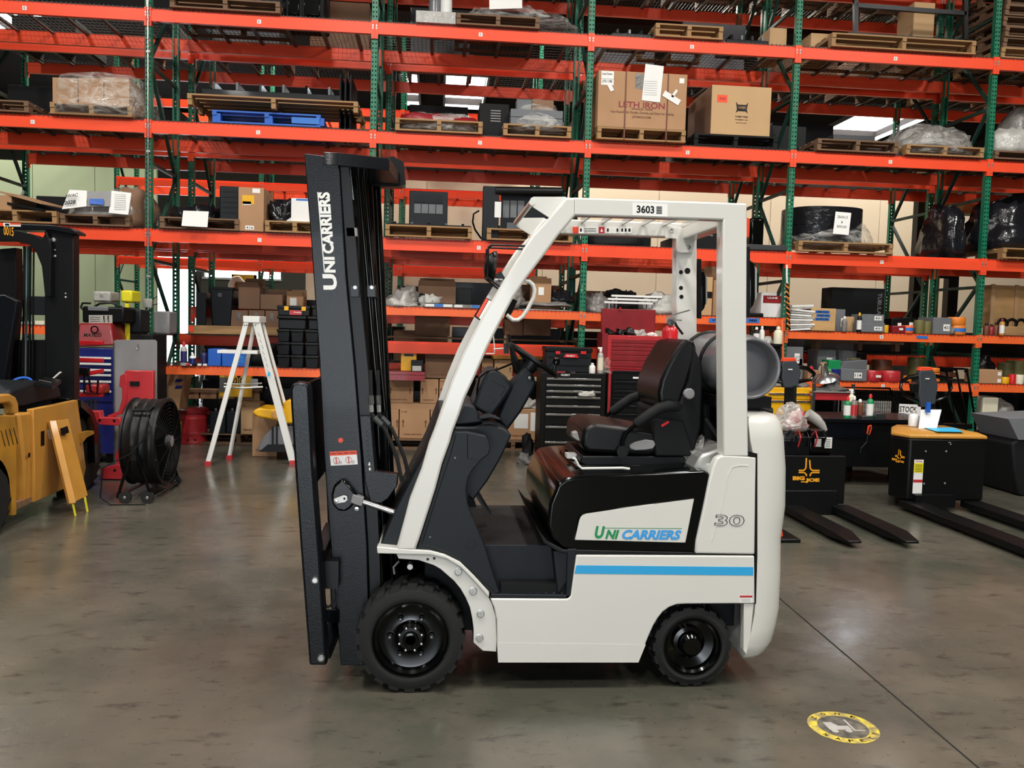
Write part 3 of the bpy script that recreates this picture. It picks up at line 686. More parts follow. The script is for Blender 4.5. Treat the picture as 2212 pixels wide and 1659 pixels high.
# engine hood
HOOD = [(1205,1046),(1222,1033),(1250,1028),(1400,1022),(1524,1017),(1535,1024),(1537,1040),(1524,1090),(1508,1160),(1502,1195),(1400,1195),(1245,1193),(1215,1183),(1193,1163),(1183,1135),(1187,1090)]
hood = pr(HOOD, YN+.012, YN+.012, YF-.012).build('engine_hood', 'black_gloss', fl, bevel=.045, seg=5)
lip = pr([(1160,1140),(1180,1165),(1215,1184),(1502,1190),(1502,1195),(1244,1196),(1205,1190),(1172,1170)], YN+.03, YN+.006, YF-.006).build('hood_seal', 'black', fl, bevel=.004)
PAN = [(1500,1076),(1481,1173),(1360,1170),(1241,1167),(1250,1124),(1253,1116),(1258,1111),(1266,1108)]
pn = MB().prism([at(a, b, YN+.004) for a, b in PAN], (0, .02, 0)).build('side_panel', 'white_paint', hood, bevel=.003)
MB().tube([at(a, b, YN+.006) for a, b in PAN], .003, 5, closed=True).build('panel_trim', 'black_gloss', hood)
yl = YN+.004
def tpx(body, pts, m, par, Y, bold=.02, shear=.15, off=.0015, outline=0):
    """lettering in a photo quad: lower-left, lower-right, upper-left"""
    a, b, c = (at(*q, Y) for q in pts); return text(body, a, b-a, c-a, m, par, off, bold, shear, outline=outline)
tpx('U', ((1284,1163),(1305,1163.5),(1286,1136)), 'logo_green', hood, yl, .045)
tpx('NI', ((1307,1164),(1336,1164.5),(1309,1144)), 'logo_green', hood, yl, .045, .2)
tpx('CARRIERS', ((1343,1165),(1470,1166),(1345,1144)), 'sky_blue', hood, yl, .045, .2)
p, r, u = facepx(1306, 1139.5, 1473, 1141, yl); lb = MB(); card(lb, at(1306,1141,yl), at(1473,1142,yl)-at(1306,1141,yl), (0,0,.002), .001); lb.build('logo_line', 'logo_green', hood)
# upright seat-hood rod and pad
MB().tube([at(a, b, YN+.05) for a, b in ((1237,989),(1243,992),(1250,1006),(1257,1012),(1345,1011),(1360,1013))], .0055, 8).build('hood_latch_rod', 'white_paint', fl)
MB().box(at(1222,975,YN+.4).x, at(1250,975,YN+.4).x, YN+.35, YN+.42, at(1230,1000,YN+.1).z-.02, at(1230,1000,YN+.1).z).build('hood_sticker', 'white', hood)
# rear quarter with model number
QTR = [(1557,985),(1566,983),(1634,987),(1631,1198),(1502,1196),(1504,1168),(1520,1095),(1532,1035),(1540,1007),(1548,990)]
qt = side('rear_quarter', QTR, .05, 'white_paint', bevel=.008, seg=3)
MB().tube([at(a, b, YN) for a, b in ((1537,1170),(1560,1090),(1573,1025),(1582,1009),(1597,1005),(1616,1006))], .0025, 5).build('pressed_line', 'white_paint', qt)
tpx('30', ((1543,1136),(1607,1137),(1545,1111)), 'black', qt, YN, .02, .0, outline=.012)
pr([(1540,1010),(1632,990),(1630,1197),(1515,1197)], YN, YN+.05, YF-.05).build('rear_body', 'white_paint', fl)
pr([(1480,1010),(1500,975),(1556,955),(1556,990),(1535,1020),(1490,1025)], YN+.2, YN+.1, YF-.1).build('hood_ridge', 'zinc', fl, bevel=.015)
# counterweight
def cwt():
    mb = MB(); rows = [(893,1640,1663),(897,1622,1678),(910,1618,1685),(945,1622,1692),(1010,1637,1696),(1090,1637,1695),(1130,1637,1690),(1160,1636,1684),(1230,1636,1683),(1310,1632,1680),(1345,1625,1674),(1380,1617,1664),(1403,1613,1648),(1414,1616,1635)]
    rings = []
    for py, a, b in rows:
        z = at(1640, py, YN+.1).z; xf = at(1636 if 985 < py < 1310 else a, py, YN).x; xr = at(b, py, YN+.14).x
        yn, yf = YN+.004, YF-.004; ins = .05 if py in (893, 1414) else (.018 if py in (897, 1403) else 0); R = min(.16, (xr-xf)*.95)
        yn += ins; yf -= ins
        ring = [(xf, yn, z)] + [(xr-R+R*math.sin(t), yn+R-R*math.cos(t), z) for t in [R90*i/6 for i in range(7)]]
        ring += [(xr-R+R*math.cos(t), yf-R+R*math.sin(t), z) for t in [R90*i/6 for i in range(7)]] + [(xf, yf, z)]
        rings.append([Vector(q) for q in ring])
    return mb.loft(rings)
cwt().build('counterweight', 'white_paint', fl, smooth=True, ang=60)
MB().prism([at(a, b, YN+.002) for a, b in ((1617,975),(1636,980),(1636,1200),(1633,1304),(1629,1304),(1631,1200),(1631,990),(1617,986))], (0, .01, 0)).build('seam', 'black', fl)
MB().prism([at(a, b, YN+.006) for a, b in ((1607,1304),(1628,1304),(1620,1380),(1612,1413),(1606,1405))], (0, .04, 0)).build('counterweight_edge', 'white_paint', fl)
# gas tank on its cradle
tc = at(1618, 795, YN+.14); R = .150; ya, yb = YN+.14, YF-.06
tk = MB().lathe([(.001, .022), (.05, .026), (.09, .036), (.112, .052), (.118, .03), (.120, -.018), (.132, -.022), (.136, -.01), (.138, .03), (.144, .05), (.149, .08), (R, .11), (R, .58), (.146, .62), (.12, .66), (.06, .69), (.001, .70)], (tc.x, ya, tc.z), (0, 1, 0), 40)
tko = tk.build('gas_tank', 'tank', fl, smooth=True, ang=50)
MB().tube([(tc.x+.128*math.cos(2*math.pi*i/36), ya-.020, tc.z+.128*math.sin(2*math.pi*i/36)) for i in range(36)], .008, 8, closed=True).build('tank_collar', 'tank', tko, smooth=True)
for y in (ya+.22, ya+.52):
    MB().tube([(tc.x+(R+.004)*math.cos(2*math.pi*i/36), y, tc.z+(R+.004)*math.sin(2*math.pi*i/36)) for i in range(36)], .010, 6, closed=True).build('tank_strap', 'black', tko)
MB().box(tc.x-.13, tc.x+.13, ya+.05, ya+.62, tc.z-R-.03, tc.z-R+.02).box(tc.x-.10, tc.x+.10, ya+.1, ya+.5, tc.z-R-.14, tc.z-R-.02).build('tank_cradle', 'black', fl)
eng = MB()
for i, (a, b, c, d) in enumerate(((1520,860,1560,965),(1575,905,1612,985),(1624,870,1665,897),(1640,880,1672,896))):
    p, r, u = facepx(a, b, c, d, YN+.35); eng.prism([p, p+r, p+r+u, p+u], (0, .1+.05*i, 0))
eng.build('engine_cover', 'black_matte', fl, bevel=.01)
MB().tube([at(a, b, YN+.2) for a, b in ((1525,905),(1545,935),(1560,955),(1590,960))], .009, 6).tube([at(a, b, YN+.3) for a, b in ((1618,905),(1640,880),(1668,890))], .012, 6).build('gas_hose', 'rubber', fl, smooth=True)
# seat
ys, ye = YM-.235, YM+.235
seat = pr([(1258,940),(1262,925),(1285,915),(1350,923),(1420,935),(1435,950),(1430,978),(1400,985),(1270,978),(1256,965)], ys, ys, ye).build('seat', 'vinyl', fl, bevel=.032, seg=4)
MB().heap(at(1300,940,YM).x-.06, at(1400,940,YM).x, YM-.15, YM+.15, at(1340,935,YM).z-.01, at(1340,935,YM).z+.035, 2.5, 0).build('seat_cushion', 'vinyl', fl, smooth=True, ang=70)
BK = [(1482,734),(1490,732),(1499,737),(1505,747),(1505,760),(1500,782),(1486,830),(1470,872),(1458,888),(1440,890),(1432,884),(1424,868),(1422,848),(1428,820),(1442,788),(1458,760),(1470,742)]
bk = pr(BK, ys+.02, ys+.02, ye-.02).build('backrest', 'vinyl', fl, bevel=.035, seg=4)
for y in (ys+.075, ye-.075):
    MB().tube([(lambda v: Vector((v.x, y, v.z)))(at(a, b, ys+.02)) for a, b in ((1486,742),(1472,768),(1456,806),(1444,850),(1440,876))], [.026, .038, .044, .042, .03], 10).build('backrest_bolster', 'vinyl', bk, smooth=True)
pr([(1500,745),(1519,788),(1521,830),(1516,925),(1500,985),(1440,985),(1430,960),(1425,890),(1470,870),(1490,820)], ys, ys+.01, ye-.01).build('seat_shell', 'black_matte', fl, bevel=.012)
pr([(1410,905),(1475,908),(1500,985),(1415,985),(1410,950)], ys, ys-.012, ys+.03).build('seat_side_cover', 'black_matte', fl, bevel=.008)
pr([(1258,985),(1478,985),(1478,1005),(1272,1008),(1252,1000)], ys, ys, ye).build('suspension', 'black', fl, bevel=.006)
pr([(1240,1003),(1480,1003),(1480,1022),(1250,1022)], ys, ys-.02, ye+.02).build('seat_rail', 'black_gloss', fl, bevel=.004)
for y in (ys-.03, ye+.03):
    q = lambda a, b: (lambda v: Vector((v.x, y, v.z)))(at(a, b, ys-.03))
    ar = MB().tube([q(1470,882), q(1462,878), q(1445,877), q(1425,882), q(1400,898), q(1378,914), q(1372,918)], [.014, .024, .026, .026, .025, .024, .018], 10).build('armrest', 'black_matte', fl, smooth=True)
    MB().tube([q(1372,918), q(1352,936), q(1345,955), q(1345,975)], .010, 8).build('armrest_link', 'black_gloss', ar, smooth=True)
    MB().lathe([(.026, -.012), (.026, .012)], q(1344, 975), (0, 1, 0), 14).build('armrest_pivot', 'black', ar)
kn = at(1486, 850, ys-.02); MB().lathe([(.018, .02), (.024, .0), (.026, -.02), (.022, -.03), (.001, -.032)], kn, (0, 1, 0), 10).build('lumbar_knob', 'grey', fl, bevel=.002)
MB().prism([at(a, b, ys-.015) for a, b in ((1360,962),(1372,955),(1395,950),(1412,952),(1416,960),(1411,969),(1395,972),(1372,973),(1361,969))], (0, .02, 0)).build('seat_lever', 'grey', fl, bevel=.003)
MB().prism([at(a, b, ys) for a, b in ((1237,935),(1247,932),(1253,953),(1246,951),(1236,944))], (0, .05, 0)).build('weight_lever', 'grey', fl, bevel=.003)
MB().prism([at(a, b, ys-.02) for a, b in ((1428,918),(1444,909),(1446,913),(1430,923))], (0, .02, 0)).build('seat_belt_tab', 'red_bright', fl)
w = MB().heap(at(1478,1000,ys).x, at(1520,1000,ys).x, ys-.05, ys+.12, at(1490,1006,ys).z, at(1495,940,ys).z, 1.5, .05, 16, 3, skew=.05)
w.build('bubble_wrap', 'film_thick', fl, smooth=True, ang=180)
# ------------------------------------------------------------------ mast
MY0, MY1 = YM-.30, YM+.30
def mst(name, pts, y0, y1, m='black_mast', Y=None, **k):
    return pr(pts, Y if Y is not None else MY0, y0, y1).build(name, m, fl, **k)
OUT = [(657,331),(731,340),(748,600),(766,790),(781,985),(793,1180),(800,1438),(736,1438),(712,1150),(700,985),(690,780),(672,520)]
ro = mst('mast_rail', OUT, MY0, MY0+.045, bevel=.004)
mst('mast_rail', OUT, MY1-.045, MY1, bevel=.004)
INR = [(731,345),(752,345),(775,600),(795,800),(812,1010),(820,1200),(826,1400),(800,1400),(793,1180),(781,985),(766,790),(748,600)]
mst('inner_mast_rail', INR, MY0+.03, MY0+.06, m='black', bevel=.003); mst('inner_mast_rail', INR, MY1-.07, MY1-.04, m='black', bevel=.003)
def v2(a, b, Y): return at(a, b, Y)
for (a, b, c, d, dy, r, m, nm) in ((772,350,818,880,.12,.010,'black_gloss','lift_hose'),(784,350,832,890,.16,.010,'black_gloss','lift_hose'),(764,470,802,1380,.09,.022,'black_gloss','lift_cylinder'),(790,350,836,1330,.28,.028,'black_gloss','lift_cylinder'),(812,400,855,1300,.50,.022,'black_gloss','lift_cylinder')):
    MB().cyl(at(a, b, MY0+dy), at(c, d, MY0+dy), r, 10).build(nm, m, fl, smooth=True)
pr([(768,360),(795,360),(862,1380),(815,1400)], MY0+.3, MY1-.12, MY1-.08).build('carriage_plate', 'black_matte', fl)
ch = MB()
for i in range(22):
    t = i/21; p = at(747+(754-747)*t, 366+(430-366)*t, MY0+.07); e = at(757+(763-757)*t, 366+(430-366)*t, MY0+.07)
    ch.box(p.x, p.x+.008, p.y, p.y+.01, p.z-.003, p.z+.003).box(p.x+.011, p.x+.020, p.y, p.y+.01, p.z-.003, p.z+.003)
    if i % 2: ch.box(p.x+.007, p.x+.012, p.y-.003, p.y, p.z-.004, p.z+.004)
ch.build('lift_chain', 'steel', fl)
MB().cyl(at(757,430,MY0+.07), at(764,470,MY0+.07), .006, 8).build('chain_anchor', 'black_gloss', fl)
an = MB().prism([at(a, b, MY0+.03) for a, b in ((748,492),(770,492),(771,510),(750,510))], (0, .05, 0)).build('chain_anchor_block', 'grey', fl)
MB().cyl(at(760,511,MY0+.05), at(761,521,MY0+.05), .013, 6).build('anchor_nut', 'steel', an)
for a, b in ((764,616),(800,616)):
    o = MB().prism([at(a-8, b, MY0+.02), at(a+11, b, MY0+.02), at(a+12, b+26, MY0+.02), at(a-7, b+26, MY0+.02)], (0, .04, 0)).build('hose_clamp', 'black_mast', fl, bevel=.002)
    MB().lathe([(.008, 0), (.008, -.004), (.004, -.004)], at(a+3, b+5, MY0+.02), (0, 1, 0), 10).build('clamp_bolt', 'zinc', o)
CR = [(700,337,MY0-.012),(731,334,MY0-.012),(841,330,MY0+.06),(872,337,MY1-.05)]
cr = MB(); P = [at(a, b, y) for a, b, y in CR]; zt_ = P[1].z+.008
rr = [Vector((p.x, p.y, zt_)) for p in P]; back = [Vector((at(700,335,MY0).x, MY1, zt_)), Vector((at(700,335,MY0).x, MY0-.012, zt_))]
cr.prism(rr+back, (0, 0, -.052))
mst_c = cr.build('mast_crown', 'black_mast', fl, bevel=.006)
MB().prism([at(a, b, MY0+.42) for a, b in ((788,345),(850,338),(872,350),(876,398),(862,402),(795,402))], (0, .012, 0)).build('crown_gusset', 'black_matte', fl)
# writing along the mast, reading upward
def vtext(body, y0, y1, x0, x1, bold, m='white', shear=.0):
    def L(py): return -(py-625)*.082   # the mast leans
    a = at(x1+L(y0)*-1*0, y0, MY0)
    ll = at(x1-(625-y0)*.076, y0, MY0); lr = at(x1-(625-y1)*.076, y1, MY0); ul = at(x0-(625-y0)*.076, y0, MY0)
    return text(body, ll, lr-ll, ul-ll, m, ro, .002, bold, shear)
vtext('U', 626, 592, 699, 729, .045); vtext('NI', 589, 555, 704, 728, .045); vtext('CARRIERS', 548, 415, 703, 728, .045)
a = at(686.5, 415, MY0); b = at(701, 588, MY0); MB().bar(a-Vector((0,.001,0)), b-Vector((0,.001,0)), .004, .002, up=(0,1,0)).build('logo_line', 'white', ro)
MB().lathe([(.0105, 0), (.0105, -.001), (.001, -.001)], at(736, 951, MY0), (0, 1, 0), 16).build('sticker', 'orange_red', ro)
lb = MB(); A = at(715, 1006, MY0); B = at(773, 1003, MY0); C = at(712, 976, MY0); r = B-A; u = C-A; card(lb, A, r, u, .0012); lb.cur = 1; card(lb, A+u*.72-Vector((0,.0012,0)), r, u*.28, .0006); lb.cur = 2
for i in (.22, .68):
    c = A+r*i+u*.36-Vector((0,.002,0)); lb.tube([c+r*(.11*math.cos(t*.63))+u*(.24*math.sin(t*.63)) for t in range(10)], .0008, 4, closed=True); lb.bar(c-u*.2, c+u*.2, .006, .0006, up=(0,1,0))
lb.cur = 3
for i in (.36, .84): lb.tube([A+r*i+u*.2-Vector((0,.002,0))+r*(.05*math.cos(t))+u*(.1*math.sin(t)) for t in range(6)], .0006, 4, closed=True)
for i in range(4): lb.obox(A+r*(.13+.24*i)+u*.86-Vector((0,.0022,0)), .022, .0004, .003)
lb.build('warning_label', ['paper', 'orange_red', 'red', 'black'], ro)
# bracket with adjustment holes, tilt cylinder
hb = MB().prism([at(a, b, MY0-.01) for a, b in ((776,899),(801,899),(811,1018),(860,1025),(858,1050),(838,1078),(822,1088),(800,1085),(788,1040),(785,1005))], (0, .05, 0)).build('carriage_bracket', 'black_mast', fl, bevel=.004)
for i in range(9):
    x = 791.5+(799-791.5)*i/8; y = 932+(1014-932)*i/8
    if i < 7: MB().lathe([(.0055, 0), (.0055, -.0008), (.001, -.0008)], at(x, y, MY0-.01), (0, 1, 0), 10).build('adjustment_hole', 'black', hb)
    else: MB().lathe([(.008, 0), (.008, -.006), (.003, -.008), (.001, -.008)], at(x, y-1, MY0-.01), (0, 1, 0), 10).build('adjustment_bolt', 'steel', hb)
for k, (x, xe) in enumerate(((802, 868), (818, 885))):
    MB().tube([at(a, b, MY0+.03*k) for a, b in ((x-2,800),(x,865),(x+1,893),(x+8,905),(x+28,925),(x+42,955),(x+56,990),(xe,1040))], .0085, 8).build('hydraulic_hose', 'rubber', fl, smooth=True)
    MB().cyl(at(x-1,854,MY0+.03*k-.001), at(x,873,MY0+.03*k-.001), .012, 8).build('hose_fitting', 'steel', fl); MB().cyl(at(x,874,MY0+.03*k-.001), at(x+1,890,MY0+.03*k-.001), .010, 6).build('hose_nut', 'zinc', fl)
    MB().cyl(at(x+6,902,MY0+.03*k-.002), at(x+22,918,MY0+.03*k-.002), .013, 8).build('hose_fitting', 'steel_dark', fl)
tl = MB().prism([at(a, b, MY0-.04) for a, b in ((731,1040),(738,1035),(748,1040),(766,1062),(775,1075),(757,1098),(745,1106),(728,1103),(717,1090),(715,1070),(720,1050))], (0, .05, 0)).build('tilt_yoke', 'black_gloss', fl, bevel=.010)
MB().prism([at(a, b, MY0-.05) for a, b in ((762,1068),(786,1076),(782,1093),(778,1094),(757,1086))], (0, .04, 0)).build('tilt_clevis', 'grey', fl, bevel=.003)
MB().cyl(at(784,1084,MY0-.03), at(856,1108,MY0-.03), .0125, 14).build('tilt_rod', 'steel', fl, smooth=True)
pin = MB().prism([at(a, b, MY0-.055) for a, b in ((720,1078),(724,1076),(742,1070),(750,1072),(752,1080),(746,1086),(727,1089),(721,1086))], (0, .014, 0)).build('tilt_pin', 'zinc', fl, bevel=.003)
MB().lathe([(.009, 0), (.008, -.01), (.001, -.011)], at(727, 1082, MY0-.055), (0, 1, 0), 12).build('pin_bolt', 'steel', pin); MB().lathe([(.005, 0), (.001, -.001)], at(744, 1077, MY0-.0552), (0, 1, 0), 10).build('pin_hole', 'black', pin)
MB().lathe([(.010, 0), (.009, -.014), (.001, -.015)], at(771, 1098, MY0-.03), (0, 1, 0), 12).build('grease_bolt', 'steel', fl)
# upright attachment on the carriage in front of the mast
AY = YN-.02
near = MB().prism([at(a, b, AY) for a, b in ((632,829),(640,826),(664,829),(668,840),(676,1000),(691,1200),(706,1438),(668,1438),(650,1200),(636,1000),(627,860),(627,840))], (0, .10, 0)).build('carriage_upright', 'black_mast', fl, bevel=.010, seg=3)
X_a, X_b = at(630, 900, AY).x, at(668, 900, AY).x; zt_a = at(650, 829, AY).z; zb_a = .72
MB().prism([(X_a, AY+.08, zt_a-.02), (X_b-.01, AY+.08, zt_a), (X_b+.02, AY+.08, zb_a+.15), (X_a+.06, AY+.08, zb_a+.15)], (0, .80, 0)).build('carriage_panel', 'black_gloss', fl, bevel=.008)
MB().prism([(X_a+.06, AY+.9, 0.06), (X_b+.08, AY+.9, 0.06), (X_b, AY+.9, zt_a), (X_a, AY+.9, zt_a)], (0, .08, 0)).build('carriage_upright', 'black_mast', fl, bevel=.010)
MB().bar(at(690,1200,AY+.1), at(716,1140,MY0+.2), .05, .05).build('carriage_strut', 'black_mast', fl); MB().bar(at(700,1410,AY+.1), at(742,1310,MY0+.2), .05, .06).build('carriage_strut', 'black_mast', fl); MB().bar(at(698,1330,AY+.1), at(740,1330,MY0+.1), .06, .05).build('carriage_strut', 'black_mast', fl)
MB().box(at(692,1240,AY+.1).x, at(730,1240,AY+.1).x, AY+.12, YF-.1, at(700,1275,AY+.1).z, at(700,1215,AY+.1).z).build('carriage_bar', 'black', fl)
MB().tube([at(a, b, AY+.12) for a, b in ((700,1285),(702,1305),(708,1312),(716,1306),(724,1292))], .006, 6).build('carriage_hose', 'rubber', fl, smooth=True)
for a, b in ((681,1252),(694,1420)): MB().lathe([(.016, 0), (.015, -.012), (.010, -.014), (.001, -.014)], at(a, b, AY), (0, 1, 0), 12).build('carriage_bolt', 'steel', fl)
# extinguisher mounted by the far guard leg
YE = 4.12; e0 = at(1445, 772, YE); ex = thing('fire_extinguisher', 'small red fire extinguisher with silver lever and instruction label behind the forklift seat', 'fire extinguisher', (e0.x, e0.y, e0.z))
R = .040; z = e0.z; zt_ = at(1445, 703, YE).z
MB().lathe([(R*.9, 0), (R, .006), (R, zt_-z-.03), (R*.8, zt_-z-.010), (R*.4, zt_-z), (.012, zt_-z+.004), (.012, zt_-z+.02)], e0, (0, 0, 1), 22).build('cylinder', 'red_bright', ex, smooth=True)
MB().lathe([(R+.001, .004), (R+.001, (zt_-z)*.52)], e0, (0, 0, 1), 22).build('instruction_label', 'paper', ex, smooth=True)
text('INSTRUCTION', e0+Vector((-.026, -R-.003, (zt_-z)*.43)), (.052, 0, 0), (0, 0, .009), 'black', ex)
MB().lathe([(.016, 0), (.016, -.012), (.001, -.013)], at(1448, 697, YE-.02), (0, 1, 0), 14).build('gauge', 'steel_dark', ex)
MB().box(e0.x-.018, e0.x+.018, e0.y-.014, e0.y+.014, zt_+.01, zt_+.04).bar(at(1440,684,YE), at(1489,670,YE), .018, .006).bar(at(1442,690,YE), at(1472,692,YE), .014, .005).build('lever', 'steel', ex)
MB().tube([at(a, b, YE) for a, b in ((1455,693),(1463,706),(1475,722))], .006, 6).build('hose', 'black', ex)
MB().box(e0.x-.02, e0.x+.03, e0.y+R, e0.y+R+.03, z+.05, z+.09).build('mount', 'steel_dark', ex)
# ------------------------------------------------------------------ goods: helpers
TOP = {k: v+.0725+.009 for k, v in ZL.items()}
UB = mesh_only(MB().box(-.5, .5, -.5, .5, -.5, .5), 'board', 'wood')
UBD = UB.copy(); UBD.materials.clear(); UBD.materials.append(MATS['wood_dark'])
UBB = UB.copy(); UBB.materials.clear(); UBB.materials.append(MATS['blue'])
UBP = UB.copy(); UBP.materials.clear(); UBP.materials.append(MATS['cardboard_pale'])
UBK = UB.copy(); UBK.materials.clear(); UBK.materials.append(MATS['black_matte'])
KIND = {'w': UB, 'd': UBD, 'b': UBB, 'p': UBP, 'k': UBK}
def ub(me, name, par, x0, x1, y0, y1, z0, z1):
    o = bpy.data.objects.new(name, me); COL.objects.link(o); o.parent = par; of = origin_of(par)
    o.location = Vector(((x0+x1)/2, (y0+y1)/2, (z0+z1)/2))-of; o.scale = (x1-x0, y1-y0, z1-z0); return o
def ext(px0, px1, pt, Y, zb=None):
    m = (px0+px1)/2; zt = at(m, pt, Y).z
    q = pt+15
    return at(px0, q, Y).x, at(px1, q, Y).x, zt
def pallet(px0, px1, Y, z, label, kind='w', h=.125, dep=1.0, top=True, slats=6, bottom=True, group='pallets on the racking'):
    x0, x1 = at(px0, 300 if z > 3 else 500, Y).x, at(px1, 300 if z > 3 else 500, Y).x
    if z > 4.5: x0, x1 = at(px0, 80, Y).x, at(px1, 80, Y).x
    if z < 1.5: x0, x1 = at(px0, 900, Y).x, at(px1, 900, Y).x
    me = KIND[kind]; t = thing('wooden_pallet' if kind != 'b' else 'plastic_pallet', label, 'pallet', ((x0+x1)/2, Y+dep/2, z), group)
    b = .018
    for i in range(3):
        xx = x0+(x1-x0-.05)*i/2
        for j in range(3): ub(me, 'block', t, xx, xx+.05 if kind != 'b' else xx+.09, Y+.01+(dep-.12)*j/2, Y+.11+(dep-.12)*j/2, z+b, z+h-2*b)
        ub(me, 'stringer', t, xx, xx+.05, Y, Y+dep, z+h-2*b-.02, z+h-b)
    for i in range(slats):
        w = dep/slats*.78; yy = Y+(dep-w)*i/(slats-1); ub(me, 'slat', t, x0-.003*(i % 2), x1+.003*(i % 3), yy, yy+w, z+h-b, z+h)
    if bottom:
        for i in range(3): yy = Y+(dep-.1)*i/2; ub(me, 'bottom_slat', t, x0, x1, yy, yy+.1, z, z+b)
    t['span'] = [x0, x1]; return t, x0, x1, z+h
def carton(x0, x1, Y, dep, z, zt, label, m='cardboard', marks=(), tape=True, group=None, name='cardboard_box', open_=False, cat='box', bev=.006):
    t = thing(name, label, cat, ((x0+x1)/2, Y+dep/2, z), group)
    w, h = x1-x0, zt-z
    MB().box(x0, x1, Y, Y+dep, z, zt).build('carton', m, t, bevel=bev)
    if tape and not open_:
        MB().box(x0+.002, x1-.002, Y+dep/2-.025, Y+dep/2+.025, zt, zt+.0012).box(x0-.0012, x0, Y+dep/2-.025, Y+dep/2+.025, zt-.06, zt).build('tape', 'cardboard_pale', t)
    if open_:
        MB().prism([(x0, Y+.003, zt-.003), (x1, Y+.003, zt-.003), (x1-.01, Y-.05, zt+.06), (x0+.01, Y-.05, zt+.06)], (0, .003, 0)).build('flap', m, t)
        MB().prism([(x0, Y+dep, zt-.003), (x1, Y+dep, zt-.003), (x1-.01, Y+dep+.03, zt+h*.45), (x0+.01, Y+dep+.03, zt+h*.45)], (0, .003, 0)).build('flap', m, t)
    for k in marks:
        u0, v0, u1, v1, mm = k[:5]; s = k[5] if len(k) > 5 else None
        p = Vector((x0+w*u0, Y, z+h*v0)); r = Vector((w*(u1-u0), 0, 0)); u = Vector((0, 0, h*(v1-v0)))
        if s: 
            if len(k) > 6: q = MB(); card(q, p, r, u); q.cur = 1; addtext(q, s, p+r*.1+u*.25, r*.8, u*.5, .0025, .01); q.build('label', [mm, k[6]], t)
            else: text(s, p, r, u, mm, t, .002, .022, name='printing')
        else: q = MB(); card(q, p, r, u); q.build('label', mm, t)
    return t
def cpx(px0, px1, pt, Y, dep, z, label, **k):
    x0, x1, zt = ext(px0, px1, pt, Y); return carton(x0, x1, Y, dep, z, zt, label, **k)
def soft(px0, px1, pt, Y, dep, z, label, m, name, cat, group=None, p=3, amp=.05, fr=5, seed=1, taper=.1, skew=0, n=14, over=0):
    x0, x1, zt = ext(px0, px1, pt, Y)
    o = MB().heap(x0, x1, Y-over, Y+dep+over, z, zt, p, amp, fr, seed, n, 8, taper, skew).build(name, m, None, smooth=True, ang=180)
    return tag(o, label, cat, group)
def bottle(px, pb, pt, Y, r, body, capm, label, name='spray_can', cat='can', lab=None, z=None, nozzle=False, group=None, labtxt=None):
    b = at(px, pb, Y); zt = at(px, pt, Y).z; z = b.z if z is None else z; h = zt-z
    t = thing(name, label, cat, (b.x, Y, z), group)
    MB().lathe([(r, 0), (r*1.03, .01), (r*1.03, h*.66), (r*.8, h*.76), (r*.42, h*.8), (r*.42, h*.84)], (b.x, Y, z), (0, 0, 1), 16).build('body', body, t, smooth=True)
    MB().lathe([(r*.5, h*.83), (r*.5, h*.93), (r*.3, h), (.001, h)], (b.x, Y, z), (0, 0, 1), 12).build('cap', capm, t, smooth=True)
    if nozzle: MB().box(b.x-r*1.0, b.x+r*.5, Y-.01, Y+.01, z+h*.92, z+h*1.0).build('trigger', capm, t, bevel=.004)
    if lab: MB().lathe([(r*1.04, h*.12), (r*1.04, h*.6)], (b.x, Y, z), (0, 0, 1), 16).build('label', lab, t, smooth=True)
    return t
def roll(px0, px1, pt, Y, z, m, label, name='tyre_roll', cat='roll', group=None, core='black', band=None):
    """a wide ring lying flat"""
    x0, x1, zt = ext(px0, px1, pt, Y); r = (x1-x0)/2; h = zt-z; c = ((x0+x1)/2, Y+r, z)
    t = thing(name, label, cat, c, group)
    MB().lathe([(r*.55, 0), (r*.94, 0), (r, h*.12), (r, h*.88), (r*.94, h), (r*.55, h), (r*.5, h*.9), (r*.5, h*.1), (r*.55, 0)], c, (0, 0, 1), 28, cap=False).build('ring', m, t, smooth=True)
    if band: MB().lathe([(r+.0015, h*.3), (r+.0015, h*.7)], c, (0, 0, 1), 28).build('band', band, t, smooth=True)
    return t
def sheet(pts, m, name, label, cat, th=.002, par=None, group=None):
    """a thin flat thing through four points"""
    p = [Vector(q) for q in pts]; n = (p[1]-p[0]).cross(p[-1]-p[0]).normalized(); o = MB().prism(p, n*th).build(name, m, par)
    return tag(o, label, cat, group) if par is None else o
# ------------------------------------------------------------------ level E
Y = YA
pallet(366, 604, Y-.05, TOP['E'], 'dark weathered pallet on the top visible beam of the second bay', 'd')
soft(520, 612, -30, Y-.02, .9, TOP['E']+.13, 'brown plastic-wrapped bundle on the weathered top-level pallet', 'film_dark', 'wrapped_bundle', 'bundle', p=4, seed=3)
for i, (a, b, t, l) in enumerate(((616, 655, -30, 'black attachment block beside the brown bundle on the top level'), (650, 700, -30, 'black attachment frame left of the second upright on the top level'))):
    x0, x1, zt = ext(a, b, 5, Y+.15); q = thing('lift_attachment', l, 'machine part', ((x0+x1)/2, Y+.4, TOP['E']), 'black attachments on the racking')
    MB().box(x0, x1, Y+.15, Y+.7, TOP['E'], zt+.3).build('body', 'black_matte', q, bevel=.02); MB().box(x0+.04, x1-.04, Y+.1, Y+.16, TOP['E']+.05, TOP['E']+.25).build('bracket', 'black_gloss', q, bevel=.01)
    MB().cyl((x0+.05, Y+.12, TOP['E']+.03), (x1-.02, Y+.12, TOP['E']+.35), .02, 8).build('cylinder', 'black_gloss', q)
t, x0, x1, z = pallet(985, 1165, Y-.05, TOP['E'], 'pallet under silvery wrapped goods on the top level, third bay', 'd')
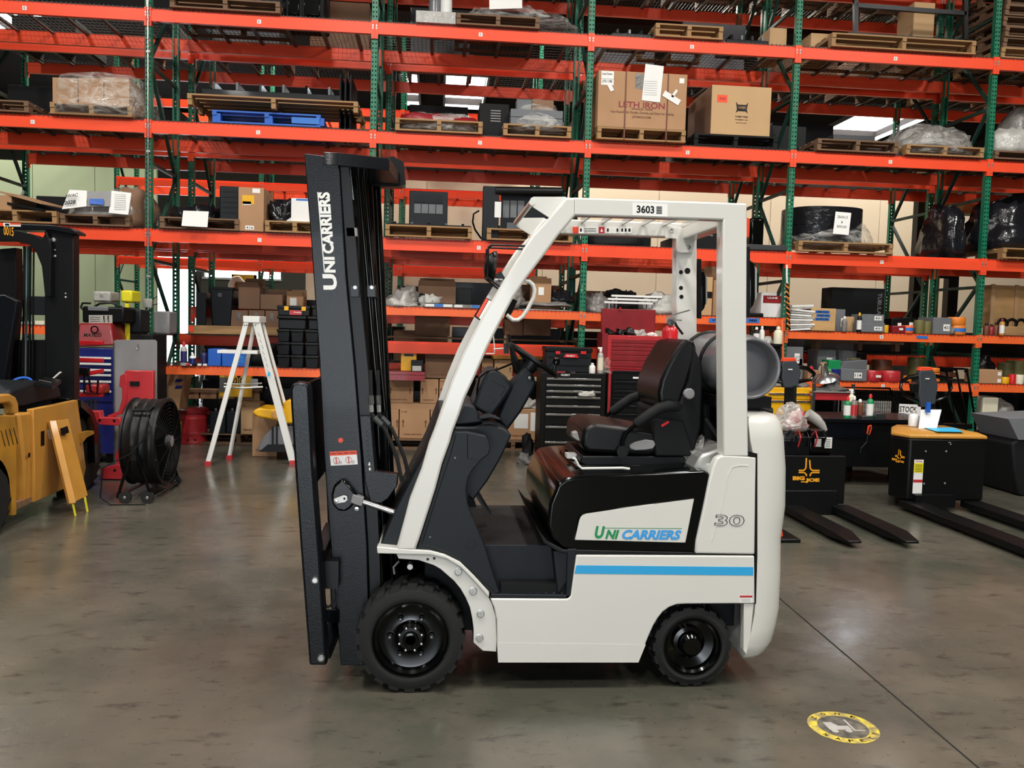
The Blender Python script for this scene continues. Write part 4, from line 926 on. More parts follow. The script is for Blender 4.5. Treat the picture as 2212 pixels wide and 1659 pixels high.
soft(985, 1262, 8, Y-.02, .9, z, 'loose stretch film blowing off a pallet load on the top level', 'film_clear', 'stretch_film', 'film', p=2.6, amp=.10, fr=4, seed=5, over=.03)
soft(1010, 1160, 18, Y+.02, .8, z, 'grey wrapped parts lying on the top-level pallet', 'bag_grey', 'wrapped_parts', 'parts', p=5, amp=.04, seed=8)
carton(*ext(898, 985, 26, Y-.03)[:2], Y-.03, .4, TOP['E'], ext(898, 985, 26, Y)[2], 'clear film-wrapped carton at the front of the top level', m='bag_white', name='wrapped_carton')
for a, b, l in ((926, 951, 'grey canister behind the film-wrapped carton'), (952, 975, 'white and green tin behind the film-wrapped carton')):
    bottle((a+b)/2, 30, -40, Y+.5, .07, 'tank' if a < 940 else 'white', 'grey', l, 'canister', 'can', z=TOP['E'])
sheet([at(a, c, Y-.08) for a, c in ((1057, 20), (1128, 18), (1128, -20), (1057, -18))], 'paper', 'packing_list', 'white packing list stuck on the wrapped top-level load', 'paper')
def tubes(px0, px1, pt, pb, Yv, label, n=4, group=None, z=None):
    a = at(px0, pb, Yv); b = at(px1, pb, Yv); zt = at((px0+px1)/2, pt, Yv).z; zz = z if z is not None else a.z
    t = thing('mast_section', label, 'machine part', ((a.x+b.x)/2, Yv, zz), group)
    h = (zt-zz)
    MB().box(a.x, b.x, Yv, Yv+.3, zz, zz+h*.5).build('rail', 'black_mast', t, bevel=.006); MB().box(a.x+.03, b.x-.05, Yv+.4, Yv+.55, zz, zz+h*.8).build('rail', 'black', t, bevel=.006)
    for i in range(n):
        xx = a.x+(b.x-a.x)*(i+.5)/n; MB().box(xx-.015, xx+.015, Yv+.02, Yv+.5, zz+h*.5, zz+h*.95).build('bracket', 'steel_dark' if i % 2 else 'black_gloss', t, bevel=.003)
    MB().cyl((a.x+.05, Yv+.34, zz+h*.7), (b.x-.1, Yv+.34, zz+h*.75), .025, 8).build('cylinder', 'black_gloss', t)
    return t
tubes(1322, 1425, 62, 82, Y+.1, 'black mast section on the top level behind the small crate', z=TOP['E'])
pallet(1416, 1562, Y-.04, TOP['E'], 'small open wooden crate frame on the top level of the fourth bay', 'w', h=.15)
tubes(1570, 1660, 74, 96, Y+.1, 'black mast section near the fourth upright on the top level', z=TOP['E'])
pallet(1798, 2110, Y-.05, TOP['E'], 'long pale pallet under a dark metal frame on the top level', 'w', h=.16)
q = thing('metal_frame', 'dark rectangular cage frame standing on the long top-level pallet', 'frame', (at(1960, 100, Y+.4).x, Y+.4, TOP['E']+.16))
for a, b in (((1848, 75), (1848, -60)), ((2085, 90), (2085, -60)), ((1830, 75), (2100, 92)), ((1848, 12), (2085, 30))):
    MB().bar(at(*a, Y+.2), at(*b, Y+.2), .05, .05).build('frame_bar', 'black_mast', q)
x0, x1 = at(1850, 60, Y+.3).x, at(2080, 60, Y+.3).x; MB().box(x0, x1, Y+.3, Y+.9, TOP['E']+.17, TOP['E']+.22).build('shelf_plate', 'steel_dark', q)
for a, b, t_, l in ((1752, 1795, 72, 'brown carton left of the long top-level pallet'), (1663, 1700, 60, 'brown carton behind the fourth upright on the top level'), (1975, 2020, 5, 'pale carton behind the metal frame on the top level')):
    cpx(a, b, t_, Y+.5, .4, TOP['E'], l, m='cardboard_pale', group='cartons at the back of the top level')
for i in range(7):
    pallet(2166+3*(i % 3), 2330, Y+.02*(i % 2), TOP['E']+.128*i, 'weathered pallet, %s from the bottom of the stack at the picture corner' % ('first', 'second', 'third', 'fourth', 'fifth', 'sixth', 'seventh')[i], 'd' if i else 'w', slats=5, group='stacked pallets on the top level')
# ------------------------------------------------------------------ level D
zD = TOP['D']
pallet(-90, 62, Y-.05, zD, 'greyish pallet corner on the D level at the left picture edge', 'd')
t, x0, x1, z = pallet(108, 285, Y-.06, zD, 'pale pallet under film-wrapped cartons left of the first upright', 'w')
for i in range(3):
    a, b = 113+56*i, 113+56*(i+1)-2; xa, xb, zt = ext(a, b, 168, Y)
    carton(xa, xb, Y, .8, z, zt, ['plain brown carton under film, left of three', 'plain brown carton under film, middle of three', 'plain brown carton under film, right of three'][i], group='film-wrapped cartons on the D level')
soft(100, 312, 150, Y-.06, .95, zD+.02, 'clear stretch film bulging around three brown cartons', 'film_clear', 'stretch_film', 'film', p=7, amp=.03, fr=5, seed=12, taper=.10, over=.06)
t, x0, x1, z = pallet(458, 692, Y+.0, zD, 'blue plastic pallet beneath the long timber pallet', 'b', h=.14)
pallet(404, 772, Y-.10, z+.005, 'long timber pallet resting on the blue one', 'w', h=.14, bottom=False)
p_ = at(470, 262, Y); q = MB().box(at(630, 262, Y).x, at(690, 262, Y).x, Y-.004, Y-.0005, zD+.03, zD+.10).build('printing', 'blue_tape', t)
tubes(435, 735, 178, 225, Y+.1, 'long black mast assembly lying on the timber pallet', 6, z=z+.15)
x0, x1, zt = ext(735, 800, 190, Y+.3); q = thing('panel_stack', 'dark machine panels leaning behind the timber pallet', 'panel', ((x0+x1)/2, Y+.5, zD))
for i in range(3): MB().box(x0+.06*i, x0+.06*i+.02, Y+.2, Y+.9, zD, zt+.12).build('panel', 'black_matte', q)
t, x0, x1, z = pallet(853, 1042, Y-.05, zD, 'pale pallet with shiny red-wrapped goods on the D level', 'w', h=.14)
soft(860, 1036, 240, Y, .8, z, 'dark red cloth-like goods under film', 'red_dark', 'red_bundle', 'bundle', p=5, amp=.03, seed=14)
soft(855, 1040, 236, Y-.02, .84, zD+.05, 'shiny clear film over the red bundle', 'film_clear', 'stretch_film', 'film', p=4, amp=.04, fr=7, seed=15)
q = cpx(1036, 1100, 224, Y+.15, .5, zD, 'black slotted machine cabinet behind the small battery pallet', m='black_matte', tape=False, name='machine_cabinet', cat='cabinet')
a0 = at(1060, 240, Y+.15)
for i in range(5): MB().box(a0.x-.0, a0.x+.12, Y+.146, Y+.15, a0.z-.03*i, a0.z-.03*i+.012).build('vent_slot', 'grey', q)
t, x0, x1, z = pallet(1087, 1234, Y-.05, zD, 'pallet carrying a grey battery case right of the second bay centre', 'w', h=.135)
xa, xb, zt = ext(1103, 1216, 237, Y); q = carton(xa, xb, Y, .7, z, zt, 'flat dark grey battery case on the small pallet', m='grey_box', tape=False, name='battery_case', cat='battery')
MB().box(xa, xb, Y-.002, Y, (z+zt)/2-.003, (z+zt)/2+.003).build('lid_seam', 'black', q)
cpx(1116, 1148, 214, Y+.05, .15, zt, 'grey tin on the battery case', m='steel_dark', name='tin', tape=False, cat='tin'); cpx(1150, 1196, 216, Y+.08, .2, zt, 'small carton on the battery case', m='cardboard_dark')
soft(1095, 1232, 203, Y-.03, .8, zD+.1, 'clear film tented over the battery case', 'film_clear', 'stretch_film', 'film', p=3.5, amp=.02, fr=5, seed=18, taper=.3, over=.04)
t, x0, x1, z = pallet(1290, 1481, Y-.10, zD, 'pale pallet under the large strapped carton', 'w', h=.14)
xa, xb, zt = ext(1293, 1485, 156, Y-.1)
q = carton(xa, xb, Y-.1, 1.0, z, zt, 'large strapped brown carton printed LETHIRON with shipping papers', tape=False, marks=(
    (.03, .74, .17, .985, 'paper'), (.235, .36, .755, .47, 'red_dark', 'LETH IRON'), (.38, .325, .62, .355, 'brown', 'SINCE 1898'), (.14, .245, .86, .30, 'brown', 'Your Foundry for Ductile, Chrome, and Grey Iron Casting'), (.39, .18, .60, .22, 'brown', 'LETHIRON.COM'),
    (.41, .70, .54, .97, 'bag_grey'), (.91, .84, .965, .93, 'paper'), (.025, .845, .17, .85, 'black')))
w_, h_ = xb-xa, zt-z
text('Loose Carriers', (xa+w_*.04, Y-.102, z+h_*.92), (w_*.11, 0, 0), (0, 0, h_*.04), 'black', q, .003); text('LTH 1198', (xa+w_*.04, Y-.102, z+h_*.78), (w_*.11, 0, 0), (0, 0, h_*.05), 'black', q, .003)
for u in (.30, .775): MB().box(xa+w_*u, xa+w_*u+.016, Y-.104, Y+.905, zD, zt+.003).build('strap', 'brown', q)
def slip(u, v, w2, h2, ang, m='paper'):
    c = Vector((xa+w_*u, Y-.106, z+h_*v)); R = Matrix.Rotation(math.radians(ang), 3, 'Y'); r = R @ Vector((w2, 0, 0)); uu = R @ Vector((0, 0, h2)); b = MB(); card(b, c, r, uu, .001); b.build('paper_slip', m, q)
slip(.49, .50, .22, .42, 4); slip(.72, .60, .22, .07, 28); slip(.14, .62, .045, .09, -30); slip(.82, .60, .03, .10, 35)
for i in range(7): MB().box(xa+w_*.51, xa+w_*.66, Y-.1085, Y-.1075, z+h_*(.60+.04*i), z+h_*(.605+.04*i)).build('text_line', 'grey', q)
t, x0, x1, z = pallet(1500, 1680, Y+.0, zD, 'dark pallet under the plain printed carton', 'k', h=.14)
xa, xb, zt = ext(1538, 1667, 186, Y+.0)
q = carton(xa, xb, Y, .95, z, zt, 'large tan carton with black crown-like emblem and orange sticker', m='cardboard_pale', tape=False, marks=((.09, .65, .26, .80, 'orange_red'), (.40, .36, .62, .395, 'black', 'THOMBERT WHEELS'), (.40, .30, .62, .325, 'black', 'THOMBERT, INC'), (.42, .24, .60, .26, 'black', 'NEWTON, IOWA')))
text('truck', (xa+.13*(xb-xa), Y-.002, z+.71*(zt-z)), ((xb-xa)*.10, 0, 0), (0, 0, .03), 'red_dark', q, .004)
em = MB(); c = Vector((xa+(xb-xa)*.51, Y-.003, z+(zt-z)*.55)); em.prism([c+Vector((a*.075, 0, b*.075)) for a, b in ((-1,1),(-.7,.55),(.7,.55),(1,1),(.8,-.2),(1,-.75),(.6,-.45),(-.6,-.45),(-1,-.75),(-.8,-.2))], (0, .002, 0)); em.build('emblem', 'black', q)
text('THOMBERT', c+Vector((-.05, -.004, -.01)), (.10, 0, 0), (0, 0, .03), 'cardboard_pale', q, .003)
MB().prism([(xa-.001, Y, z), (xa-.001, Y+.95, z), (xa-.001, Y+.95, zt-.05), (xa-.001, Y, zt)], (-.002, 0, 0)).build('darker_side', 'cardboard_dark', q)  # left side of the carton overlaid in darker cardboard
cpx(1668, 1742, 272, Y+.5, .4, zD, 'black plastic case behind the fourth upright on the D level', m='black', tape=False, name='plastic_case', cat='case')
t, x0, x1, z = pallet(1767, 1942, Y-.05, zD, 'worn pallet with flat dark parts on the D level, fifth bay', 'd', h=.14)
q = cpx(1800, 1890, 292, Y+.1, .6, z, 'flat dark steel plates stacked on the worn pallet', m='steel_dark', tape=False, name='steel_plates', cat='plates')
soft(1880, 1985, 290, Y+.2, .7, zD, 'clear crumpled film between the two fifth-bay pallets', 'film_clear', 'stretch_film', 'film', seed=20, amp=.08)
t, x0, x1, z = pallet(1960, 2128, Y-.06, zD, 'pale pallet beneath thick grey wrapped goods', 'w', h=.12)
soft(1958, 2132, 264, Y-.04, .9, z, 'bulky goods in thick crinkled grey plastic on the pale pallet', 'bag_grey', 'wrapped_load', 'load', p=3.2, amp=.09, fr=5, seed=22, taper=.2)
soft(1950, 2136, 258, Y-.06, .94, zD+.05, 'clear film around the bulky grey goods', 'film_clear', 'stretch_film', 'film', p=3, amp=.07, fr=6, seed=23)
soft(2150, 2300, 272, Y-.02, .36, zD+.1, 'grey wrapped goods right of the last upright', 'bag_white', 'wrapped_load', 'load', amp=.07, seed=25); pallet(2152, 2330, Y-.05, zD, 'dark pallet at the right picture edge on the D level', 'd', h=.10)
soft(2174, 2290, 225, Y+.4, .5, zD, 'round pale wrapped bundle high at the right picture edge', 'bag_grey', 'wrapped_bundle', 'bundle', p=2.2, seed=27)
# ------------------------------------------------------------------ level C
zC = TOP['C']
t, x0, x1, z = pallet(-60, 122, Y-.08, zC, 'pale pallet at the left picture edge with a torn carton', 'w', h=.14)
tb = thing('cardboard_tray', 'torn brown cardboard tray open towards the aisle', 'box', ((x0+x1)/2, Y+.3, z)); zt = at(40, 416, Y).z
MB().prism([at(-40, 455, Y), at(25, 455, Y), at(25, 420, Y), at(-40, 425, Y)], (0, .6, 0)).build('tray_wall', 'cardboard', tb); MB().bar(at(20, 418, Y+.3), at(126, 447, Y+.1), .5, .012).build('flap', 'cardboard', tb); MB().bar(at(20, 440, Y+.3), at(126, 460, Y+.1), .5, .03).build('inner_pad', 'black_matte', tb)
t, x0, x1, z = pallet(130, 280, Y-.05, zC, 'worn pallet under the white printed sack', 'd', h=.12)
soft(222, 306, 400, Y+.05, .8, zC+.02, 'brown paper sack wrapped in film behind the white print', 'cardboard_dark', 'paper_sack', 'sack', p=3.5, amp=.05, seed=31); soft(205, 300, 398, Y+.0, .9, z, 'crinkled film over the brown sack', 'film_clear', 'stretch_film', 'film', seed=32, amp=.07)
soft(122, 285, 412, Y-.04, .8, z, 'low load wrapped in white film with printed sheets marked 2028', 'bag_white', 'wrapped_load', 'load', p=2.8, amp=.04, fr=5, seed=33, taper=.25)
pr_ = thing('printed_sheets', 'two large printed sheets taped on the white wrapped load', 'sheet', tuple(at(200, 460, Y-.08)))
a, b, c = at(134, 452, Y-.10), at(187, 446, Y-.10), at(150, 410, Y-.02); sheet([a, b, at(188, 412, Y-.02), c], 'paper', 'sheet', '', '', par=pr_); text('2028', at(139, 443, Y-.11), at(163, 440, Y-.11)-at(139, 443, Y-.11), Vector((0, .02, .045)), 'black', pr_, .006, .03); text('HVAC', at(142, 428, Y-.10), at(168, 425, Y-.10)-at(142, 428, Y-.10), Vector((0, .02, .04)), 'black', pr_, .006, .02)
sheet([at(188, 446, Y-.10), at(238, 446, Y-.10), at(241, 413, Y-.03), at(190, 414, Y-.03)], 'grey', 'sheet', '', '', par=pr_); sheet([at(193, 441, Y-.11), at(224, 443, Y-.11), at(224, 430, Y-.09), at(193, 430, Y-.09)], 'blue', 'blue_print', '', '', par=pr_, th=.006)
sheet([at(235, 460, Y-.11), at(277, 464, Y-.11), at(284, 417, Y-.03), at(241, 412, Y-.03)], 'paper', 'sheet', '', '', par=pr_)
for i in range(9): MB().bar(at(247, 420+4*i, Y-.045-.007*i), at(272, 421+4*i, Y-.045-.007*i), .002, .003).build('text_line', 'grey', pr_)
cpx(78, 148, 424, Y+.5, .3, zC, 'flat black part behind the wrapped load', m='black_matte', tape=False, name='flat_part', cat='part')
t, x0, x1, z = pallet(345, 516, Y-.05, zC, 'dark pallet behind the blank white paper', 'd', h=.13)
x0, x1, zt = ext(474, 518, 402, Y+.1); q = thing('machine_cover', 'tall dark grey slatted machine cover beside the tall carton', 'cover', ((x0+x1)/2, Y+.4, z)); MB().box(x0, x1, Y+.1, Y+.7, z, zt).build('cover', 'plastic_dark', q, bevel=.015)
for i in range(5): MB().box(x0+.04, x1-.03, Y+.097, Y+.101, z+.08+.06*i, z+.095+.06*i).build('slot', 'black', q)
soft(345, 475, 442, Y+.2, .6, z, 'black machine parts heaped on the dark pallet', 'bag_black', 'machine_parts', 'parts', p=3, amp=.12, fr=6, seed=36)
sheet([at(392, 488, Y-.12), at(448, 491, Y-.12), at(451, 457, Y-.07), at(396, 455, Y-.07)], 'paper', 'paper_sign', 'blank white paper hanging over the beam', 'paper')
x0, x1, zt = ext(515, 570, 405, Y-.02)
carton(x0, x1, Y-.02, .45, zC, zt, 'tall brown carton with yellow and white labels', marks=((.15, .62, .62, .82, 'yellow_bright'), (.17, .60, .5, .68, 'paper'), (.55, .88, .85, .98, 'paper'), (.28, .04, .62, .13, 'paper', '416', 'black')))
t, x0, x1, z = pallet(572, 700, Y-.06, zC, 'pale pallet partly hidden by the forklift mast', 'w', h=.13)
soft(568, 634, 428, Y+.1, .6, z, 'black carriage parts heaped beside the tall carton', 'bag_black', 'machine_parts', 'parts', amp=.12, fr=6, seed=38, p=3)
x0, x1, zt = ext(629, 700, 429, Y-.0); carton(x0, x1, Y, .05, z, zt, 'upright white folder with a blue top edge', m='paper', tape=False, name='folder', cat='folder', marks=((.15, .90, .9, .98, 'blue_tape'),), bev=.002)
sheet([at(612, 482, Y-.04), at(665, 482, Y-.04), at(660, 470, Y+.1), at(628, 470, Y+.1)], 'clear', 'pale_sheet', 'pale green glassy sheet on the parts beside the folder', 'sheet')
t, x0, x1, z = pallet(832, 1020, Y-.08, zC, 'brown pallet under a black battery cover, second from the second upright', 'w', h=.135)
q = thing('battery_cover', 'upright black louvred cover plate standing on the brown pallet', 'cover', tuple(at(925, 490, Y+.3))); zt = at(925, 413, Y+.35).z; x0, x1 = at(884, 450, Y+.35).x, at(967, 450, Y+.35).x
MB().box(x0, x1, Y+.35, Y+.39, z, zt).build('plate', 'plastic_dark', q, bevel=.01)
for i in range(4):
    for j in range(2): xx = x0+(x1-x0)*(.13+.19*i); MB().box(xx, xx+(x1-x0)*.17, Y+.343, Y+.35, z+(zt-z)*(.42+.28*j), z+(zt-z)*(.66+.24*j)).build('louvre', 'grey_box' if j == 0 else 'black_mast', q)
tubes(834, 1018, 480, 497, Y+.0, 'long black carriage bar in front of the louvred plate', 5, z=z)
MB_ = MB().tube([at(a, b, Y+.3) for a, b in ((1035, 455), (1023, 462), (1021, 480), (1026, 496), (1040, 516))], .012, 6).build('rubber_hose', 'black', None, smooth=True); tag(MB_, 'black hose looping off the carriage on the C level', 'hose')
t, x0, x1, z = pallet(1052, 1238, Y-.08, zC, 'brown pallet under the black load carriage', 'w', h=.135)
q = thing('load_carriage', 'black forklift carriage with panels standing on a pallet above the work lamp', 'carriage', tuple(at(1130, 500, Y+.3)))
x0, x1 = at(1043, 450, Y).x, at(1078, 450, Y).x; zt = at(1060, 402, Y).z; MB().box(x0, x1, Y, Y+.12, zC, zt).build('side_plate', 'plastic_dark', q, bevel=.008)
MB().cyl(at(1070, 412, Y+.02), at(1214, 414, Y+.02), .05, 12).build('top_tube', 'black', q); x0, x1 = at(1082, 450, Y+.1).x, at(1214, 450, Y+.1).x; MB().box(x0, x1, Y+.1, Y+.16, z, at(1140, 420, Y+.1).z).build('back_panel', 'black_mast', q)
for i in range(3): a_ = at(1086+16*i, 470, Y+.09); MB().box(a_.x, a_.x+.075, Y+.09, Y+.1, a_.z, a_.z+.20).build('louvre', 'grey_box', q)
MB().box(at(1069, 430, Y).x, at(1083, 430, Y).x, Y-.01, Y, at(1075, 470, Y).z, at(1075, 436, Y).z).build('label', 'paper', q); MB().box(at(1095, 480, Y).x, at(1128, 480, Y).x, Y, Y+.1, z, z+.08).build('bracket', 'steel_dark', q)
soft(1270, 1400, 498, Y+.1, .7, zC, 'black covered goods seen under the forklift roof', 'black_matte', 'covered_goods', 'goods', p=5, seed=41)
x0, x1, zt = ext(1500, 1565, 487, Y+.1); carton(x0, x1, Y+.1, .5, zC, zt, 'black carton with grey capitals behind the forklift pillar', m='black_matte', tape=False, marks=((.25, .55, .62, .78, 'grey', 'UBE'),))
q = cpx(1622, 1652, 470, Y+.05, .25, zC+.02, 'black rounded lamp housing on a tray right of the forklift roof', m='black_gloss', tape=False, name='lamp_housing', cat='housing', bev=.03)
cpx(1580, 1700, 528, Y-.02, .8, zC, 'flat black steel tray on the C level', m='steel_dark', tape=False, name='steel_tray', cat='tray')
t, x0, x1, z = pallet(1727, 1932, Y-.08, zC, 'pale pallet under the black-wrapped belts', 'w', h=.125, slats=7)
q = thing('tyre_band', 'two stacked black oval bands wrapped in film on the pale pallet', 'band', ((x0+x1)/2-.1, Y+.4, z)); xa, xb = at(1724, 480, Y).x, at(1888, 480, Y).x; zt = at(1790, 446, Y+.1).z
for j in range(2):
    z0_, z1_ = z+(zt-z)*.5*j, z+(zt-z)*(.5*j+.48)
    ring = lambda s, zz: [Vector(((xa+xb)/2+(xb-xa)/2*s*math.copysign(abs(math.cos(a_))**.75, math.cos(a_)), Y+.42+.42*s*math.copysign(abs(math.sin(a_))**.9, math.sin(a_)), zz)) for a_ in [2*math.pi*i/40 for i in range(40)]]
    MB().loft([ring(.84, z0_), ring(1, z0_), ring(1, z1_), ring(.84, z1_), ring(.84, z0_)], cap=False).build('band', 'bag_black', q, smooth=True)
soft(1722, 1922, 440, Y-.06, .98, z-.02, 'clear film pulled tight over the black bands', 'film_clear', 'stretch_film', 'film', p=2.3, amp=.04, fr=6, seed=44, taper=.2)
q = MB(); a = at(1799, 505, Y-.10); b = at(1833, 508, Y-.10); c = at(1805, 457, Y-.03); card(q, a, b-a, c-a, .002); q.cur = 1
addtext(q, '28x9x15', a+(b-a)*.15+(c-a)*.72, (b-a)*.65, (c-a)*.12, .004); addtext(q, '&', a+(b-a)*.42+(c-a)*.5, (b-a)*.12, (c-a)*.1, .004); addtext(q, '$50.00', a+(b-a)*.2+(c-a)*.28, (b-a)*.6, (c-a)*.12, .004)
tag(q.build('price_sheet', ['paper', 'black'], None), 'white handwritten price sheet on the black-wrapped bands', 'paper')
soft(2052, 2108, 436, Y+.1, .8, zC+.02, 'black film-wrapped bundle left of the last upright on the C level', 'bag_black', 'wrapped_bundle', 'bundle', p=3, amp=.08, fr=5, seed=45)
soft(2150, 2330, 424, Y-.0, .95, zC+.13, 'big black film-wrapped bale at the right end of the C level', 'bag_black', 'wrapped_bale', 'bale', p=3, amp=.14, fr=4, seed=46, taper=.1); pallet(2170, 2330, Y-.1, zC-.0, 'pale pallet corner at the right picture edge on the C level', 'w', h=.13)
# ------------------------------------------------------------------ level B
zb = ZB['B2']
soft(822, 905, 640, Y-.02, .5, zb, 'crumpled clear bags at the left end of the B shelf', 'bag_white', 'plastic_bag', 'bag', p=2, amp=.12, fr=7, seed=50); soft(838, 905, 622, Y+.1, .4, zb, 'pinkish plastic bag standing among black parts', 'bag_grey', 'plastic_bag', 'bag', p=2.2, amp=.1, fr=7, seed=51); soft(878, 925, 632, Y+.35, .4, zb, 'black ribbed parts behind the clear bags', 'black_matte', 'ribbed_parts', 'parts', seed=52, p=3)
x0, x1, zt = ext(903, 985, 618, Y+.4); carton(x0, x1, Y+.4, .5, zb, zt, 'wide open brown carton behind the book stacks', open_=True, m='cardboard_dark'); soft(900, 945, 640, Y+.05, .3, zb, 'clump of clear film beside the books', 'bag_white', 'plastic_bag', 'bag', p=2, seed=53, amp=.1)
for a, b, t_, seq, l in ((917, 978, 656, ('white', 'blue_tape', 'white'), 'flat white and blue boxed sets lying at the shelf edge'), (980, 1036, 658, ('paper', 'bag_grey', 'blue_tape'), 'flat pale and blue boxed set beside the first')):
    x0, x1, zt = ext(a, b, t_, Y-.02); q = thing('flat_box', l, 'box', ((x0+x1)/2, Y+.1, zb), 'flat boxed sets on the B shelf'); MB().box(x0, x1, Y-.02, Y+.25, zb, zt).build('box', 'bag_white', q, bevel=.002); MB().box(x0-.003, x1+.003, Y-.025, Y+.255, zt, zt+.006).build('lid', 'black', q)
    for i, m in enumerate(seq): MB().box(x0+(x1-x0)*(.03+.32*i), x0+(x1-x0)*(.33+.32*i), Y-.022, Y-.02, zb+.005, zt-.005).build('spine_panel', m, q)
cpx(980, 1020, 622, Y+.6, .3, zb, 'black parts bin behind the flat boxed sets', m='black', tape=False, name='parts_bin', cat='bin')
x0, x1, zt = ext(1151, 1191, 612, Y+.1); carton(x0, x1, Y+.1, .35, zb+.09, zt, 'open carton with torn flaps behind the grab handle', open_=True, m='cardboard', marks=((.3, .4, .6, .8, 'paper'),))
for i, (a, b, t_, z_, m, l) in enumerate(((1118, 1246, 668, 0, 'bag_white', 'lower pale foam roll beside the third upright'), (1124, 1244, 652, .055, 'bag_grey', 'upper foam roll in plastic beside the third upright'))):
    soft(a, b, t_, Y+.0, .55, zb+z_, l, m, 'foam_roll', 'roll', p=3.5, amp=.03, fr=5, seed=55+i)
soft(1190, 1238, 629, Y+.1, .4, zb+.10, 'black crumpled bag on the foam rolls', 'bag_black', 'plastic_bag', 'bag', p=2.2, seed=58, amp=.1); soft(1098, 1140, 620, Y+.2, .4, zb+.02, 'greyish bag behind the forklift leg', 'bag_grey', 'plastic_bag', 'bag', p=2.2, seed=59, amp=.1)
zb = ZB['B3']
for i, (a, b, t_, m, l) in enumerate(((1262, 1330, 640, 'bag_grey', 'grey crumpled bags right of the third upright'), (1395, 1470, 632, 'bag_white', 'bubble-wrap heap above the red tool chest'), (1302, 1400, 624, 'black_matte', 'black ribbed mat on the B shelf above the tool chest'))):
    soft(a, b, t_, Y+.05+.2*(i == 2), .5, zb, l, m, ['plastic_bag', 'bubble_wrap', 'ribbed_mat'][i], ['bag', 'wrap', 'mat'][i], p=2.4, amp=.08, fr=8, seed=60+i)
for i in range(3):
    x0, x1, zt = ext(1305+8*i, 1410+10*i, 652-7*i, Y-.03+.08*i); o = MB().box(x0, x1, Y-.03+.08*i, Y+.02+.08*i, zt-.025, zt).build('white_strip', 'white', None, bevel=.002); tag(o, ['white plastic strip at the shelf edge over the tool chest', 'second white strip behind the front one', 'rearmost white strip on the B shelf'][i], 'strip', 'white strips on the B shelf')
    MB().box(x0+.05, x0+.07, Y-.03+.08*i, Y+.02+.08*i, zb, zt-.025).box(x1-.07, x1-.05, Y-.03+.08*i, Y+.02+.08*i, zb, zt-.025).build('strip_foot', 'grey', o)
x0, x1, zt = ext(1503, 1540, 598, Y+.05); carton(x0, x1, Y+.05, .4, zb, zt, 'tall tan carton with a black badge behind the forklift pillar', m='cardboard_pale', marks=((.62, .45, .98, .62, 'black'),)); x0, x1, zt = ext(1541, 1600, 606, Y+.15); carton(x0, x1, Y+.15, .4, zb, zt, 'open brown carton beside the tall tan one', open_=True)
x0, x1, zt = ext(1645, 1688, 632, Y+.25); carton(x0, x1, Y+.25, .4, zb, zt, 'white carton with dark red ULINE panel behind the fourth upright', m='paper', tape=False, marks=((.08, .58, .98, .88, 'red_dark'), (.30, .75, .8, .83, 'paper', 'ULINE'), (.2, .62, .9, .69, 'red', 'STRETCH WRAP')))
x0, x1, zt = ext(1612, 1650, 662, Y+.0); carton(x0, x1, Y+.0, .3, zb, at(1630, 676, Y).z, 'black tangled cable coil on the B shelf', m='black', tape=False, name='cable_coil', cat='cable', bev=.012)
for a, b, s, l in ((1531, 1560, 'VVJ', 'blue tape strip with arrows on the B beam'), (1612, 1640, 'ness', 'blue tape strip lettered ness on the B beam')):
    q = MB(); p = at(a, 697, YA-.016); r = at(b, 697.5, YA-.016)-p; u = Vector((0, 0, .055)); card(q, p, r, u); q.cur = 1; addtext(q, s, p+r*.2+u*.25, r*.6, u*.5, .004, .02); tag(q.build('tape_label', ['blue_tape', 'black'], None), l, 'label')
zb = ZB['B4']
for i in range(11):
    a = at(1708, 712-5.2*i, Y-.02); b = at(1752+4*(i % 3), 712-5.2*i, Y-.02); zz = zb+.0285*i
    o = MB().obox(((a.x+b.x)/2, Y+.12, zz+.014), b.x-a.x, .3, .022, Matrix.Rotation(math.radians((i*37 % 9)-4), 3, 'Y') @ Matrix.Rotation(math.radians((i*53 % 13)-6), 3, 'Z')).build('file_folder', 'bag_white' if i % 2 else 'paper', None); tag(o, 'pale file folder, %s from the bottom of the leaning stack' % ('first', 'second', 'third', 'fourth', 'fifth', 'sixth', 'seventh', 'eighth', 'ninth', 'tenth', 'eleventh')[i], 'folder', 'stacked file folders')
x0, x1, zt = ext(1752, 1806, 666, Y-.02); q = carton(x0, x1, Y-.02, .35, zb, zt, 'plywood box with three blue handwritten tape strips', m='ply', tape=False, name='plywood_box')
w_, h_ = x1-x0, zt-zb
for i, s in enumerate(('DEMONIAN', 'PAPERWORK', 'SUPPLIES')):
    b = MB(); p = Vector((x0+w_*(.17+.04*(i % 2)), Y-.022, zb+h_*(.78-.16*i))); card(b, p, (w_*.56, 0, 0), (0, 0, h_*.12)); b.cur = 1; addtext(b, s, p+Vector((w_*.04, 0, h_*.02)), (w_*.48, 0, 0), (0, 0, h_*.08), .003, .02); b.build('tape_label', ['blue_tape', 'black'], q)
x0, x1, zt = ext(1797, 1912, 622, Y+.45); q = carton(x0, x1, Y+.45, .3, zb, zt, 'long black carton lettered TUBULAR at the back of the B shelf', m='black_matte', tape=False)
text('TUBULAR', (x1-.10, Y+.446, zt-.06), (0, 0, -.32), (.055, 0, 0), 'grey', q, .002, .01)
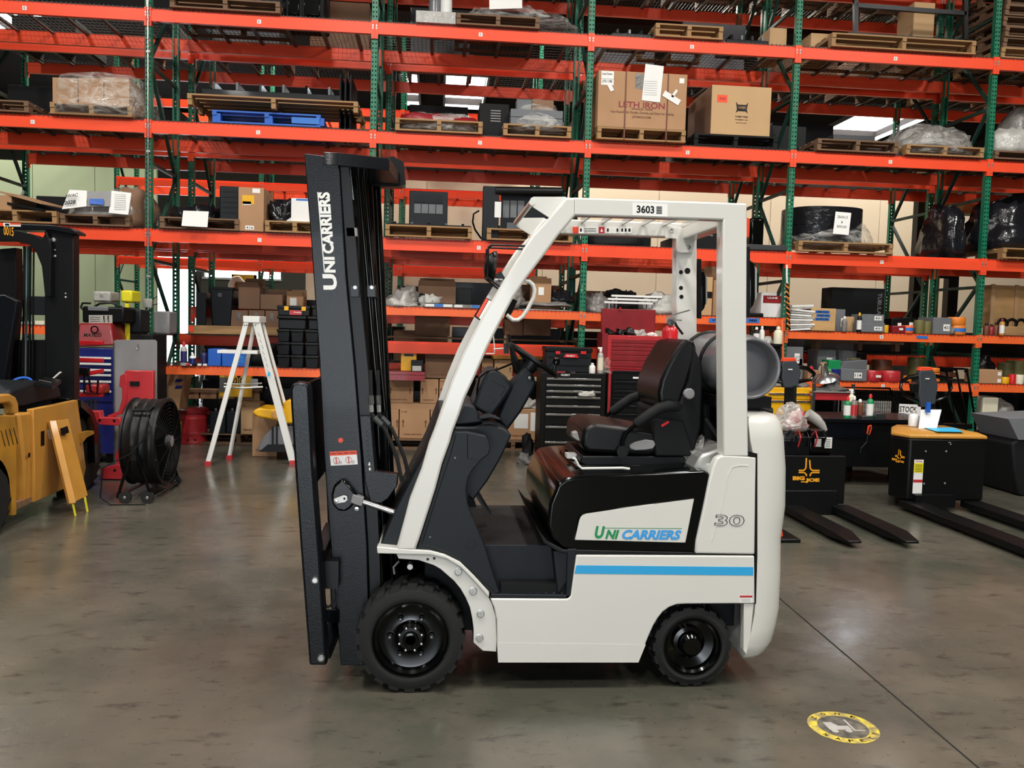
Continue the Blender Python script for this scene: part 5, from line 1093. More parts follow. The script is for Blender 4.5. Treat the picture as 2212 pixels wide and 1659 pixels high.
for (a, b, t_, dy, dep, m, nm, l) in ((1806, 1826, 668, .1, .3, 'grey_box', 'parts_box', 'tall grey parts box right of the plywood box'), (1826, 1850, 684, .2, .25, 'cardboard_pale', 'parts_box', 'pale carton behind the spray cans'), (1860, 1911, 697, -.02, .3, 'grey_box', 'parts_box', 'grey parts box marked 431, lower of two'), (1926, 1952, 688, .12, .25, 'black', 'parts_bin', 'black parts bin left of the orange rolls'), (1950, 1978, 686, .12, .25, 'black', 'parts_bin', 'black parts bin with a white tag'), (2016, 2056, 686, .0, .35, 'grey_box', 'parts_box', 'torn grey parts box near the fifth upright'), (1928, 1956, 704, -.0, .2, 'red_dark', 'parts_bin', 'low dark red bin with a white tag')):
    mk = ((.55, .2, .9, .6, 'paper', '431', 'black'),) if m == 'grey_box' else ((.5, .4, .8, .7, 'paper'),) if m != 'cardboard_pale' else ()
    x0, x1, zt = ext(a, b, t_, Y+dy); carton(x0, x1, Y+dy, dep, zb, zt, l, m=m, tape=False, name=nm, marks=mk, group='bins and boxes on the right B shelf')
x0, x1, zt = ext(1862, 1910, 679, Y-.0); carton(x0, x1, Y-.0, .28, at(1885, 698, Y).z+.004, zt, 'grey parts box marked 431, upper of two', m='grey_box', tape=False, name='parts_box', marks=((.55, .3, .9, .8, 'paper', '431', 'black'),), group='bins and boxes on the right B shelf')
bottle(1823, 717, 683, Y-.0, .032, 'bag_grey', 'white', 'white squeeze bottle in front of the grey box', 'squeeze_bottle', 'bottle', z=zb); bottle(1855, 717, 675, Y-.0, .028, 'black', 'yellow_bright', 'black spray can with a yellow cap', z=zb, lab='paper')
roll(1908, 1922, 702, Y-.0, zb, 'yellow_bright', 'small yellow roll beside the grey boxes', 'small_roll', group='rolls on the right B shelf')
roll(1955, 1978, 703, Y-.02, zb, 'orange_light', 'orange roll with blue band left of the brown rolls', 'wheel_tread_roll', band='blue_tape', group='rolls on the right B shelf')
for a, b, t_, l in ((1981, 2001, 691, 'tall brownish roll'), (1998, 2016, 694, 'olive roll beside the brown one')): roll(a, b, t_, Y-.0, zb, 'olive', l+' on the right B shelf', 'wheel_tread_roll', group='rolls on the right B shelf')
roll(2060, 2094, 703, Y-.02, zb, 'amber', 'lower orange roll with blue band by the fifth upright', 'wheel_tread_roll', band='blue_tape', group='rolls on the right B shelf'); roll(2059, 2094, 685, Y-.02, at(2077, 703, Y).z+.003, 'amber', 'upper plain orange roll by the fifth upright', 'wheel_tread_roll', group='rolls on the right B shelf')
soft(2054, 2066, 702, Y-.03, .1, zb, 'small crumpled bag between grey box and orange rolls', 'bag_grey', 'plastic_bag', 'bag', p=2, seed=66)
q = MB(); p = at(1980, 731, YA-.016); r = at(2004, 732, YA-.016)-p; card(q, p, r, (0, 0, .035)); tag(q.build('tape_label', 'blue_tape', None), 'short blue tape strip on the right B beam', 'label')
zb = ZB['B5']
x0, x1, zt = ext(2140, 2300, 618, Y+.5)
q = thing('plywood_crate', 'pale plywood crate with battens at the right picture edge', 'crate', ((x0+x1)/2, Y+.6, zb)); MB().box(x0, x1, Y+.5, Y+.8, zb+.1, zt).build('panel', 'ply', q); [MB().box(x0+d, x0+d+.05, Y+.48, Y+.5, zb, zt+.01).build('batten', 'cardboard_pale', q) for d in (0, .33, .8)]
for i, (a, t_, m, l) in enumerate(((2129, 698, 'brown', 'brown jar right of the last upright'), (2140, 700, 'red_dark', 'dark red jar on the far right shelf'), (2150, 696, 'brown', 'glossy jar beside the yellow can'))): bottle(a, 728, t_, Y+.05, .035, m, 'black', l, 'jar', 'jar', z=zb)
bottle(2163, 728, 688, Y-.02, .03, 'yellow', 'red_dark', 'yellow can with dark red cap right of the last upright', 'can', 'can', z=zb, lab='paper')
x0, x1, zt = ext(2170, 2260, 706, Y+.0); carton(x0, x1, Y, .3, zb, zt, 'flat wooden box on the far right B shelf', m='wood', tape=False, name='wooden_box')
for i in range(3): o = MB().tube(arc((at(2166+20*i, 690, Y+.3).x, Y+.3, zb+.14), .07, 0, 330, 14), .02, 7).build('cable_coil', 'black', None, smooth=True); tag(o, ['left', 'middle', 'right'][i]+' black cable coil above the wooden box', 'cable', 'black coils at the far right')
# ------------------------------------------------------------------ level A, right
za = ZB['A4']
for (a, b, t_, z0_, dy, dep, m, l, tx) in ((1697, 1735, 774, 0, .05, .3, 'grey_box', 'lower grey parts box right of the orange ladder rail', None), (1698, 1735, 749, .13, .05, .3, 'grey_box', 'upper grey parts box with white label', 'V12'), (1766, 1806, 756, .05, .3, .3, 'grey_box', 'grey parts box with tilted tag at the back', '11'), (1812, 1850, 757, .05, .35, .3, 'grey_box', 'open grey box leaning at the back of the A shelf', '431'), (1838, 1872, 762, .05, .45, .2, 'black', 'black bin with white tag at the back', None),
        (1794, 1815, 810, 0, .0, .2, 'blue_deep', 'lower navy box beside the grey box 114', None), (1794, 1815, 797, .06, .0, .2, 'blue_deep', 'middle navy box beside the grey box 114', None), (1790, 1816, 778, .12, .03, .2, 'logo_green', 'green box on the navy boxes', None), (1817, 1873, 797, 0, -.02, .35, 'grey_box', 'large grey parts box marked 114', '114'), (1745, 1776, 800, 0, .0, .25, 'cardboard', 'small scuffed carton in front of the green tape', None)):
    x0, x1, zt = ext(a, b, t_, Y+dy); z1 = za+z0_; mk = ((.5, .25, .8, .7, 'paper', tx, 'black'),) if tx else ()
    carton(x0, x1, Y+dy, dep, z1, max(zt, z1+.04), l, m=m, tape=False, name='parts_box', marks=mk, group='boxes on the right A shelf')
x0, x1, zt = ext(1815, 1874, 779, Y); q = MB().prism([at(1817, 797, Y-.01), at(1872, 797, Y-.01), at(1874, 778, Y-.04), at(1828, 782, Y-.02)], (0, .28, 0)).build('torn_flap', 'grey_box', None, bevel=.003); tag(q, 'torn crumpled lid standing open on the grey box 114', 'lid')
for a, b, t_, m, l in ((1872, 1911, 801, 'red', 'wide red roll with paper tag on the right A shelf'), (1912, 1954, 802, 'red', 'wide red roll without tag on the right A shelf'), (1956, 1972, 812, 'amber', 'small orange roll beside the second red roll'), (1832, 1866, 773, 'olive', 'olive ring at the back of the A shelf')):
    o = roll(a, b, t_, Y+(.3 if m == 'olive' else -.02), za if m != 'olive' else za+.12, m, l, 'wheel_tread_roll', group='rolls on the right A shelf')
    if a == 1872: x0 = at(1893, 808, Y-.03).x; MB().box(x0, x0+.065, Y-.028, Y-.02, za+.05, za+.08).build('tag', 'paper', o)
for a, b, t_, l in ((1895, 1935, 778, 'dark brown roll at the back of the A shelf'), (1972, 2006, 772, 'pale olive roll stack behind the truck handle'), (2036, 2075, 805, 'dark roll behind the hand truck')): roll(a, b, t_, Y+.45, za+.05, 'olive' if '1972' in str(a) else 'brown', l, 'wheel_tread_roll', group='rolls on the right A shelf')
for i in range(3): roll(2008, 2036, 795+11*i, Y+.02, za+.13-.06*i, 'amber', ['top', 'middle', 'bottom'][i]+' orange roll in the stack behind the truck handle', 'wheel_tread_roll', group='orange rolls stacked on the A shelf')
c = at(1782, 800, Y-.05); q = thing('tape_roll', 'bright green tape roll standing on edge on the A shelf', 'tape', (c.x, c.y, za)); R = .09; MB().lathe([(R*.5, 0), (R, 0), (R, .085), (R*.5, .085)], (c.x-.04, c.y, za+R), (1, 0, 0), 28).build('tape', 'green_tape', q, smooth=True); MB().lathe([(R*1.06, 0), (R*1.06, .003), (.02, .003)], (c.x-.045, c.y, za+R*1.05), (1, 0, 0), 24).build('flange', 'white', q)
bottle(1752, 800, 790, Y-.02, .026, 'red_bright', 'steel', 'red spray can lying among the boxes', z=za+.12)
x0, x1, zt = ext(1765, 1955, 738, Y+.75); q = thing('wooden_pallet', 'brown pallet seen under the right B shelf at the back', 'pallet', ((x0+x1)/2, Y+.8, za), 'pallets on the racking'); ub(UBD, 'slat', q, x0, x1, Y+.78, Y+.95, zt-.03, zt)
for d in (.0, .5, .95): ub(UBD, 'block', q, x0+(x1-x0-.06)*d, x0+(x1-x0-.06)*d+.06, Y+.78, Y+.9, zt-.12, zt-.03)
za = ZB['A5']
x0, x1, zt = ext(2115, 2165, 799, Y+.02); carton(x0, x1, Y+.02, .3, za, zt, 'brown carton with two white stickers on the far right A shelf', marks=((.8, .6, .95, .85, 'paper'), (.8, .1, .95, .35, 'paper')))
for a, b, t_, m, l in ((2167, 2184, 815, 'yellow_bright', 'yellow roll on the far right A shelf'), (2184, 2198, 809, 'red_bright', 'bright red roll on the far right A shelf'), (2198, 2216, 810, 'cream', 'cream roll at the picture edge')): roll(a, b, t_, Y, za, m, l, 'tape_roll', 'tape', group='tape rolls on the far right shelf')
for a, b, t_, l in ((2168, 2200, 784, 'pale brown roll stack at the back right'), (2190, 2230, 780, 'olive roll at the back right')): roll(a, b, t_, Y+.5, za+.05, 'olive', l, 'wheel_tread_roll', group='rolls at the back right')
soft(2128, 2160, 768, Y+.6, .3, za, 'dark bagged goods behind the carton on the far right', 'bag_black', 'bagged_goods', 'bag', seed=70)
# ------------------------------------------------------------------ level A, left (work shelf) and B rear
za = ZB['A1']
for r_, (t_, zz) in enumerate(((769, 0), (742, 1), (715, 2))):
    for c_, (a, b) in enumerate(((598, 626), (627, 656), (658, 688))):
        x0, x1 = at(a, t_+10, Y-.03).x, at(b, t_+10, Y-.03).x; h = .150; z0_ = za+h*zz
        lab = '%s dark lidded tote in the %s row of the tote wall' % (('left', 'middle', 'right')[c_], ('bottom', 'second', 'third')[r_]); q = thing('storage_tote', lab, 'tote', ((x0+x1)/2, Y+.15, z0_), 'dark storage totes on the A shelf')
        w = x1-x0; MB().loft([[Vector(v) for v in ((x0+.015, Y-.01, z0_), (x1-.015, Y-.01, z0_), (x1-.015, Y+.33, z0_), (x0+.015, Y+.33, z0_))], [Vector(v) for v in ((x0+.004, Y-.025, z0_+.12), (x1-.004, Y-.025, z0_+.12), (x1-.004, Y+.35, z0_+.12), (x0+.004, Y+.35, z0_+.12))]]).build('body', 'plastic_dark', q, bevel=.008)
        MB().box(x0-.003, x1+.003, Y-.035, Y+.36, z0_+.118, z0_+.148).build('lid', 'black', q, bevel=.008)
z0_ = za+.45
for a, b, t_, l in ((599, 662, 684, 'wide dark tote on top of the three rows'), (664, 690, 690, 'wide dark tote half hidden by the mast')):
    x0, x1, zt = ext(a, b, t_, Y-.02); q = thing('storage_tote', l, 'tote', ((x0+x1)/2, Y+.15, z0_), 'dark storage totes on the A shelf'); MB().box(x0+.01, x1-.01, Y-.01, Y+.33, z0_, z0_+.12).build('body', 'plastic_dark', q, bevel=.012); MB().box(x0-.003, x1+.003, Y-.03, Y+.36, z0_+.118, z0_+.155).build('lid', 'black', q, bevel=.01)
z0_ += .157
for a, b, l in ((598, 670, 'black tool case with two yellow latches and red label on the totes'), (672, 720, 'second black tool case with yellow latches, half hidden by the mast')):
    x0, x1, zt = ext(a, b, 660, Y-.02); q = thing('tool_case', l, 'tool box', ((x0+x1)/2, Y+.15, z0_), 'black tool cases on the totes'); MB().box(x0+.01, x1-.01, Y-.01, Y+.3, z0_, zt-.03).build('body', 'plastic_dark', q, bevel=.01); MB().box(x0, x1, Y-.02, Y+.31, zt-.04, zt).build('lid', 'black', q, bevel=.008)
    for u in (.22, .74): xx = x0+(x1-x0)*u; MB().box(xx, xx+.05, Y-.03, Y-.015, zt-.06, zt-.01).build('latch', 'yellow_bright', q, bevel=.003)
    b_ = MB(); p = Vector((x0+(x1-x0)*.38, Y-.013, z0_+.01)); card(b_, p, ((x1-x0)*.36, 0, 0), (0, 0, .055)); b_.cur = 1; addtext(b_, 'husky', p+Vector((.05, 0, .02)), (.09, 0, 0), (0, 0, .02), .003, .02); b_.build('label', ['red', 'paper'], q)
q = bottle(397, 789, 738, Y-.02, .038, 'bag_white', 'red', 'white jug with blue label at the left of the work shelf', 'jug', 'jug', z=za, lab='purple'); bottle(416, 787, 763, Y-.0, .032, 'paper', 'white', 'small blue and white can on the work shelf', 'can', 'can', z=za, lab='blue_deep')
bottle(441, 787, 754, Y+.1, .04, 'purple', 'black', 'dark purple bottle beside the blue boxes', 'bottle', 'bottle', z=za, lab='purple')
for a, b, l in ((449, 477, 'plain blue box, left of two on the work shelf'), (479, 531, 'blue box with white print, right of two')): 
    x0, x1, zt = ext(a, b, 754 if a < 460 else 763, Y+.0); carton(x0, x1, Y, .3, za, zt, l, m='blue', tape=False, name='blue_box', marks=((.65, .3, .9, .8, 'sky_blue', 'AUTO'),) if a > 460 else (), group='blue boxes on the work shelf')
for i in range(4):
    c = at(405+12*i, 790, Y-.06); o = MB().box(c.x-.02, c.x+.02, Y-.04, Y, za, za+.025).build('small_fitting', ['red', 'black', 'white', 'white'][i], None, bevel=.004); tag(o, ['red', 'black', 'white left', 'white right'][i]+' small fitting lying on the work shelf edge', 'fitting', 'small fittings on the work shelf')
soft(540, 592, 748, Y+.2, .4, za, 'black machine parts behind the ladder on the work shelf', 'black_matte', 'machine_parts', 'parts', seed=72, amp=.1)
zr = zB1+.08; Yr = YA+.75
dk = MB().box(at(400, 725, Yr).x, at(640, 725, Yr).x, Yr-.02, YA+DEP, zr-.02, zr).build('rear_shelf_board', 'wood_dark', None); tag(dk, 'dark shelf board carrying the carton pile over the work shelf', 'board')
pk = MB().box(at(412, 712, Yr).x, at(604, 712, Yr).x, Yr-.06, Yr-.02, zr, zr+.105).build('timber_plank', 'wood', None, bevel=.004); tag(pk, 'long timber plank set on edge along the rear shelf', 'plank')
q = MB().box(at(411, 712, Yr).x, at(421, 712, Yr).x, Yr-.068, Yr-.061, zr+.02, zr+.10).build('orange_clip', 'orange_red', None); tag(q, 'bright orange clip at the left end of the timber plank', 'clip')
for a, b, t_, l in ((498, 535, 670, 'left of three taped cartons on the rear plank'), (537, 571, 670, 'middle of three taped cartons on the rear plank'), (573, 602, 671, 'right of three taped cartons on the rear plank')):
    x0, x1, zt = ext(a, b, t_, Yr); carton(x0, x1, Yr, .3, zr, zt, l, m='cardboard_dark', group='cartons piled on the rear shelf', marks=((.35, .55, .6, .9, 'bag_grey'),))
z1 = at(550, 669, Yr).z+.006
for a, b, t_, l in ((515, 561, 620, 'large brown carton on the pile, left'), (562, 610, 636, 'large brown carton on the pile, right')):
    x0, x1, zt = ext(a, b, t_, Yr); carton(x0, x1, Yr, .35, z1, zt, l, m='cardboard_dark', open_=a < 520, group='cartons piled on the rear shelf')
x0, x1, zt = ext(575, 620, 624, Yr+.25); carton(x0, x1, Yr+.38, .3, z1, zt, 'brown carton with white tag behind the pile', m='cardboard_dark', marks=((.1, .5, .25, .7, 'paper'),))
x0, x1, zt = ext(619, 655, 640, Yr); carton(x0, x1, Yr, .3, z1-.03, zt, 'small tan carton with open lid and white label near the mast', open_=True, marks=((.2, .2, .6, .9, 'paper'),))
x0, x1, zt = ext(453, 503, 622, Yr-.02); q = thing('waste_bin', 'tall black plastic bin on the rear shelf', 'bin', ((x0+x1)/2, Yr+.2, zr)); MB().loft([[Vector(v) for v in ((x0+.03, Yr, zr), (x1-.03, Yr, zr), (x1-.03, Yr+.3, zr), (x0+.03, Yr+.3, zr))], [Vector(v) for v in ((x0, Yr-.02, zt), (x1, Yr-.02, zt), (x1, Yr+.33, zt), (x0, Yr+.33, zt))]]).build('body', 'black_mast', q, bevel=.015)
MB().box(x0-.01, x1+.01, Yr-.03, Yr+.34, zt-.02, zt+.01).build('rim', 'black', q, bevel=.006); b_ = MB(); addtext(b_, '@', (x0+(x1-x0)*.35, Yr-.012, zt-.11), (.05, 0, 0), (0, 0, .05), .01); b_.build('mark', 'grey', q)
cpx(423, 445, 632, Yr+.1, .3, zr, 'small black cabinet left of the black bin', m='black_mast', tape=False, name='small_cabinet', cat='cabinet')
pb_ = at(500, 614, 12.8); o = MB().tube([(pb_.x, 12.8, 0)]+[at(a, b, 12.8) for a, b in ((500, 614), (506, 603), (515, 602), (524, 612), (527, 620))], .045, 8).build('bent_pipe', 'cream', None, smooth=True); tag(o, 'cream bent pipe rising behind the carton pile', 'pipe')
x0, x1 = at(500, 610, 13.2).x, at(553, 610, 13.2).x; o = thing('gate_panel', 'yellow framed mesh panel far behind the carton pile', 'panel', ((x0+x1)/2, 13.2, 0)); MB().box(x0, x1, 13.2, 13.25, at(525, 605, 13.2).z, at(525, 593, 13.2).z).box(x0, x0+.03, 13.2, 13.25, 0, at(525, 593, 13.2).z).box(x1-.03, x1, 13.2, 13.25, 0, at(525, 593, 13.2).z).build('frame', 'yellow_label', o); MB().box(x0, x1, 13.23, 13.24, .9, at(525, 605, 13.2).z).build('mesh', 'olive', o)
# ------------------------------------------------------------------ floor-level goods inside the racks
Yb = 10.62
pallet(838, 1000, Yb-.06, 0, 'floor pallet under the small brown cartons in the third bay', 'd', h=.12, group='pallets on the floor'); pallet(1055, 1165, Yb-.06, 0, 'floor pallet under the labelled carton beside the black chest', 'd', h=.12, group='pallets on the floor')
def stackbox(a, b, t_, zb_, l, m='cardboard', arrows=True, Yv=Yb, dep=.4, marks=(), g='cartons stacked at floor level'):
    x0, x1 = at(a, t_+20, Yv).x, at(b, t_+20, Yv).x; zt = at((a+b)/2, t_, Yv).z
    q = carton(x0, x1-.006, Yv, dep, zb_, zt, l, m=m, marks=marks+((.05, .88, .25, .94, 'brown', '2-1106'), (.15, .10, .75, .17, 'brown', 'FUJIAN MOTION')), group=g)
    if arrows:
        h = zt-zb_
        for u in (.12, .86):
            xx = x0+(x1-x0)*u; MB().prism([(xx-.006, Yv-.001, zb_+h*.38), (xx+.006, Yv-.001, zb_+h*.38), (xx+.006, Yv-.001, zb_+h*.55), (xx+.018, Yv-.001, zb_+h*.55), (xx, Yv-.001, zb_+h*.66), (xx-.018, Yv-.001, zb_+h*.55), (xx-.006, Yv-.001, zb_+h*.55)], (0, -.001, 0)).build('arrow', 'brown', q)
    return zt
z0_ = .122
zA = stackbox(834, 862, 884, z0_, 'narrow carton at the left of the lower carton row'); stackbox(863, 929, 884, z0_, 'wide lower carton left of the forklift leg'); stackbox(930, 1000, 884, z0_, 'lower carton behind the forklift leg')
zB_ = at(900, 871, Yb).z; MB_ = MB().box(at(834, 880, Yb).x, at(1000, 880, Yb).x, Yb, Yb+.4, zA+.002, zB_-.002).build('cardboard_pad', 'cardboard', None); tag(MB_, 'layer of flattened cardboard between the two carton rows', 'cardboard')
stackbox(837, 894, 819, zB_, 'upper carton beside the dark gap'); stackbox(908, 948, 819, zB_, 'upper carton with two up arrows left of the leg'); stackbox(949, 987, 819, zB_, 'upper carton just left of the forklift leg'); stackbox(1030, 1062, 821, zB_, 'upper carton seen through the forklift cab')
zU = at(950, 818, Yb).z+.004
stackbox(918, 1000, 761, zU, 'big plain carton on top of the carton rows', arrows=False, m='cardboard_dark'); stackbox(1041, 1066, 777, zU, 'tall carton behind the windscreen opening'); stackbox(1068, 1108, 777, zU, 'tan carton with arrow under the steering wheel', m='cardboard_pale')
q = MB().box(at(1066, 770, Yb).x, at(1172, 770, Yb).x, Yb+.02, Yb+.35, at(1080, 776, Yb).z+.003, at(1080, 768, Yb).z).build('yellow_board', 'yellow_bright', None); tag(q, 'yellow board lying across the cartons behind the steering wheel', 'board')
stackbox(1098, 1164, 884, z0_, 'carton with large white shipping label beside the black chest', marks=((.20, .38, .66, .85, 'paper'), (.74, .3, .90, .9, 'paper')), arrows=False)
q = soft(1100, 1164, 866, Yb+.05, .3, at(1130, 884, Yb).z+.004, 'crumpled film heap on the labelled carton', 'bag_white', 'plastic_bag', 'bag', p=2, amp=.1, seed=80)
x0, x1, zt = ext(866, 900, 752, Yb-.1); q = carton(x0, x1, Yb-.1, .2, .97, zt, 'yellow carrying case on the small rear shelf', m='yellow_bright', tape=False, name='carrying_case', cat='case'); MB().box(x0+.04, x1-.04, Yb-.104, Yb-.1, zt-.10, zt-.07).build('handle_hole', 'black', q)
q = cpx(888, 914, 778, Yb-.18, .15, .97, 'black box with pale label in front of the yellow case', m='black', tape=False, name='small_box', marks=((.1, .05, .85, .5, 'bag_white'),))
q = MB().box(at(832, 800, Yb-.2).x, at(918, 800, Yb-.2).x, Yb-.2, Yb+.4, .93, .968).build('small_shelf_board', 'red_dark', None); tag(q, 'maroon shelf ledge holding the yellow case', 'shelf')
q = MB().box(at(834, 808, Yb-.2).x, at(918, 808, Yb-.2).x, Yb-.2, Yb-.16, .86, .925).build('small_shelf_rail', 'red_dark', None); tag(q, 'maroon rail under the yellow case ledge', 'rail')
for a, b, l in ((850, 880, 'small tan box on the upper carton'), (882, 900, 'small grey box on the upper carton')): stackbox(a, b, 800, at(880, 818, Yb).z+.004, l, arrows=False, m='cardboard_dark', dep=.2)
for a, b, t_, l in ((896, 972, 684, 'brown carton under the B shelf near the mast'), (1024, 1070, 684, 'brown carton under the B shelf behind the leg'), (1090, 1130, 690, 'left brown carton under the third-bay B shelf'), (1131, 1190, 690, 'right brown carton under the third-bay B shelf')):
    x0, x1, zt = ext(a, b, t_, Yb+.2); carton(x0, x1, Yb+.2, .3, at(a, 728, Yb+.2).z+.02, zt, l, m='cardboard_dark', group='cartons under the B shelf')
q = MB().box(at(838, 728, Yb+.2).x, at(1240, 728, Yb+.2).x, Yb+.15, Yb+.55, at(900, 727, Yb+.2).z-.02, at(900, 727, Yb+.2).z+.0).build('shelf_board', 'wood_dark', None); tag(q, 'dark board carrying the cartons under the B shelf', 'board')
beam(rackA, orgA, bx(1), YA+.35, at(950, 752, YA+.35).z, small=False); beam(rackA, orgA, bx(2), YA+.45, at(1250, 762, YA+.45).z, small=False)
# bay with ladder: floor level
pallet(388, 640, 10.75, 0, 'low grey pallet under the batteries and boxes', 'd', h=.13, group='pallets on the floor')
for a, b, l in ((453, 487, 'left of two black batteries behind the ladder'), (489, 520, 'right of two black batteries behind the ladder')):
    x0, x1, zt = ext(a, b, 889, 10.75); q = carton(x0, x1, 10.75, .3, .131, zt, l, m='plastic_dark', tape=False, name='truck_battery', cat='battery', group='black batteries on the floor pallet', bev=.01); MB().cyl((x0+.05, 10.85, zt), (x0+.05, 10.85, zt+.03), .015, 8).build('terminal', 'zinc', q)
stackbox(520, 563, 870, .131, 'tan carton with its lid up between the ladder legs', arrows=False, m='cardboard_pale', Yv=10.7, dep=.3); sheet([at(523, 870, 10.99), at(562, 870, 10.99), at(561, 850, 10.99), at(523, 850, 10.99)], 'cardboard_pale', 'carton_flap', 'raised flap of the tan carton between the ladder legs', 'flap', th=.004)
for i in range(4): stackbox(393+39*i, 430+39*i, 862, .66, ['first', 'second', 'third', 'fourth'][i]+' pale block from the left in the row over the batteries', arrows=False, m='cardboard', Yv=10.95, dep=.15, g='pale boxes over the batteries')
q = MB().box(at(390, 882, 10.95).x, at(560, 882, 10.95).x, 10.93, 11.15, .62, .655).build('shelf_board', 'wood_dark', None); tag(q, 'low board carrying the pale blocks', 'board')
text('N', at(417, 877, 10.94), at(430, 878, 10.94)-at(417, 877, 10.94), (0, 0, .09), 'black', None, .004, .05, name='painted_letter'); tag(bpy.data.objects['painted_letter'], 'black capital N painted on the second pale block', 'letter')
x0, x1 = at(474, 840, 10.80).x, at(521, 840, 10.80).x; zt = at(500, 812, 10.80).z; zz = at(500, 857, 10.80).z
q = thing('machine_plate', 'yellow steel machine plate lettered 221C1 behind the ladder', 'plate', ((x0+x1)/2, 10.8, zz)); MB().box(x0, x1+.13, 10.80, 10.84, zz, zt).build('plate', 'yellow_bright', q); text('221C1', at(502, 829, 10.798), at(529, 829, 10.798)-at(502, 829, 10.798), (0, 0, .075), 'black', q, .002, .03); MB().lathe([(.022, 0), (.001, -.001)], at(516, 813, 10.799), (0, 1, 0), 12).build('hole', 'black', q)
MB().box(at(474, 840, 10.79).x, at(492, 840, 10.79).x, 10.79, 10.799, zz+.06, zt-.02).build('faded_label', 'cloth_grey', q); MB().box(at(541, 840, 10.79).x, at(557, 840, 10.79).x, 10.79, 10.799, zz+.13, zt-.03).build('paper_label', 'paper', q)
q = MB().prism([at(a, b, 10.3) for a, b in ((346, 882), (386, 886), (398, 805), (350, 808))], (0, .35, 0)).build('leaning_board', 'cardboard', None); tag(q, 'big scuffed brown board leaning under the work shelf with blue tape', 'board')
for b_ in (819, 833): sheet([at(377, b_+6, 10.29), at(392, b_+6, 10.29), at(395, b_, 10.29), at(380, b_, 10.29)], 'blue_deep', 'blue_tape_strip', 'blue tape strip on the leaning board, %s of two' % ('upper' if b_ == 819 else 'lower'), 'tape')
stackbox(545, 600, 888, 0, 'plain tan carton standing on the floor beside the seat base', arrows=False, m='cardboard', Yv=9.8, dep=.3)
# oily waste can
c = flo(415, 955); t = thing('waste_can', 'red metal waste can with yellow label between the fan and the ladder', 'bin', tuple(c)); R = .185; zt = at(415, 880, c.y).z
MB().lathe([(R, 0), (R, .02), (R*.97, .03), (R*.97, .12), (R*.99, .13), (R*.97, .14), (R*.97, .3), (R*.99, .31), (R*.97, .32), (R*.98, zt-.05), (R*.3, zt-.03)], c, (0, 0, 1), 32).build('body', 'red', t, smooth=True)
MB().lathe([(R*1.07, zt-.06), (R*1.07, zt-.02), (R*.9, zt+.0), (.001, zt)], c, (0, 0, 1), 32).build('lid', 'red_dark', t, smooth=True); MB().box(c.x+R, c.x+R+.05, c.y-.04, c.y+.04, zt-.08, zt-.04).build('hinge', 'red_dark', t)
p = at(388, 938, c.y-R*.8); b_ = MB(); card(b_, p, at(399, 938, c.y-R*.93)-p, (0, 0, .16)); b_.cur = 1
for i in range(5): card(b_, p+Vector((.006, -.003, .02+.024*i)), (at(399, 938, c.y-R*.93)-p)*.7, (0, 0, .006))
b_.build('label', ['yellow_label', 'black'], t)
for i in range(3): MB().lathe([(.012, 0), (.001, -.001)], (c.x-R*.5+.09*i, c.y-R*(.86, .99, .93)[i], .05), (0, 1, 0), 10).build('vent_hole', 'black', t)
# ladder
P_ = lambda a, b, Y: at(a, b, Y)
lt = flo(540, 1005); t = thing('step_ladder', 'white step ladder standing open in front of the racks', 'ladder', (lt.x, 9.3, 0))
f1, f2 = flo(450, 1005), flo(632, 1003); tp = at(545, 693, 9.25); top = Vector((tp.x, 9.25, tp.z))
A1, A2 = Vector((top.x-.045, 9.2, top.z)), Vector((top.x+.05, 9.2, top.z))
MB().bar(f1+Vector((0, 0, .04)), A1, .045, .05).build('side_rail', 'white', t, bevel=.004); MB().bar(f2+Vector((0, 0, .04)), A2, .075, .04, up=(0, 1, 0)).build('side_rail', 'white', t, bevel=.004)
f3, f4 = f1+Vector((.12, .42, 0)), f2+Vector((.0, .40, 0))
MB().bar(f3+Vector((0, 0, .04)), A1+Vector((.02, .30, 0)), .04, .03).build('side_rail', 'white', t, bevel=.003); MB().bar(f4+Vector((0, 0, .04)), A2+Vector((0, .30, 0)), .04, .03).build('side_rail', 'white', t, bevel=.003)
for f in (f1, f2, f3, f4): MB().box(f.x-.03, f.x+.03, f.y-.03, f.y+.03, 0, .045).build('foot', 'red', t)
MB().box(A1.x-.035, A2.x+.04, 9.17, 9.52, top.z-.02, top.z+.05).build('top_cap', 'white', t, bevel=.006)
def onrail(f, A, s): return f+(A-f)*s
def bolt_(p): MB().lathe([(.008, 0), (.001, -.004)], p, (0, 1, 0), 8).build('rivet', 'steel_dark', t)
a = at(484, 836, 9.25); b = at(568, 836, 9.25); MB().tube([a, (a+b)/2+Vector((0, -.02, -.01)), b], .012, 6).build('spreader', 'zinc', t); a = at(484, 829, 9.45); b = at(566, 828, 9.45); MB().tube([a, (a+b)/2+Vector((0, 0, -.01)), b], .010, 6).build('spreader', 'zinc', t)
MB().box(at(469, 762, 9.2).x, at(556, 762, 9.2).x, 9.2, 9.45, at(510, 764, 9.2).z, at(510, 757, 9.2).z).build('tool_tray', 'white', t, bevel=.003)
for p in ((528, 702), (533, 702), (546, 702), (552, 702), (490, 838), (575, 838)): bolt_(at(*p, 9.165))
b_ = MB(); s0, s1 = onrail(f2, A2, .50), onrail(f2, A2, .92)
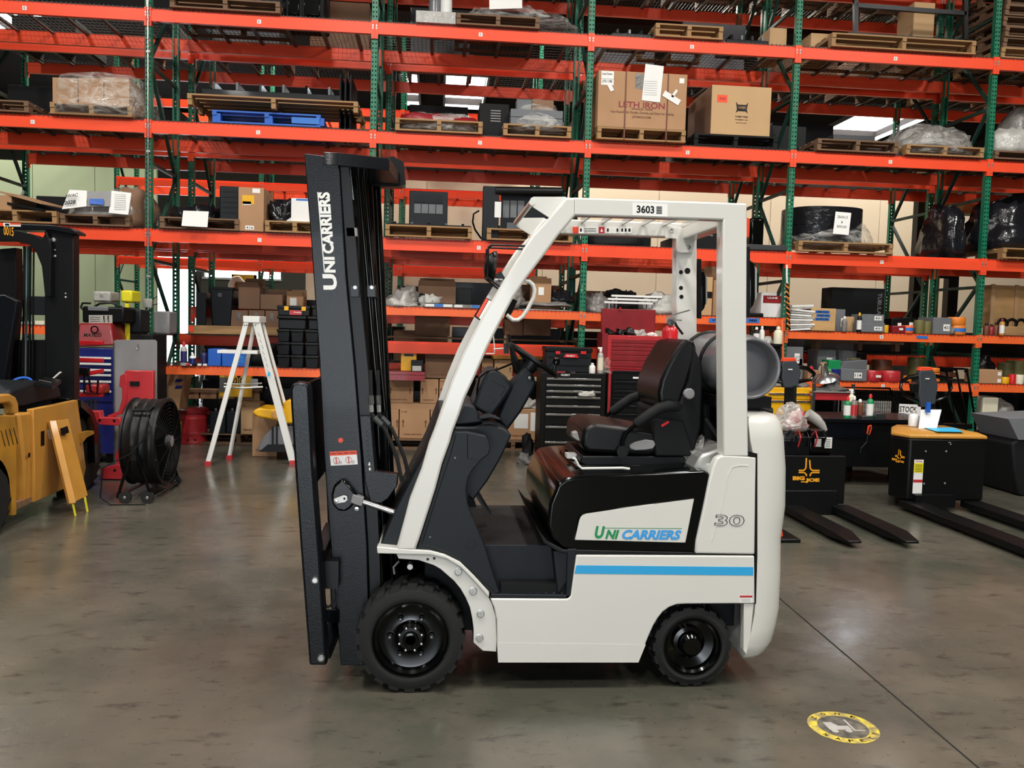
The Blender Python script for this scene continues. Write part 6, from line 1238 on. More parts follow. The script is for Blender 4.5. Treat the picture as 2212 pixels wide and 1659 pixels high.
[MB().bar(s1+(s0-s1)*(.1*i)+Vector((-.008+.004*(i % 3), -.024, 0)), s1+(s0-s1)*(.1*i+.06)+Vector((.006-.004*(i % 2), -.024, 0)), .003, .002, up=(0, 1, 0)).build('pen_mark', 'grey', t) for i in range(7)]; MB().prism([onrail(f2, A2, .62)+Vector(v) for v in ((-.02, -.045, 0), (.01, -.045, .01), (.006, -.045, .05), (-.014, -.045, .045))], (0, -.002, 0)).build('blue_sticker', 'cyan', t)
# yellow seat back and grey hood part beside the mast
c = at(600, 968, 9.55); t = thing('yellow_seat_hood', 'glossy yellow moulded cover lying on a grey metal shell', 'machine cover', (c.x, 9.7, 0))
MB().prism([at(a, b, 9.5) for a, b in ((556, 973), (561, 958), (572, 940), (590, 922), (660, 918), (660, 958), (655, 974), (600, 976))], (0, .5, 0)).build('grey_shell', 'tank', t, bevel=.01)
MB().prism([at(a, b, 9.49) for a, b in ((560, 976), (578, 960), (660, 960), (660, 976))], (0, .02, 0)).build('shell_lip', 'black', t); MB().bar(at(589, 922, 9.49), at(589, 962, 9.49), .012, .02).build('rib', 'black', t); MB().bar(at(598, 920, 9.49), at(598, 960, 9.49), .012, .02).build('rib', 'black', t)
q = MB().prism([at(a, b, 9.45) for a, b in ((545, 893), (549, 885), (560, 881), (590, 884), (612, 884), (612, 870), (622, 863), (650, 866), (656, 890), (650, 914), (620, 916), (585, 906), (556, 901))], (0, .42, 0)).build('cover', 'yellow_bright', t, bevel=.03, seg=4)
MB().lathe([(.05, 0), (.045, -.01), (.001, -.012)], at(596, 896, 9.45), (0, 1, -.2), 16).build('recess', 'yellow', t)
# black tool chest on casters
def chest(px0, px1, py0, py1, Yc, dep, label, body, rows, hand, side=None, z0=.10, casters=True, name='tool_chest'):
    x0, x1 = at(px0, (py0+py1)/2, Yc).x, at(px1, (py0+py1)/2, Yc).x; m = (px0+px1)/2; zt = at(m, py0, Yc).z; zb_ = z0
    t = thing(name, label, 'tool chest', ((x0+x1)/2, Yc+dep/2, 0 if casters else zb_)); MB().box(x0, x1, Yc+.004, Yc+dep, zb_, zt).build('body', body, t, bevel=.006)
    w = x1-x0
    for i, (a, b) in enumerate(rows):
        za_, zc_ = at(m, b, Yc).z, at(m, a, Yc).z; d = MB().box(x0+w*.07, x1-w*.07, Yc-.008, Yc+.004, za_+.004, zc_-.002).build('drawer', body if not isinstance(hand, tuple) else hand[1], t, bevel=.002)
        hm = hand[0] if isinstance(hand, tuple) else hand
        if hm: MB().box(x0+w*.08, x1-w*.08, Yc-.022, Yc-.008, zc_-.026, zc_-.004).build('handle', hm, d, bevel=.002)
    if casters:
        for sx in (x0+.08, x1-.08):
            for sy in (Yc+.08, Yc+dep-.08): MB().cyl((sx-.02, sy, .06), (sx+.02, sy, .06), .06, 14).box(sx-.03, sx+.03, sy-.03, sy+.03, .1, zb_+.002).build('caster', 'black', t)
    return t, x0, x1, zt
t, x0, x1, zt = chest(1167, 1306, 806, 1000, 9.3, .46, 'black roller tool chest with silver drawer handles', 'black', [(816, 829), (830, 842), (843, 855), (856, 874), (875, 892), (893, 918), (920, 952), (953, 985)], 'steel')
text('HUSKY', at(1212, 812, 9.292), (.10, 0, 0), (0, 0, .022), 'white', t, .003, .03)
xx0, xx1, z1 = ext(1179, 1278, 750, 9.36); q = thing('tool_case', 'black tool case with red latches on the black tool chest', 'tool box', ((xx0+xx1)/2, 9.5, zt)); MB().box(xx0, xx1, 9.36, 9.64, zt, z1-.04).build('body', 'plastic_dark', q, bevel=.01); MB().box(xx0-.01, xx1+.01, 9.35, 9.65, z1-.055, z1).build('lid', 'black', q, bevel=.01)
for a, b in ((1200, 1210), (1254, 1266)): v0, v1 = at(a, 762, 9.35), at(b, 762, 9.35); MB().box(v0.x, v1.x, 9.335, 9.35, v0.z-.016, v0.z+.016).build('latch', 'red_bright', q, bevel=.003)
b_ = MB(); b_.prism([at(a, b, 9.345) for a, b in ((1217, 772), (1250, 773), (1246, 765), (1222, 764))], (0, -.006, 0)); b_.cur = 1; addtext(b_, 'HUSKY', at(1223, 770.5, 9.338), (.10, 0, 0), (0, 0, .02), .003, .02); b_.build('badge', ['red_bright', 'paper'], q)
for z_ in (.30, .62): MB().box(xx0+.03, xx1-.03, 9.352, 9.36, zt+(z1-zt)*z_-.004, zt+(z1-zt)*z_).build('seam', 'black', q)
bottle(1296, 806, 750, 9.42, .034, 'bag_white', 'white', 'white spray bottle with green label on the black chest', 'spray_bottle', 'bottle', z=zt, lab='cream', nozzle=True); bottle(1279, 806, 784, 9.36, .034, 'white', 'white', 'short white jar beside the spray bottle', 'jar', 'jar', z=zt)
soft(1304, 1322, 784, 9.4, .12, zt, 'clear crumpled plastic bag at the chest corner', 'film_clear', 'plastic_bag', 'bag', seed=83, p=2, amp=.1)
for i in range(4): c = at(1213+11*i, 803, 9.33); o = MB().bar((c.x-.05, 9.34+.02*i, zt+.008), (c.x+.04, 9.32, zt+.008), .012, .012).build('hand_tool', ['red', 'black', 'steel', 'black'][i], None); tag(o, ['red-handled tool', 'first black tool', 'bare steel tool', 'second black tool'][i]+' lying along the front of the black chest', 'tool', 'tools on the black chest')
q = MB().heap(at(1250, 850, 9.26).x, at(1284, 850, 9.26).x, 9.22, 9.27, at(1265, 856, 9.26).z, at(1265, 846, 9.26).z, 2.4, .03, 20, 4).build('work_glove', 'bag_white', None, smooth=True, ang=180); tag(q, 'pale glove tucked over a drawer handle of the black chest', 'glove')
q = soft(1120, 1170, 992, 9.45, .2, 0, 'camouflage rag heap on the floor beside the black chest', 'cloth_grey', 'rag_heap', 'rag', p=2.2, amp=.08, fr=9, seed=85); q = soft(1125, 1156, 940, 9.95, .2, 0, 'black helmet-like bag on the floor by the cartons', 'black_matte', 'tool_bag', 'bag', p=2.2, seed=86)
# red tool chest on a dark roller cabinet
t, x0, x1, zt = chest(1312, 1438, 798, 990, 9.75, .46, 'black and red roller cabinet under the red tool chest', 'black', [(801, 822), (824, 842), (844, 858), (860, 874), (876, 892), (894, 920), (922, 955)], ('black_mast', 'black'))
for a, b in ((1312, 1316),): MB().box(at(a, 880, 9.74).x, at(a, 880, 9.74).x+.03, 9.735, 9.75, .12, zt).build('red_side', 'red', t)
MB().box(x0, x1, 9.74, 10.2, zt-.03, zt+.0).build('red_top', 'red_dark', t); MB().box(at(1367, 818, 9.74).x, at(1383, 818, 9.74).x, 9.735, 9.742, at(1370, 818, 9.74).z, at(1370, 814, 9.74).z).build('badge', 'white', t)
t, x0, x1, z1 = chest(1312, 1432, 725, 797, 9.76, .32, 'open red tool chest with its lid up behind the forklift cab', 'red', [(733, 742), (743, 750), (751, 758), (759, 768), (769, 780), (781, 793)], (None, 'red_dark'), z0=zt+.001, casters=False)
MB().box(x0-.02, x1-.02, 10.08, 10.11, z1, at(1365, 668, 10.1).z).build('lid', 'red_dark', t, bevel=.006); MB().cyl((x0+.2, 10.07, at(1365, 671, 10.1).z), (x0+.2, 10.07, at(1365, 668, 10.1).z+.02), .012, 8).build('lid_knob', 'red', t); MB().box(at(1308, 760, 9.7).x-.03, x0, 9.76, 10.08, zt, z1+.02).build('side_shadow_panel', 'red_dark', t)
for i, (a, b, t_, m, l) in enumerate(((1310, 1332, 712, 'black', 'black ear-muff pair in the open red chest'), (1334, 1356, 709, 'black_gloss', 'dark goggles in the open red chest'), (1372, 1400, 714, 'bag_white', 'crumpled white packaging in the open red chest'), (1402, 1424, 721, 'paper', 'folded white paper in the open red chest'), (1356, 1372, 713, 'bag_black', 'small black case in the open red chest'))): soft(a, b, t_, 9.82, .14, z1, l, m, ['ear_muff', 'goggles', 'packaging', 'folded_paper', 'small_case'][i], ['ear muffs', 'goggles', 'packaging', 'paper', 'case'][i], p=2.4, seed=90+i, amp=.06)
# ------------------------------------------------------------------ barrel fan
R = .365; c = Vector((-2.60, 7.62, 0)); cz = R+.105; L = .29
t = thing('drum_fan', 'large black barrel fan on a tubular wheeled stand', 'fan', (c.x+L/2, c.y, 0))
prf = [(R, 0), (R+.012, .006), (R+.012, .02), (R, .026)]
for u in (.09, .16, .23): prf += [(R, u-.01), (R+.006, u), (R, u+.01)]
prf += [(R, L-.03), (R+.014, L-.024), (R+.014, L), (R-.01, L+.004)]
MB().lathe(prf+[(R-.012, L-.004), (R-.012, 0), (R, 0)], (c.x, c.y, cz), (1, 0, 0), 48, cap=False).build('drum', 'black', t, smooth=True)
MB().lathe([(R-.02, 0), (.001, 0), (.001, .004), (R-.02, .004)], (c.x+L*.25, c.y, cz), (1, 0, 0), 32).build('inner_dark', 'black_matte', t)
g = MB()
for rr in [R*(.14+.082*i) for i in range(11)]: g.tube([(c.x+L+.006+.03*(1-rr/R), c.y+rr*math.cos(2*math.pi*i/40), cz+rr*math.sin(2*math.pi*i/40)) for i in range(40)], .0022, 4, closed=True)
for k in range(12): an = math.pi*k/6; g.tube([(c.x+L+.034, c.y+.04*math.cos(an), cz+.04*math.sin(an)), (c.x+L+.004, c.y+(R-.005)*math.cos(an), cz+(R-.005)*math.sin(an))], .003, 4)
g.build('grille', 'black', t)['kind'] = 'stuff'
MB().lathe([(.001, .05), (.05, .045), (.055, .02), (.055, 0)], (c.x+L-.01, c.y, cz), (1, 0, 0), 16).build('hub', 'grey', t, smooth=True)
for k in range(4):
    an = math.pi/2*k+.4; n = Vector((0, math.cos(an), math.sin(an))); m_ = Vector((0, -math.sin(an), math.cos(an))); b_ = MB(); o_ = Vector((c.x+L*.55, c.y, cz))
    b_.prism([o_+n*.05-m_*.03, o_+n*(R*.9)-m_*.09+Vector((.05, 0, 0)), o_+n*(R*.9)+m_*.09-Vector((.04, 0, 0)), o_+n*.05+m_*.04], (.003, 0, 0)); b_.build('blade', 'black_mast', t)
MB().tube([(c.x+.08, c.y-R*.55, cz+R*.86), (c.x+.09, c.y-R*.75, cz+R*.80), (c.x+.22, c.y-R*.75, cz+R*.80), (c.x+.23, c.y-R*.55, cz+R*.86)], .012, 8).build('handle', 'black', t, smooth=True)
for yy, s in ((c.y-R-.015, -1), (c.y+R+.015, 1)):
    ap = Vector((c.x+.13, yy, cz-.05)); MB().tube([Vector((c.x+.0, yy, .05)), ap+Vector((-.02, 0, 0)), ap+Vector((.02, 0, 0)), Vector((c.x+.27, yy, .05))], .013, 8).build('stand_leg', 'black_gloss', t, smooth=True); MB().box(ap.x-.025, ap.x+.025, ap.y-.01, ap.y+.01, ap.z-.06, ap.z+.06).build('pivot_plate', 'black', t)
    for xx in (c.x+.06, c.x+.24): MB().cyl((xx, yy-.02, .05), (xx, yy+.02, .05), .05, 16).build('wheel', 'rubber', t); MB().lathe([(.014, 0), (.001, -.005)], (xx, yy-.02, .05), (0, 1, 0), 8).build('wheel_bolt', 'steel', t)
for xx in (c.x+.0, c.x+.27): MB().cyl((xx, c.y-R-.015, .05), (xx, c.y+R+.015, .05), .013, 8).build('stand_rail', 'black_gloss', t)
for k in range(8): an = math.pi/4*k+.3; MB().lathe([(.007, 0), (.001, .004)], (c.x+L+.004, c.y+(R+.004)*math.cos(an), cz+(R+.004)*math.sin(an)), (1, 0, 0), 8).build('grille_bolt', 'steel', t)
MB().tube([(c.x+.2, c.y-R*.78, cz+R*.8), (c.x+.26, c.y-R*.98, cz+R*.4), (c.x+.13, c.y-R-.05, cz-.04), (c.x-.10, c.y-R-.06, .3), (c.x-.13, c.y-R-.04, .05), (c.x-.02, c.y-R-.12, .008), (c.x+.25, c.y-R-.10, .008)], .005, 6).build('power_cord', 'black', t, smooth=True)
# ------------------------------------------------------------------ yellow and black forklift at the left edge
SX = -3.0
t = thing('forklift', 'worn yellow and black forklift numbered 0015 cut off by the left picture edge', 'forklift', (-3.5, 6.6, 0))
def sp_(name, pts, d0, d1, m, parent=None, X=SX, **k):
    """plate on the truck's right flank: outline read in the plane x=SX"""
    return MB().prism([atx(a, b, X)+Vector((-d0, 0, 0)) for a, b in pts], (-(d1-d0), 0, 0)).build(name, m, parent or t, **k)
bs = sp_('body_side', [(72, 884), (168, 864), (176, 925), (186, 1010), (180, 1040), (123, 1063), (75, 1085), (75, 1010)], 0, .05, 'yellow', bevel=.006)
sp_('body_side', [(-60, 900), (0, 897), (27, 898), (30, 1000), (30, 1112), (22, 1114), (20, 1075), (8, 1032), (-8, 1012), (-60, 1000)], -.02, .05, 'yellow_worn', bevel=.006)
sp_('entry_step', [(28, 1090), (76, 1074), (76, 1084), (28, 1108)], .02, .25, 'wood_dark'); sp_('entry_back', [(28, 940), (76, 900), (76, 1076), (28, 1092)], .22, .26, 'yellow'); sp_('entry_post', [(47, 893), (74, 890), (75, 1078), (60, 1085), (60, 1000)], .02, .14, 'yellow', bevel=.02)
sp_('guard_hoop', [(-40, 862), (0, 855), (38, 851), (50, 858), (56, 872), (57, 895), (46, 895), (44, 878), (36, 870), (20, 872), (-40, 885)], .05, .12, 'yellow', bevel=.012)
sp_('hood', [(50, 850), (60, 838), (110, 822), (158, 835), (162, 862), (80, 884), (56, 880)], .10, .8, 'plastic_dark', bevel=.03)
sp_('body_core', [(-60, 900), (76, 895), (172, 905), (170, 1030), (76, 1070), (-60, 1110)], .30, .9, 'black_matte')
for a, b, c_, d in ((88, 932, 96, 964),): sp_('slot', [(a, b), (c_, b-2), (c_, d-2), (a, d)], -.001, .001, 'black', bs)
for i in range(4): sp_('vent_line', [(4+9*i-9, 930-2*i), (5+9*i-9, 930-2*i), (14+9*i-9, 964-2*i), (13+9*i-9, 965-2*i)], -.022, -.019, 'black', t)
sp_('body_label', [(102, 928), (116, 925), (116, 952), (106, 948)], -.001, .001, 'paper', bs); MB().lathe([(.02, 0), (.001, .001)], atx(63, 983, SX+.001), (1, 0, 0), 12).build('hole', 'black', bs)
def tyre(cx, cy, R, w, X=SX-.04, nm='front_wheel'):
    c_ = atx(cx, cy, X); c_ = Vector((X, c_.y, R)); b_ = MB().lathe([(R*.5, 0), (R*.92, 0), (R, -.03), (R, -w+.03), (R*.92, -w), (R*.5, -w)], c_, (1, 0, 0), 36)
    for i in range(22): an = 2*math.pi*i/22; o_ = c_+Vector((-w/2, math.cos(an)*R, math.sin(an)*R)); b_.bar(o_+Vector((w*.45, 0, 0)), o_+Vector((-w*.45, math.sin(an)*-.05, math.cos(an)*.05)), .045, .03, up=(0, math.cos(an), math.sin(an)))
    o = b_.build(nm, 'rubber', t, smooth=True); MB().lathe([(R*.5, -.02), (R*.46, -.05), (.05, -.06), (.001, -.04)], c_, (1, 0, 0), 24, cap=False).build('rim', 'black_mast', o, smooth=True)
tyre(188, 990, .34, .22); tyre(-22, 1080, .30, .2, SX+.02, 'rear_wheel')
sp_('front_fender', [(168, 862), (178, 868), (198, 890), (206, 915), (206, 1000), (200, 1000), (198, 920), (190, 898), (170, 880)], -.02, .22, 'black_gloss', bevel=.004); sp_('fender_ledge', [(170, 935), (196, 930), (202, 935), (182, 945), (172, 958)], -.02, .2, 'yellow_worn')
# mast and guard
def mp_(name, pts, X, w, m, **k): return MB().prism([at(a, b, X) for a, b in pts], (0, w, 0)).build(name, m, t, **k)
Ym = 7.55
mp_('mast_rail', [(96, 500), (104, 492), (118, 489), (159, 505), (159, 866), (97, 866)], Ym, .12, 'black', bevel=.006)
mp_('mast_rail', [(-30, 540), (34, 535), (36, 640), (20, 860), (-30, 860)], Ym+.1, .12, 'black', bevel=.004)
mp_('mast_crossbar', [(-30, 488), (0, 482), (110, 486), (150, 492), (165, 500), (165, 506), (150, 505), (110, 497), (-30, 496)], Ym-.05, .2, 'black_mast', bevel=.006)
mp_('guard_arm', [(-30, 492), (40, 498), (76, 508), (90, 516), (100, 500), (110, 530), (110, 640), (97, 640), (90, 575), (78, 545), (62, 527), (30, 520), (-30, 520)], Ym-.08, .10, 'black', bevel=.004)
text('0015', at(8.5, 507.5, Ym-.08), at(30, 510.5, Ym-.08)-at(8.5, 507.5, Ym-.08), (0, 0, .073), 'gold', t, .003, .012)
b_ = MB(); p = at(0, 488.5, Ym-.055); r = at(45, 489.5, Ym-.055)-p; card(b_, p, r, (0, 0, .028)); b_.cur = 1; card(b_, p+Vector((0, -.002, 0)), r*.16, (0, 0, .028)); b_.cur = 2; card(b_, p+r*.25+Vector((0, -.002, .006)), r*.2, (0, 0, .016)); b_.cur = 1; card(b_, p+r*.5+Vector((0, -.002, .016)), r*.5, (0, 0, .012)); b_.build('warning_label', ['paper', 'orange_red', 'black'], t)
for a, b, rr in ((116, 518, .02), (119, 540, .008), (119, 553, .012), (110, 576, .010), (112, 590, .010), (142, 634, .008), (142, 642, .010)): MB().lathe([(rr, 0), (rr*.8, -.01), (.001, -.012)], at(a, b, Ym-.002), (0, 1, 0), 10).build('mast_bolt', 'zinc', t)
for x_, r_ in ((52, .008), (58, .012), (66, .010), (73, .008)): MB().cyl(at(x_, 532, Ym+.1), at(x_-3, 850, Ym+.1), r_, 8).build('hose', 'black_gloss' if x_ != 58 else 'steel_dark', t)
mp_('lamp_panel', [(-30, 640), (10, 636), (38, 650), (20, 760), (5, 860), (-30, 860)], Ym-.4, .06, 'black_mast', bevel=.01); mp_('load_frame', [(28, 735), (96, 735), (96, 870), (20, 870)], Ym+.2, .3, 'black_matte')
c = at(46, 829, Ym-.45); MB().tube([c+Vector((.078*math.cos(2*math.pi*i/24), .05*math.sin(2*math.pi*i/24), .045*math.sin(2*math.pi*i/24))) for i in range(24)], .011, 7, closed=True).build('steering_wheel', 'blue', t, smooth=True)
p = at(75, 832, 7.0); b_ = MB(); b_.prism([at(76, 833, 6.9), at(113, 842, 6.9), at(132, 828, 7.2), at(100, 822, 7.2)], (0, 0, .03)); b_.build('display', 'black', t)
for i in range(6): a = at(84+4.6*i, 831+.9*i, 6.96)+Vector((0, 0, .034)); MB().box(a.x, a.x+.01, a.y, a.y+.012, a.z, a.z+.004).build('display_key', 'grey', t)
MB().bar(at(115, 818, 7.3), at(131, 804, 7.3), .03, .01).build('lever', 'white', t)
# leaning yellow panel
q = thing('cover_plate', 'loose yellow steel panel with a notch leaning against the left forklift', 'panel', tuple(flo(172, 1092)))
a, b, c_, d = flo(155, 1088, .10), flo(190, 1070, .12), atx(148, 905, SX+.03), atx(112, 910, SX+.03)
b_ = MB().prism([a, b, c_, d], Vector((-.015, .01, 0))); b_.build('panel', 'yellow', q, bevel=.003); MB().bar(a, d, .05, .03).build('flange', 'yellow', q)
n = (b-a).cross(d-a).normalized(); n = -n if n.x < 0 else n
w1, w2 = a+(d-a)*.80+(b-a)*.33, a+(d-a)*.80+(b-a)*.78
MB().prism([w1+n*.003, w2+n*.003, w2+(d-a)*.085+n*.003, w1+(d-a)*.085+n*.003], n*.001).build('notch', 'black', q)
for o_ in (a, b): MB().bar(o_*1.0+(b-a)*(.06 if o_ is a else -.2), Vector((o_.x+(.02), o_.y, 0.0))+(b-a)*(.06 if o_ is a else -.2), .012, .012).build('tab', 'yellow_label', q)
# ------------------------------------------------------------------ workshop corner at the left
c = flo(205, 1010); Yt = 9.2
t, x0, x1, zt = chest(160, 248, 752, 930, Yt, .5, 'deep blue roller tool chest behind the red stand', 'blue_deep', [(770, 782), (783, 795), (796, 806), (807, 820), (821, 840), (842, 868)], 'white')
b_ = MB().prism([at(162, 750, Yt-.01), at(246, 746, Yt-.01), at(240, 698, Yt+.1), at(170, 698, Yt+.1)], (0, .4, 0)); o = b_.build('chest_cover', 'red_dark', None, bevel=.02); tag(o, 'dark red fabric cover over the blue tool chest with a black printed emblem', 'cover')
q = text('MATCO', at(186, 731, Yt-.02), at(224, 731, Yt-.02)-at(186, 731, Yt-.02), (0, .01, .04), 'black', o, .06, .02); MB().tube([at(204, 712, Yt+.02)+Vector((.035*math.cos(t_*.628), 0, .035*math.sin(t_*.628))) for t_ in range(10)], .008, 5, closed=True).build('emblem', 'black', o)
zc0 = at(200, 697, Yt+.15).z; x0, x1 = at(177, 670, Yt+.15).x, at(268, 670, Yt+.15).x
q = thing('welding_machine', 'black welding power source with instruction plate on the covered chest', 'machine', ((x0+x1)/2, Yt+.3, zc0)); MB().box(x0, x1, Yt+.15, Yt+.6, zc0, at(210, 662, Yt+.15).z).build('case', 'black', q, bevel=.02)
MB().box(at(188, 660, Yt+.12).x, at(232, 660, Yt+.12).x, Yt+.13, Yt+.3, at(210, 672, Yt+.1).z, at(210, 662, Yt+.1).z).build('handle', 'grey_box', q, bevel=.01); b_ = MB(); p = at(192, 698, Yt+.145); r = at(243, 698, Yt+.145)-p; card(b_, p, r, (0, 0, .085)); b_.cur = 1
for u in (.64, .82): o_ = p+r*u+Vector((0, -.003, .01)); b_.bar(o_+Vector((.0, 0, .03)), o_+Vector((0, 0, .055)), .012, .001, up=(0, 1, 0)).bar(o_, o_+Vector((.01, 0, .03)), .004, .001, up=(0, 1, 0)).bar(o_+Vector((.012, 0, 0)), o_+Vector((-.006, 0, .03)), .004, .001, up=(0, 1, 0)).lathe([(.008, 0), (.001, -.001)], o_+Vector((0, 0, .062)), (0, 1, 0), 8)
for i in range(3): card(b_, p+r*.06+Vector((0, -.002, .018+.02*i)), r*.42, (0, 0, .004))
b_.build('instruction_plate', ['bag_white', 'black'], q)
MB().tube([at(a, b, Yt+.2) for a, b in ((196, 655), (178, 655), (175, 664), (182, 672), (195, 668), (215, 656), (240, 654), (262, 662), (267, 690))], .012, 6).build('cable', 'black', q, smooth=True)
for (a, b, t_, zbx, m, l, nm) in ((200, 238, 629, 652, 'bag_white', 'white box printed with a small emblem on the welding machine', 'white_box'), (260, 285, 627, 653, 'yellow_label', 'yellow plastic can behind the first upright', 'plastic_can'), (266, 305, 668, 720, 'plastic_dark', 'grey machine housing beside the first upright', 'machine_housing'), (328, 366, 672, 722, 'grey', 'grey plastic case right of the first upright', 'plastic_case'), (92, 98, 650, 700, 'black', 'x', 'x')):
    if nm == 'x': continue
    Yv = Yt+.5 if a < 300 else 10.3; x0, x1 = at(a, t_+8, Yv).x, at(b, t_+8, Yv).x; carton(x0, x1, Yv, .3, at((a+b)/2, zbx, Yv).z, at((a+b)/2, t_, Yv).z, l, m=m, tape=False, name=nm, bev=.02, cat=nm.replace('_', ' '), marks=((.4, .4, .6, .7, 'grey'),) if nm == 'white_box' else ())
x0, x1 = at(255, 690, Yt+.45).x, at(330, 690, Yt+.45).x; o = MB().box(x0, x1, Yt+.45, Yt+.95, 0, at(290, 722, Yt+.45).z).build('machine_table', 'black_matte', None, bevel=.01); tag(o, 'dark machine table behind the red stand', 'table')
o = MB().box(at(270, 690, Yt+.4).x, at(278, 690, Yt+.4).x, Yt+.40, Yt+.44, .3, at(274, 655, Yt+.4).z).build('yellow_post', 'yellow_label', None); tag(o, 'thin yellow post beside the welding machine', 'post')
for i, (a, b, c__, d, m, l) in enumerate(((60, 100, 640, 680, 'plastic_dark', 'dark case seen through the left mast'), (35, 70, 695, 712, 'bag_white', 'white bag seen through the left mast'), (75, 95, 693, 712, 'cream', 'cream booklet seen through the left mast'))): x0, x1, zt_ = ext(a, b, c__, 10.3); carton(x0, x1, 10.3, .3, at(a, d, 10.3).z, zt_, l, m=m, tape=False, name=['dark_case', 'white_bag', 'booklet'][i], cat=['case', 'bag', 'booklet'][i])
# red equipment stand and lift frame
t = thing('equipment_stand', 'red tubular equipment stand with arms and a red welder in front of the blue chest', 'stand', tuple(flo(190, 985)))
Yr_ = 8.75; MB().bar(at(164, 738, Yr_), Vector((at(166, 985, Yr_).x, Yr_, 0)), .05, .05).build('post', 'red', t)
for y_, y2 in ((740, 741), (777, 779), (812, 801), (853, 853)): MB().bar(at(165, y_, Yr_), at(223, y2, Yr_-.02), .04, .04).build('arm', 'red_bright', t, bevel=.004)
MB().box(at(188, 835, Yr_).x, at(226, 835, Yr_).x, Yr_-.05, Yr_+.15, at(200, 851, Yr_).z, at(200, 830, Yr_).z).build('welder', 'red', t, bevel=.02)
MB().tube([at(a, b, Yr_-.05) for a, b in ((182, 850), (182, 805), (190, 800), (196, 845), (210, 850), (212, 820))], .01, 6).build('cable', 'black', t, smooth=True); MB().box(at(168, 800, Yr_-.03).x, at(192, 800, Yr_-.03).x, Yr_-.08, Yr_, at(180, 808, Yr_).z, at(180, 794, Yr_).z).build('meter', 'black', t)
MB().bar(Vector((at(166, 985, Yr_).x, Yr_, .03)), Vector((at(205, 990, Yr_).x, Yr_, .03)), .06, .05).build('base', 'red', t)
for i in range(3): MB().cyl(at(190+8*i, 862, Yr_), at(190+8*i, 960, Yr_), .012, 8).build('post', 'steel_dark', t)
t = thing('hoist_frame', 'red wheeled hoist frame with pierced back plate behind the fan', 'hoist', tuple(flo(300, 1020))); Yh = 8.35
MB().prism([at(a, b, Yh) for a, b in ((272, 800), (331, 801), (331, 960), (276, 960), (264, 830), (264, 812))], (0, .06, 0)).build('back_plate', 'red', t, bevel=.008); MB().prism([at(a, b, Yh-.01) for a, b in ((280, 824), (301, 824), (301, 834), (281, 834))], (0, .009, 0)).build('slot', 'black', t)
MB().prism([at(a, b, Yh-.04) for a, b in ((259, 812), (271, 806), (275, 830), (272, 868), (262, 895), (232, 905), (232, 898), (256, 888), (263, 862), (263, 838), (257, 835))], (0, .05, 0)).build('jaw', 'red', t, bevel=.006)
MB().prism([at(a, b, Yh-.1) for a, b in ((182, 888), (215, 888), (217, 902), (258, 902), (262, 912), (258, 920), (215, 918), (210, 912), (190, 908))], (0, .1, 0)).build('arm', 'red', t, bevel=.006)
MB().prism([at(a, b, Yh-.1) for a, b in ((217, 1012), (250, 1005), (262, 1004), (262, 1036), (217, 1035))], (0, .12, 0)).build('foot', 'red', t, bevel=.006); MB().prism([at(a, b, Yh) for a, b in ((256, 905), (266, 905), (266, 1010), (254, 1010), (247, 985), (256, 965))], (0, .06, 0)).build('leg', 'red', t, bevel=.006)
for a, b in ((215, 908), (247, 909), (248, 1016)): MB().lathe([(.014, 0), (.001, -.002)], at(a, b, Yh-.101), (0, 1, 0), 10).build('bolt', 'black', t)
o = MB().prism([at(a, b, 8.55) for a, b in ((245, 738), (250, 734), (335, 734), (339, 738), (339, 1005), (246, 1012))], (0, .012, 0)).build('sheet_guard', 'grey', None, bevel=.002); tag(o, 'tall grey steel sheet guard with hook holes behind the red hoist', 'sheet'); MB().box(at(245, 850, 8.545).x, at(245, 850, 8.545).x+.012, 8.54, 8.548, .02, at(245, 740, 8.5).z).build('bright_edge', 'steel', o)
MB().tube([at(a, b, 8.54) for a, b in ((298, 743), (299, 752), (297, 755), (295, 752))], .003, 5).build('hook', 'steel', o)
# conduit and switch box on the first upright
o = thing('electrical_conduit', 'thin steel conduit with switch box fixed to the first upright', 'conduit', (at(320, 600, YA-.04).x, YA-.04, 0)); MB().cyl((at(320, 600, YA-.04).x, YA-.04, 1.2), (at(320, 600, YA-.04).x, YA-.04, 6.7), .011, 10).build('pipe', 'steel', o, smooth=True)
p = at(320, 655, YA-.06); MB().box(p.x-.05, p.x+.05, YA-.09, YA-.03, p.z-.05, p.z+.05).build('switch_box', 'zinc', o, bevel=.004); MB().tube([p+Vector((.05, 0, -.02)), p+Vector((.12, 0, 0)), p+Vector((.10, 0, .08)), p+Vector((.03, 0, .03))], .006, 6).build('cable', 'black', o)
for z_ in (2.0, 3.4, 4.5, 5.7): MB().box(p.x-.02, p.x+.02, YA-.053, YA-.02, z_, z_+.02).build('clamp', 'zinc', o)
